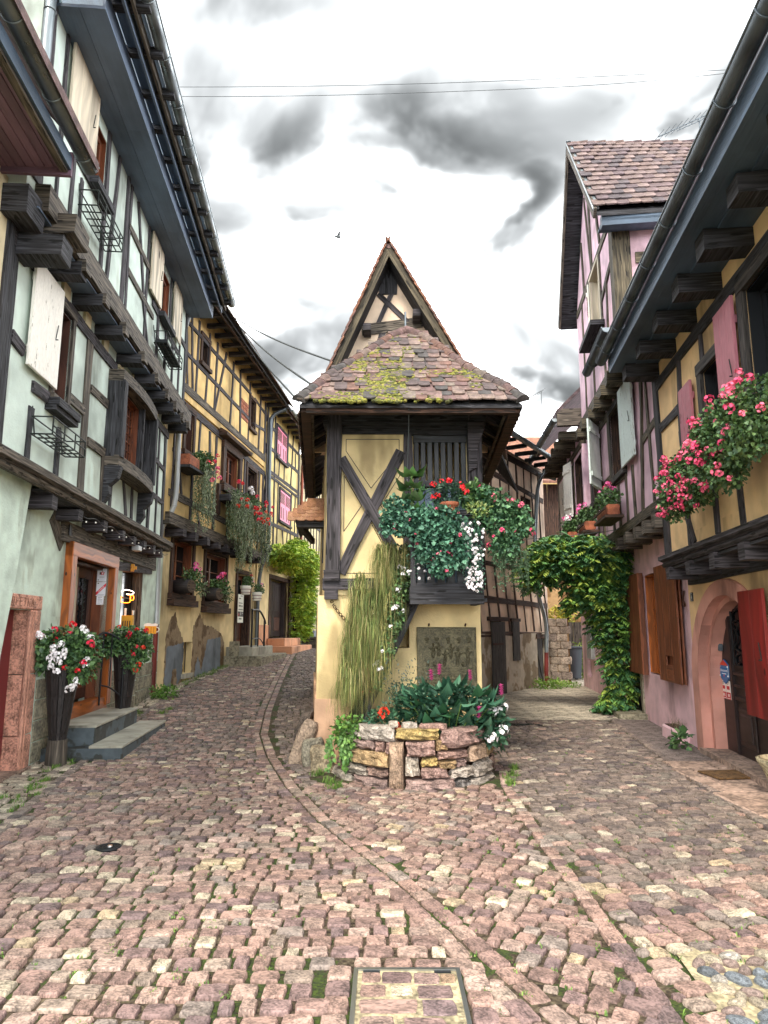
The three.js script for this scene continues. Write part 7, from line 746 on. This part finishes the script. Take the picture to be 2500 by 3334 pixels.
{ const t = hangIvy('wide curtain of variegated ivy with red geraniums below the hooded window', 2.5, 5.9, 5.15, .6, u => u < 3.2 ? 1.2 : u < 4.2 ? 1.9 : u < 5 ? 1.25 : u < 5.4 ? 1.0 : 1.75, 150, 26, [PET.red, PET.crimson, PET.orange]); bx('box', M.timberBlack, t, 2.5, 5.9, 4.95, 5.12, .3, .6); for (const [x, y] of [[3.7, 5.5], [3.85, 5.42]]) bloom(t, x, y, .8, 1.7, PET.white); }
for (const [u, v, lab] of [[.72, 2.62, 'small wooden keg planter with pink geraniums in the window by the drainpipe'], [2.62, 2.54, 'small wooden keg planter with pink geraniums in the window by the peeling patch']]) { const t = thing('keg_planter', lab, 'planter', toWorld(ochre, u, v, .17), turnB, 'keg planters of the ochre house'); const c = new THREE.CylinderGeometry(.17, .17, .5, 16); c.rotateX(Math.PI / 2); const q = new THREE.LatheGeometry([[0, -.25], [.15, -.25], [.185, 0], [.15, .25], [0, .25]].map(p => new THREE.Vector2(...p)), 18); q.rotateZ(Math.PI / 2); q.rotateY(Math.PI / 2 - .3); put('keg', metreUV(q), M.barrel, t); const h = new THREE.CylinderGeometry(.145, .145, .02, 18); h.rotateX(Math.PI / 2); h.rotateY(-.3); put('keg_head', metreUV(h), M.barrelLight, t, [-.07, 0, .25]); const L = new Leaves(); bush(L, .25, .18, .15, .42, .26, .22, 520, .07, GREEN.ger); bush(L, .7, .0, .2, .26, .2, .16, 160, .06, GREEN.ivy); L.build('foliage', t); for (let k = 0; k < 5; k++) bloom(t, .2 + rr(-.25, .35), .42 + rr(-.1, .14), .2, 1.3, pick([PET.hot, PET.lilac])); }
for (const [u, v, w, lab] of [[4.5, 2.62, .5, 'white ringed pot with flowers hung above the entrance notice'], [5.65, 2.5, .5, 'white ringed pot with flowers hung on the drainpipe']]) { const t = thing('hanging_pot', lab, 'pot', toWorld(ochre, u, v, w), turnB, 'white pots by the entrance'); t.scale.setScalar(.62); put('pot', metreUV(new THREE.LatheGeometry([[0, 0], [.17, 0], [.2, .02], [.2, .08], [.22, .26], [.24, .26], [.25, .4], [.22, .4], [.2, .3], [0, .3]].map(p => new THREE.Vector2(...p)), 20)), M.white, t); put('ring', merge([.1, .24].map(y => new THREE.TorusGeometry(.22, .012, 5, 24).rotateX(Math.PI / 2).translate(0, y, 0))), M.maroon, t); const L = new Leaves(); bush(L, .15, .55, .05, .36, .3, .26, 480, .08, GREEN.ger); L.build('foliage', t); for (const m of [PET.white, PET.crimson, PET.white, PET.pink]) bloom(t, rr(-.1, .5), rr(.6, .9), .2, 1.3, m); put('hook', barG([0, .4, -.2], [0, .4, -.6], .012), M.iron, t); }
sheet('notice_board', 'tall white menu notice with a photo strip on the brown entrance door', 'notice', .52, .82, canvasTex(128, 256, (x, w, h) => { x.fillStyle = '#e6ebe0'; x.fillRect(0, 0, w, h); x.fillStyle = '#6a726a'; for (const [a, y, l, k] of [[48, 12, 50, 6], [18, 34, 44, 10], [14, 76, 90, 7], [16, 98, 50, 14], [76, 100, 30, 12], [14, 134, 100, 10], [26, 214, 66, 14]]) x.fillRect(a, y, l, k); x.fillStyle = '#2c2826'; x.fillRect(0, 156, w, 46); x.fillStyle = '#8a2c3c'; x.fillRect(6, 172, 30, 28); x.fillStyle = '#999'; x.fillRect(60, 160, 14, 30); x.fillRect(96, 164, 20, 12); }), scene, toWorld(ochre, 5.3, 2.26, .12), [0, turnB, 0], .012);
{ const t = thing('stair_railing', 'black iron handrail at the entrance of the ochre house', 'railing', toWorld(ochre, 5.4, 1.1, .7), turnB); put('rail', merge([tubeG([[-.9, 1.1, 0], [-.2, 1.1, 0], [.1, 1.02, 0], [.5, .8, 0], [.55, .72, 0]], .03, 24, 6), barG([-.85, -.1, 0], [-.85, 1.1, 0], .03), barG([-.2, -.1, 0], [-.2, 1.08, 0], .018), barG([.45, -.2, 0], [.45, .82, 0], .03), tubeG([[-.85, .3, 0], [0, .28, 0], [.45, .1, 0]], .016, 16, 5)]), M.blackIron, t); }
for (const [u, lab] of [[12.0, 'grey wooden crate at the foot of the lime green vine'], [13.2, 'second grey crate further up from the lime green vine']]) { const t = thing('crate', lab, 'crate', toWorld(ochre, u, .97, .9), turnB, 'crates by the vine'); for (let k = 0; k < 3; k++) { put('slat', chamfer(.9, .11, .03, .006), M.timberGrey, t, [0, .07 + k * .13, .3]); put('slat', chamfer(.9, .11, .03, .006), M.timberGrey, t, [0, .07 + k * .13, -.3]); put('slat', chamfer(.03, .11, .6, .006), M.timberGrey, t, [-.45, .07 + k * .13, 0]); put('slat', chamfer(.03, .11, .6, .006), M.timberGrey, t, [.45, .07 + k * .13, 0]); } bx('bottom', M.timberGrey, t, -.43, .43, .0, .03, -.28, .28); }
// --- climbing plants
function climber(name, label, pos, turn, trunkPts, r, lobes, pal, len) { const t = thing(name, label, 'vine', pos, turn); put('trunk', merge(trunkPts.map(([p, q]) => tubeG(p, r * q, 30, 7))), M.timberBrown, t); const L = new Leaves(); for (const [x, y, z, rx, ry, rz, n] of lobes) for (let k = 0; k < n; k++) { const d = rdir(), q = Math.pow(rnd(), .4), px = x + d.x * rx * q, py = y + d.y * ry * q, pz = z + d.z * rz * q; const ax = V3(d.x + rr(-.6, .6), rr(-.9, .1), d.z + rr(-.5, .6)).normalize(), c = pick(pal); for (let j = 0; j < 4; j++) for (const s of [-1, 1]) { const sd = new THREE.Vector3().crossVectors(ax, V3(0, 1, 0)).normalize().multiplyScalar(s); const dir = ax.clone().multiplyScalar(.45).add(sd); dir.y -= .35; L.leaf(px + ax.x * j * len * .45, py + ax.y * j * len * .45, pz + ax.z * j * len * .45, dir, V3(rr(-.3, .3), 1, rr(-.3, .3)), len * rr(.8, 1.1), len * .42, shade(c, .2)); } } L.build('foliage', t); return t; }
climber('climbing_vine', 'bushy green wisteria arching over the lane from the pink house', [0, 0, 0], 0, [[[[4.55, .0, -13.6], [4.5, .6, -13.5], [4.6, 1.3, -13.5], [4.45, 2.1, -13.5], [4.2, 2.8, -13.5], [3.6, 3.1, -13.6]], 1], [[[4.6, 1.3, -13.5], [4.4, 1.9, -13.3], [3.9, 2.5, -13.4], [3.3, 2.7, -13.6]], .6]], .05, [[3.5, 3.0, -13.6, .75, .42, .7, 640], [4.2, 3.05, -13.5, .7, .5, .7, 620], [4.5, 2.5, -13.5, .55, .6, .6, 480], [4.0, 2.35, -13.5, .5, .4, .5, 300], [4.45, 1.75, -13.5, .42, .5, .4, 320], [4.6, 1.15, -13.5, .36, .4, .3, 200], [4.55, .65, -13.5, .24, .35, .24, 110], [4.4, .25, -13.5, .3, .2, .24, 110], [3.05, 2.75, -13.7, .36, .34, .4, 170], [3.6, 3.35, -13.7, .6, .2, .5, 260], [4.75, 3.3, -13.8, .4, .25, .4, 160], [4.9, 3.9, -13.4, .25, .35, .2, 90]], GREEN.vine, .12);
climber('climbing_vine', 'lime green vine arching over the dark double door up the street', toWorld(ochre, 0, 0, 0), turnB, [[[[11.6, 1.0, .35], [11.5, 2.0, .3], [11.7, 3.0, .3], [11.3, 3.9, .4], [9.5, 4.3, .5]], 1], [[[11.6, 1.0, .3], [11.8, 2.2, .3], [11.6, 3.6, .3]], .8]], .07, [[8.6, 4.25, .6, 1.2, .34, .5, 380], [10.2, 4.3, .65, 1.3, .4, .55, 460], [11.3, 4.3, .65, .8, .5, .5, 360], [11.8, 3.6, .6, .5, .7, .45, 320], [11.75, 2.7, .6, .45, .6, .4, 240], [11.8, 2.0, .55, .4, .5, .35, 170], [11.7, 1.5, .5, .3, .3, .3, 80], [9.0, 3.95, .6, .9, .25, .3, 140], [10.6, 4.75, .5, .6, .3, .3, 130]], GREEN.lime, .16);
// --- orange house: two big boxes of pink ivy geraniums
geranium('flower_box', 'full box of pink ivy geraniums below the small window of the orange house', 'flower box', toWorld(orange, 0, 0, 0), turnR, [[8.35, 3.32, .62, .42, .34, .24, 1900], [8.75, 3.3, .62, .38, .3, .24, 1300], [8.2, 3.12, .64, .3, .22, .2, 700], [8.85, 3.12, .6, .3, .2, .2, 560]], 78, { pal: GREEN.ger, cols: [PET.pink, PET.hot, PET.pink], size: .78, len: .045, low: -.9 });
geranium('flower_box', 'full box of pink ivy geraniums below the big window of the orange house', 'flower box', toWorld(orange, 0, 0, 0), turnR, [[9.65, 3.4, .66, .42, .34, .26, 1700], [10.1, 3.42, .66, .45, .36, .26, 1700], [10.6, 3.42, .66, .4, .36, .26, 1300], [9.9, 3.12, .66, .36, .2, .2, 700]], 70, { pal: GREEN.ger, cols: [PET.pink, PET.hot], size: .8, len: .045, low: -.9 });
for (const [u0, u1, w, v, lab, cols, tr] of [[3.35, 4.35, .52, 3.62, 'terracotta trough with magenta geraniums under the white shutter of the pink house', [PET.lilac, PET.hot], 1], [1.3, 2.2, .56, 3.66, 'terracotta trough with pale pink geraniums under the second window of the pink house', [PET.lilac], 1], [-.5, .05, .62, 3.74, 'terracotta pot with white geraniums on the low pink house', [PET.white, PET.lilac], 0]]) { const t = thing('flower_trough', lab, 'flower box', toWorld(pink, 0, 0, 0), turnR, 'troughs on the pink houses'); put('trough', chamfer(u1 - u0, .18, .22, .02), M.terracotta, t, [(u0 + u1) / 2, v + .1, w + .06]); if (tr) { bx('shelf', M.timberBrown, t, u0 - .06, u1 + .06, v - .05, v, w - .1, w + .22); bx('shelf_rail', M.timberBrown, t, u0 - .06, u1 + .06, v + .1, v + .14, w + .2, w + .225); } const L = new Leaves(); bush(L, (u0 + u1) / 2, v + .34, w + .05, (u1 - u0) / 2 + .06, .2, .2, 700, .06, GREEN.ger, { wid: 1 }); L.build('foliage', t); for (let k = 0; k < 7; k++) bloom(t, rr(u0, u1), v + rr(.48, .62), w + rr(0, .2), rr(.9, 1.2), pick(cols)); }
{ const t = thing('low_planter', 'low pink painted planter with dry stalks against the pink wall', 'planter', [4.36, 0, -10.6], turnR); put('trough', chamfer(.7, .2, .26, .02), M.pinkLow, t, [0, .12, 0]); put('soil', boxG(.6, .02, .18), M.soil, t, [0, .222, 0]); const L = new Leaves(); for (let k = 0; k < 90; k++) { const x = rr(-.3, .3), h = rr(.05, .16); L.ribbon([[x, .22, rr(-.08, .08)], [x + rr(-.03, .03), .22 + h, rr(-.1, .1)]], .004, shade([.2, .16, .09])); } L.build('stalks', t, M.blade); }
{ const t = thing('weed', 'single broad leaved weed at the foot of the arched doorway', 'plant', [4.05, .03, -9.75]); const L = new Leaves(); bush(L, 0, .12, 0, .13, .14, .12, 60, .12, GREEN.ger, { wid: .7 }); L.build('foliage', t); }
{ const t = thing('weed', 'clump of green weeds at the foot of the red drainpipe', 'plant', [-4.42, .26, -14.2]); const L = new Leaves(); bush(L, 0, .12, 0, .3, .18, .22, 420, .08, [[.1, .22, .04], [.15, .3, .05]], { wid: .5 }); L.build('foliage', t); }
{ const t = thing('shrub', 'yellow green bush behind the wheeled bin', 'plant', [6.5, .5, -22.8]); const L = new Leaves(); bush(L, 0, .1, 0, .6, .75, .5, 900, .12, [[.22, .36, .04], [.3, .42, .05], [.14, .26, .04]], { wid: .5 }); L.build('foliage', t); const u = thing('shrub', 'yellow flowering bush against the tan barn', 'plant', [6.2, 1.6, -24.6]); const K = new Leaves(); bush(K, 0, .2, 0, .7, .8, .4, 700, .14, [[.5, .42, .04], [.42, .4, .05], [.3, .34, .05]], { wid: .6 }); K.build('foliage', u); const w = thing('weed', 'grass and weeds along the foot of the peach house', 'plant', [4.4, .05, -18.9]); const G = new Leaves(); bush(G, 0, .12, 0, .45, .2, .3, 500, .1, [[.14, .28, .04], [.2, .34, .05]], { wid: .35 }); bush(G, .6, .06, -.6, .5, .12, .4, 400, .1, [[.14, .28, .04], [.2, .34, .05]], { wid: .35 }); G.build('foliage', w); }
// --- grass and moss in the joints
{
  const L = new Leaves(), tuft = (x, d, n, h, s) => { for (let k = 0; k < n; k++) { const a = rr(0, 6.28), r = rr(0, s), px = x + Math.cos(a) * r, pd = d + Math.sin(a) * r, y = hgt(px, pd) + .015, b = rr(0, 6.28), l = h * rr(.5, 1.2); L.ribbon([[px, y, -pd], [px + Math.cos(b) * l * .3, y + l * .7, -pd + Math.sin(b) * l * .3], [px + Math.cos(b) * l * .8, y + l * .9, -pd + Math.sin(b) * l * .8]], .004, shade(pick([[.1, .2, .03], [.15, .26, .04], [.08, .15, .03]]))); } };
  for (let k = 0; k < 120; k++) { const d = rr(4.6, 13.5), x = xl(d) - rr(.02, .34); if (fbm(x * 2, d * 1.2, 7, 2) > .47) tuft(x, d, 26, .05, .06); }
  for (let k = 0; k < 60; k++) { const d = rr(14.5, 20), x = xl(d) - rr(.05, .4); tuft(x, d, 20, .08, .1); }
  for (const [x, d] of [[-3.75, 9.75], [-3.72, 9.85], [-3.9, 12.6], [-3.95, 12.9], [1.42, 8.1], [1.4, 7.7], [1.55, 8.5], [-1.0, 9.6], [-1.05, 10.1], [-1.1, 9.3], [-1.2, 10.8], [-.75, 8.1], [-.6, 7.7], [-.5, 7.5]]) for (let q = 0; q < 3; q++) tuft(x + rr(-.07, .07), d + rr(-.1, .1), 26, .075, .06);
  for (let k = 0; k < 900; k++) { const d = rr(3, 11), x = rr(-.56 * d, .56 * d); if (x < xl(d) || x > xs(d)) continue; const n = fbm(x * .8 + 4, d * .8, 2, 3); if (n < .5) continue; if (Math.abs(x) < 1.4 && d > 7.4) continue; tuft(x, d, 7, .018, .03); }
  const o = L.build('joint_grass', scene, M.blade); tag(o, 'grass and moss growing in the joints of the paving', 'grass', null, 'stuff');
}
// ---------------------------------------------------------------- covers, wires, aerials, bird
{
  const t = thing('access_cover', 'square steel framed cover filled with stones and cream mortar', 'cover', [.11, .034, -3.36]); bx('mortar', M.mortar, t, -.235, .235, -.05, 0, -.255, .265); for (const [x0, x1, z0, z1] of [[-.255, -.235, -.275, .3], [.235, .255, -.275, .3], [-.235, .235, -.275, -.255], [-.235, .235, .268, .3]]) bx('frame', M.steel, t, x0, x1, -.05, .008, z0, z1);
  for (const [x, z, l, w, c] of [[-.17, -.19, .09, .09, [.34, .22, .18]], [-.05, -.19, .14, .1, [.26, .17, .16]], [.09, -.18, .12, .1, [.34, .23, .2]], [.19, -.18, .07, .08, [.5, .34, .22]], [-.16, -.07, .12, .1, [.34, .22, .18]], [-.03, -.07, .1, .08, [.66, .55, .4]], [.12, -.06, .16, .11, [.25, .17, .16]], [-.09, .06, .26, .11, [.36, .24, .2]], [.13, .07, .15, .13, [.24, .17, .17]], [-.14, .19, .15, .1, [.34, .24, .2]], [.06, .2, .18, .1, [.3, .2, .18]]]) { const o = put('inset_stone', pick(SETT), settMat(c), t, [x, .006, z]); o.scale.set(l, .03, w); } for (const x of [-.17, .17]) { bx('key_slot_shade', M.blackIron, t, x - .04, x + .04, .0, .004, -.252, -.232); }  // key slots: flat bars, the shade inside the openings painted as black
  const m = thing('manhole_cover', 'small round iron cover set among the setts', 'cover', [-2.08, .03, -5.53]); put('rim', new THREE.TorusGeometry(.085, .008, 6, 30).rotateX(Math.PI / 2), M.blackIron, m); put('lid', new THREE.CylinderGeometry(.083, .083, .03, 30), M.blackIron, m, [0, -.012, 0]); put('boss', new THREE.CylinderGeometry(.018, .02, .012, 16), M.steel, m, [.01, .008, 0]); put('rib', merge([.04, .063].map(r => new THREE.TorusGeometry(r, .004, 5, 26).rotateX(Math.PI / 2).translate(0, .004, 0))), M.blackIron, m);
  const q = thing('drain_grate', 'rectangular iron drain grate where the setts meet the gravel', 'drain', [2.42, .04, -12.15], .1); put('frame', merge([tb(-.25, .25, -.02, .012, -.12, -.1), tb(-.25, .25, -.02, .012, .1, .12), tb(-.25, -.23, -.02, .012, -.1, .1), tb(.23, .25, -.02, .012, -.1, .1)]), M.blackIron, q); for (let k = 0; k < 9; k++) bx('bar', M.blackIron, q, -.21 + k * .05, -.19 + k * .05, -.01, .008, -.1, .1);
  const aer = (label, x, y0, y1, d, boom, up, m) => { const t = thing('tv_aerial', label, 'antenna', [x, y0, -d]); put('mast', barG([0, 0, 0], [0, y1 - y0, 0], .018), m, t); const B = [barG([boom[0], y1 - y0 + boom[1], 0], [boom[2], y1 - y0 + boom[3], 0], .014), barG([boom[0] * .55, y1 - y0 + boom[1] * .55 - .07, .03], [boom[2] * .3, y1 - y0 + boom[3] * .3 - .07, .03], .01)]; const n = 11; for (let k = 0; k <= n; k++) { const f = k / n, X = mix(boom[0], boom[2], f), Y = y1 - y0 + mix(boom[1], boom[3], f); B.push(barG([X - .06, Y - .02, -.16], [X + .06, Y + .05, .16], .006, 4)); } put('boom', merge(B), m, t); };
  aer('slanting television aerial on the ridge of the pink house', 6.73, 11.3, 12.4, 13.0, [-.9, -.43, .58, .3], 0, M.zincDark); aer('distant television aerial on a mast behind the peach house', 7.2, 9.6, 12.4, 30, [-.95, -.5, .1, .06], 0, M.cable);
  const wire = (label, pts, r = .012) => { const P = []; for (let i = 0; i < pts.length - 1; i++) for (let k = 0; k < 12; k++) { const f = k / 12, a = pts[i], b = pts[i + 1], L = Math.hypot(b[0] - a[0], b[2] - a[2]); P.push([mix(a[0], b[0], f), mix(a[1], b[1], f) - Math.sin(f * Math.PI) * L * .012, mix(a[2], b[2], f)]); } P.push(pts[pts.length - 1]); tag(put('overhead_wire', tubeG(P, r, 60, 5), M.cable, scene), label, 'wire'); };
  wire('thin overhead wire crossing the sky between the roofs, upper strand', [[-9.5, 14.1, -14], [8.6, 14.55, -14]], .007); wire('thin overhead wire crossing the sky between the roofs, lower strand', [[-9.5, 13.92, -14], [3, 14.0, -14], [8.6, 14.5, -14]], .007);
  wire('wire from the ochre roof to the ridge of the narrow house', [[-3.98, 9.8, -17], [-.74, 5.85, -10.4]], .018); wire('wire from the ochre roof to the hip of the narrow house', [[-3.95, 9.7, -17], [-1.0, 5.12, -9.5]], .018); wire('wire from the ochre roof to the eave of the narrow house', [[-3.85, 9.6, -17], [-1.12, 4.6, -8.6]], .016); wire('wire slung along the foot of the climbing wisteria', [[3.0, 3.55, -14.5], [4.5, 3.45, -12.0]], .006);
  const b = thing('bird', 'small dark bird flying under the clouds', 'bird', [-2.2, 20.12, -30], .4); const body = new THREE.SphereGeometry(1, 12, 8); body.scale(.16, .07, .07); put('body', body, M.cable, b); put('wing', extr([[0, 0], [.06, .26], [.14, .3], [.16, .02]], .012), M.cable, b, [-.06, .02, 0], [-.5, 0, 0]); put('wing', extr([[0, 0], [.04, .2], [.12, .26], [.16, .02]], .012), M.cable, b, [-.06, .02, .02], [.7, 0, 0]); put('tail', new THREE.ConeGeometry(.05, .14, 6).rotateZ(Math.PI / 2), M.cable, b, [-.2, 0, 0]);
}
renderer.render(scene, camera);
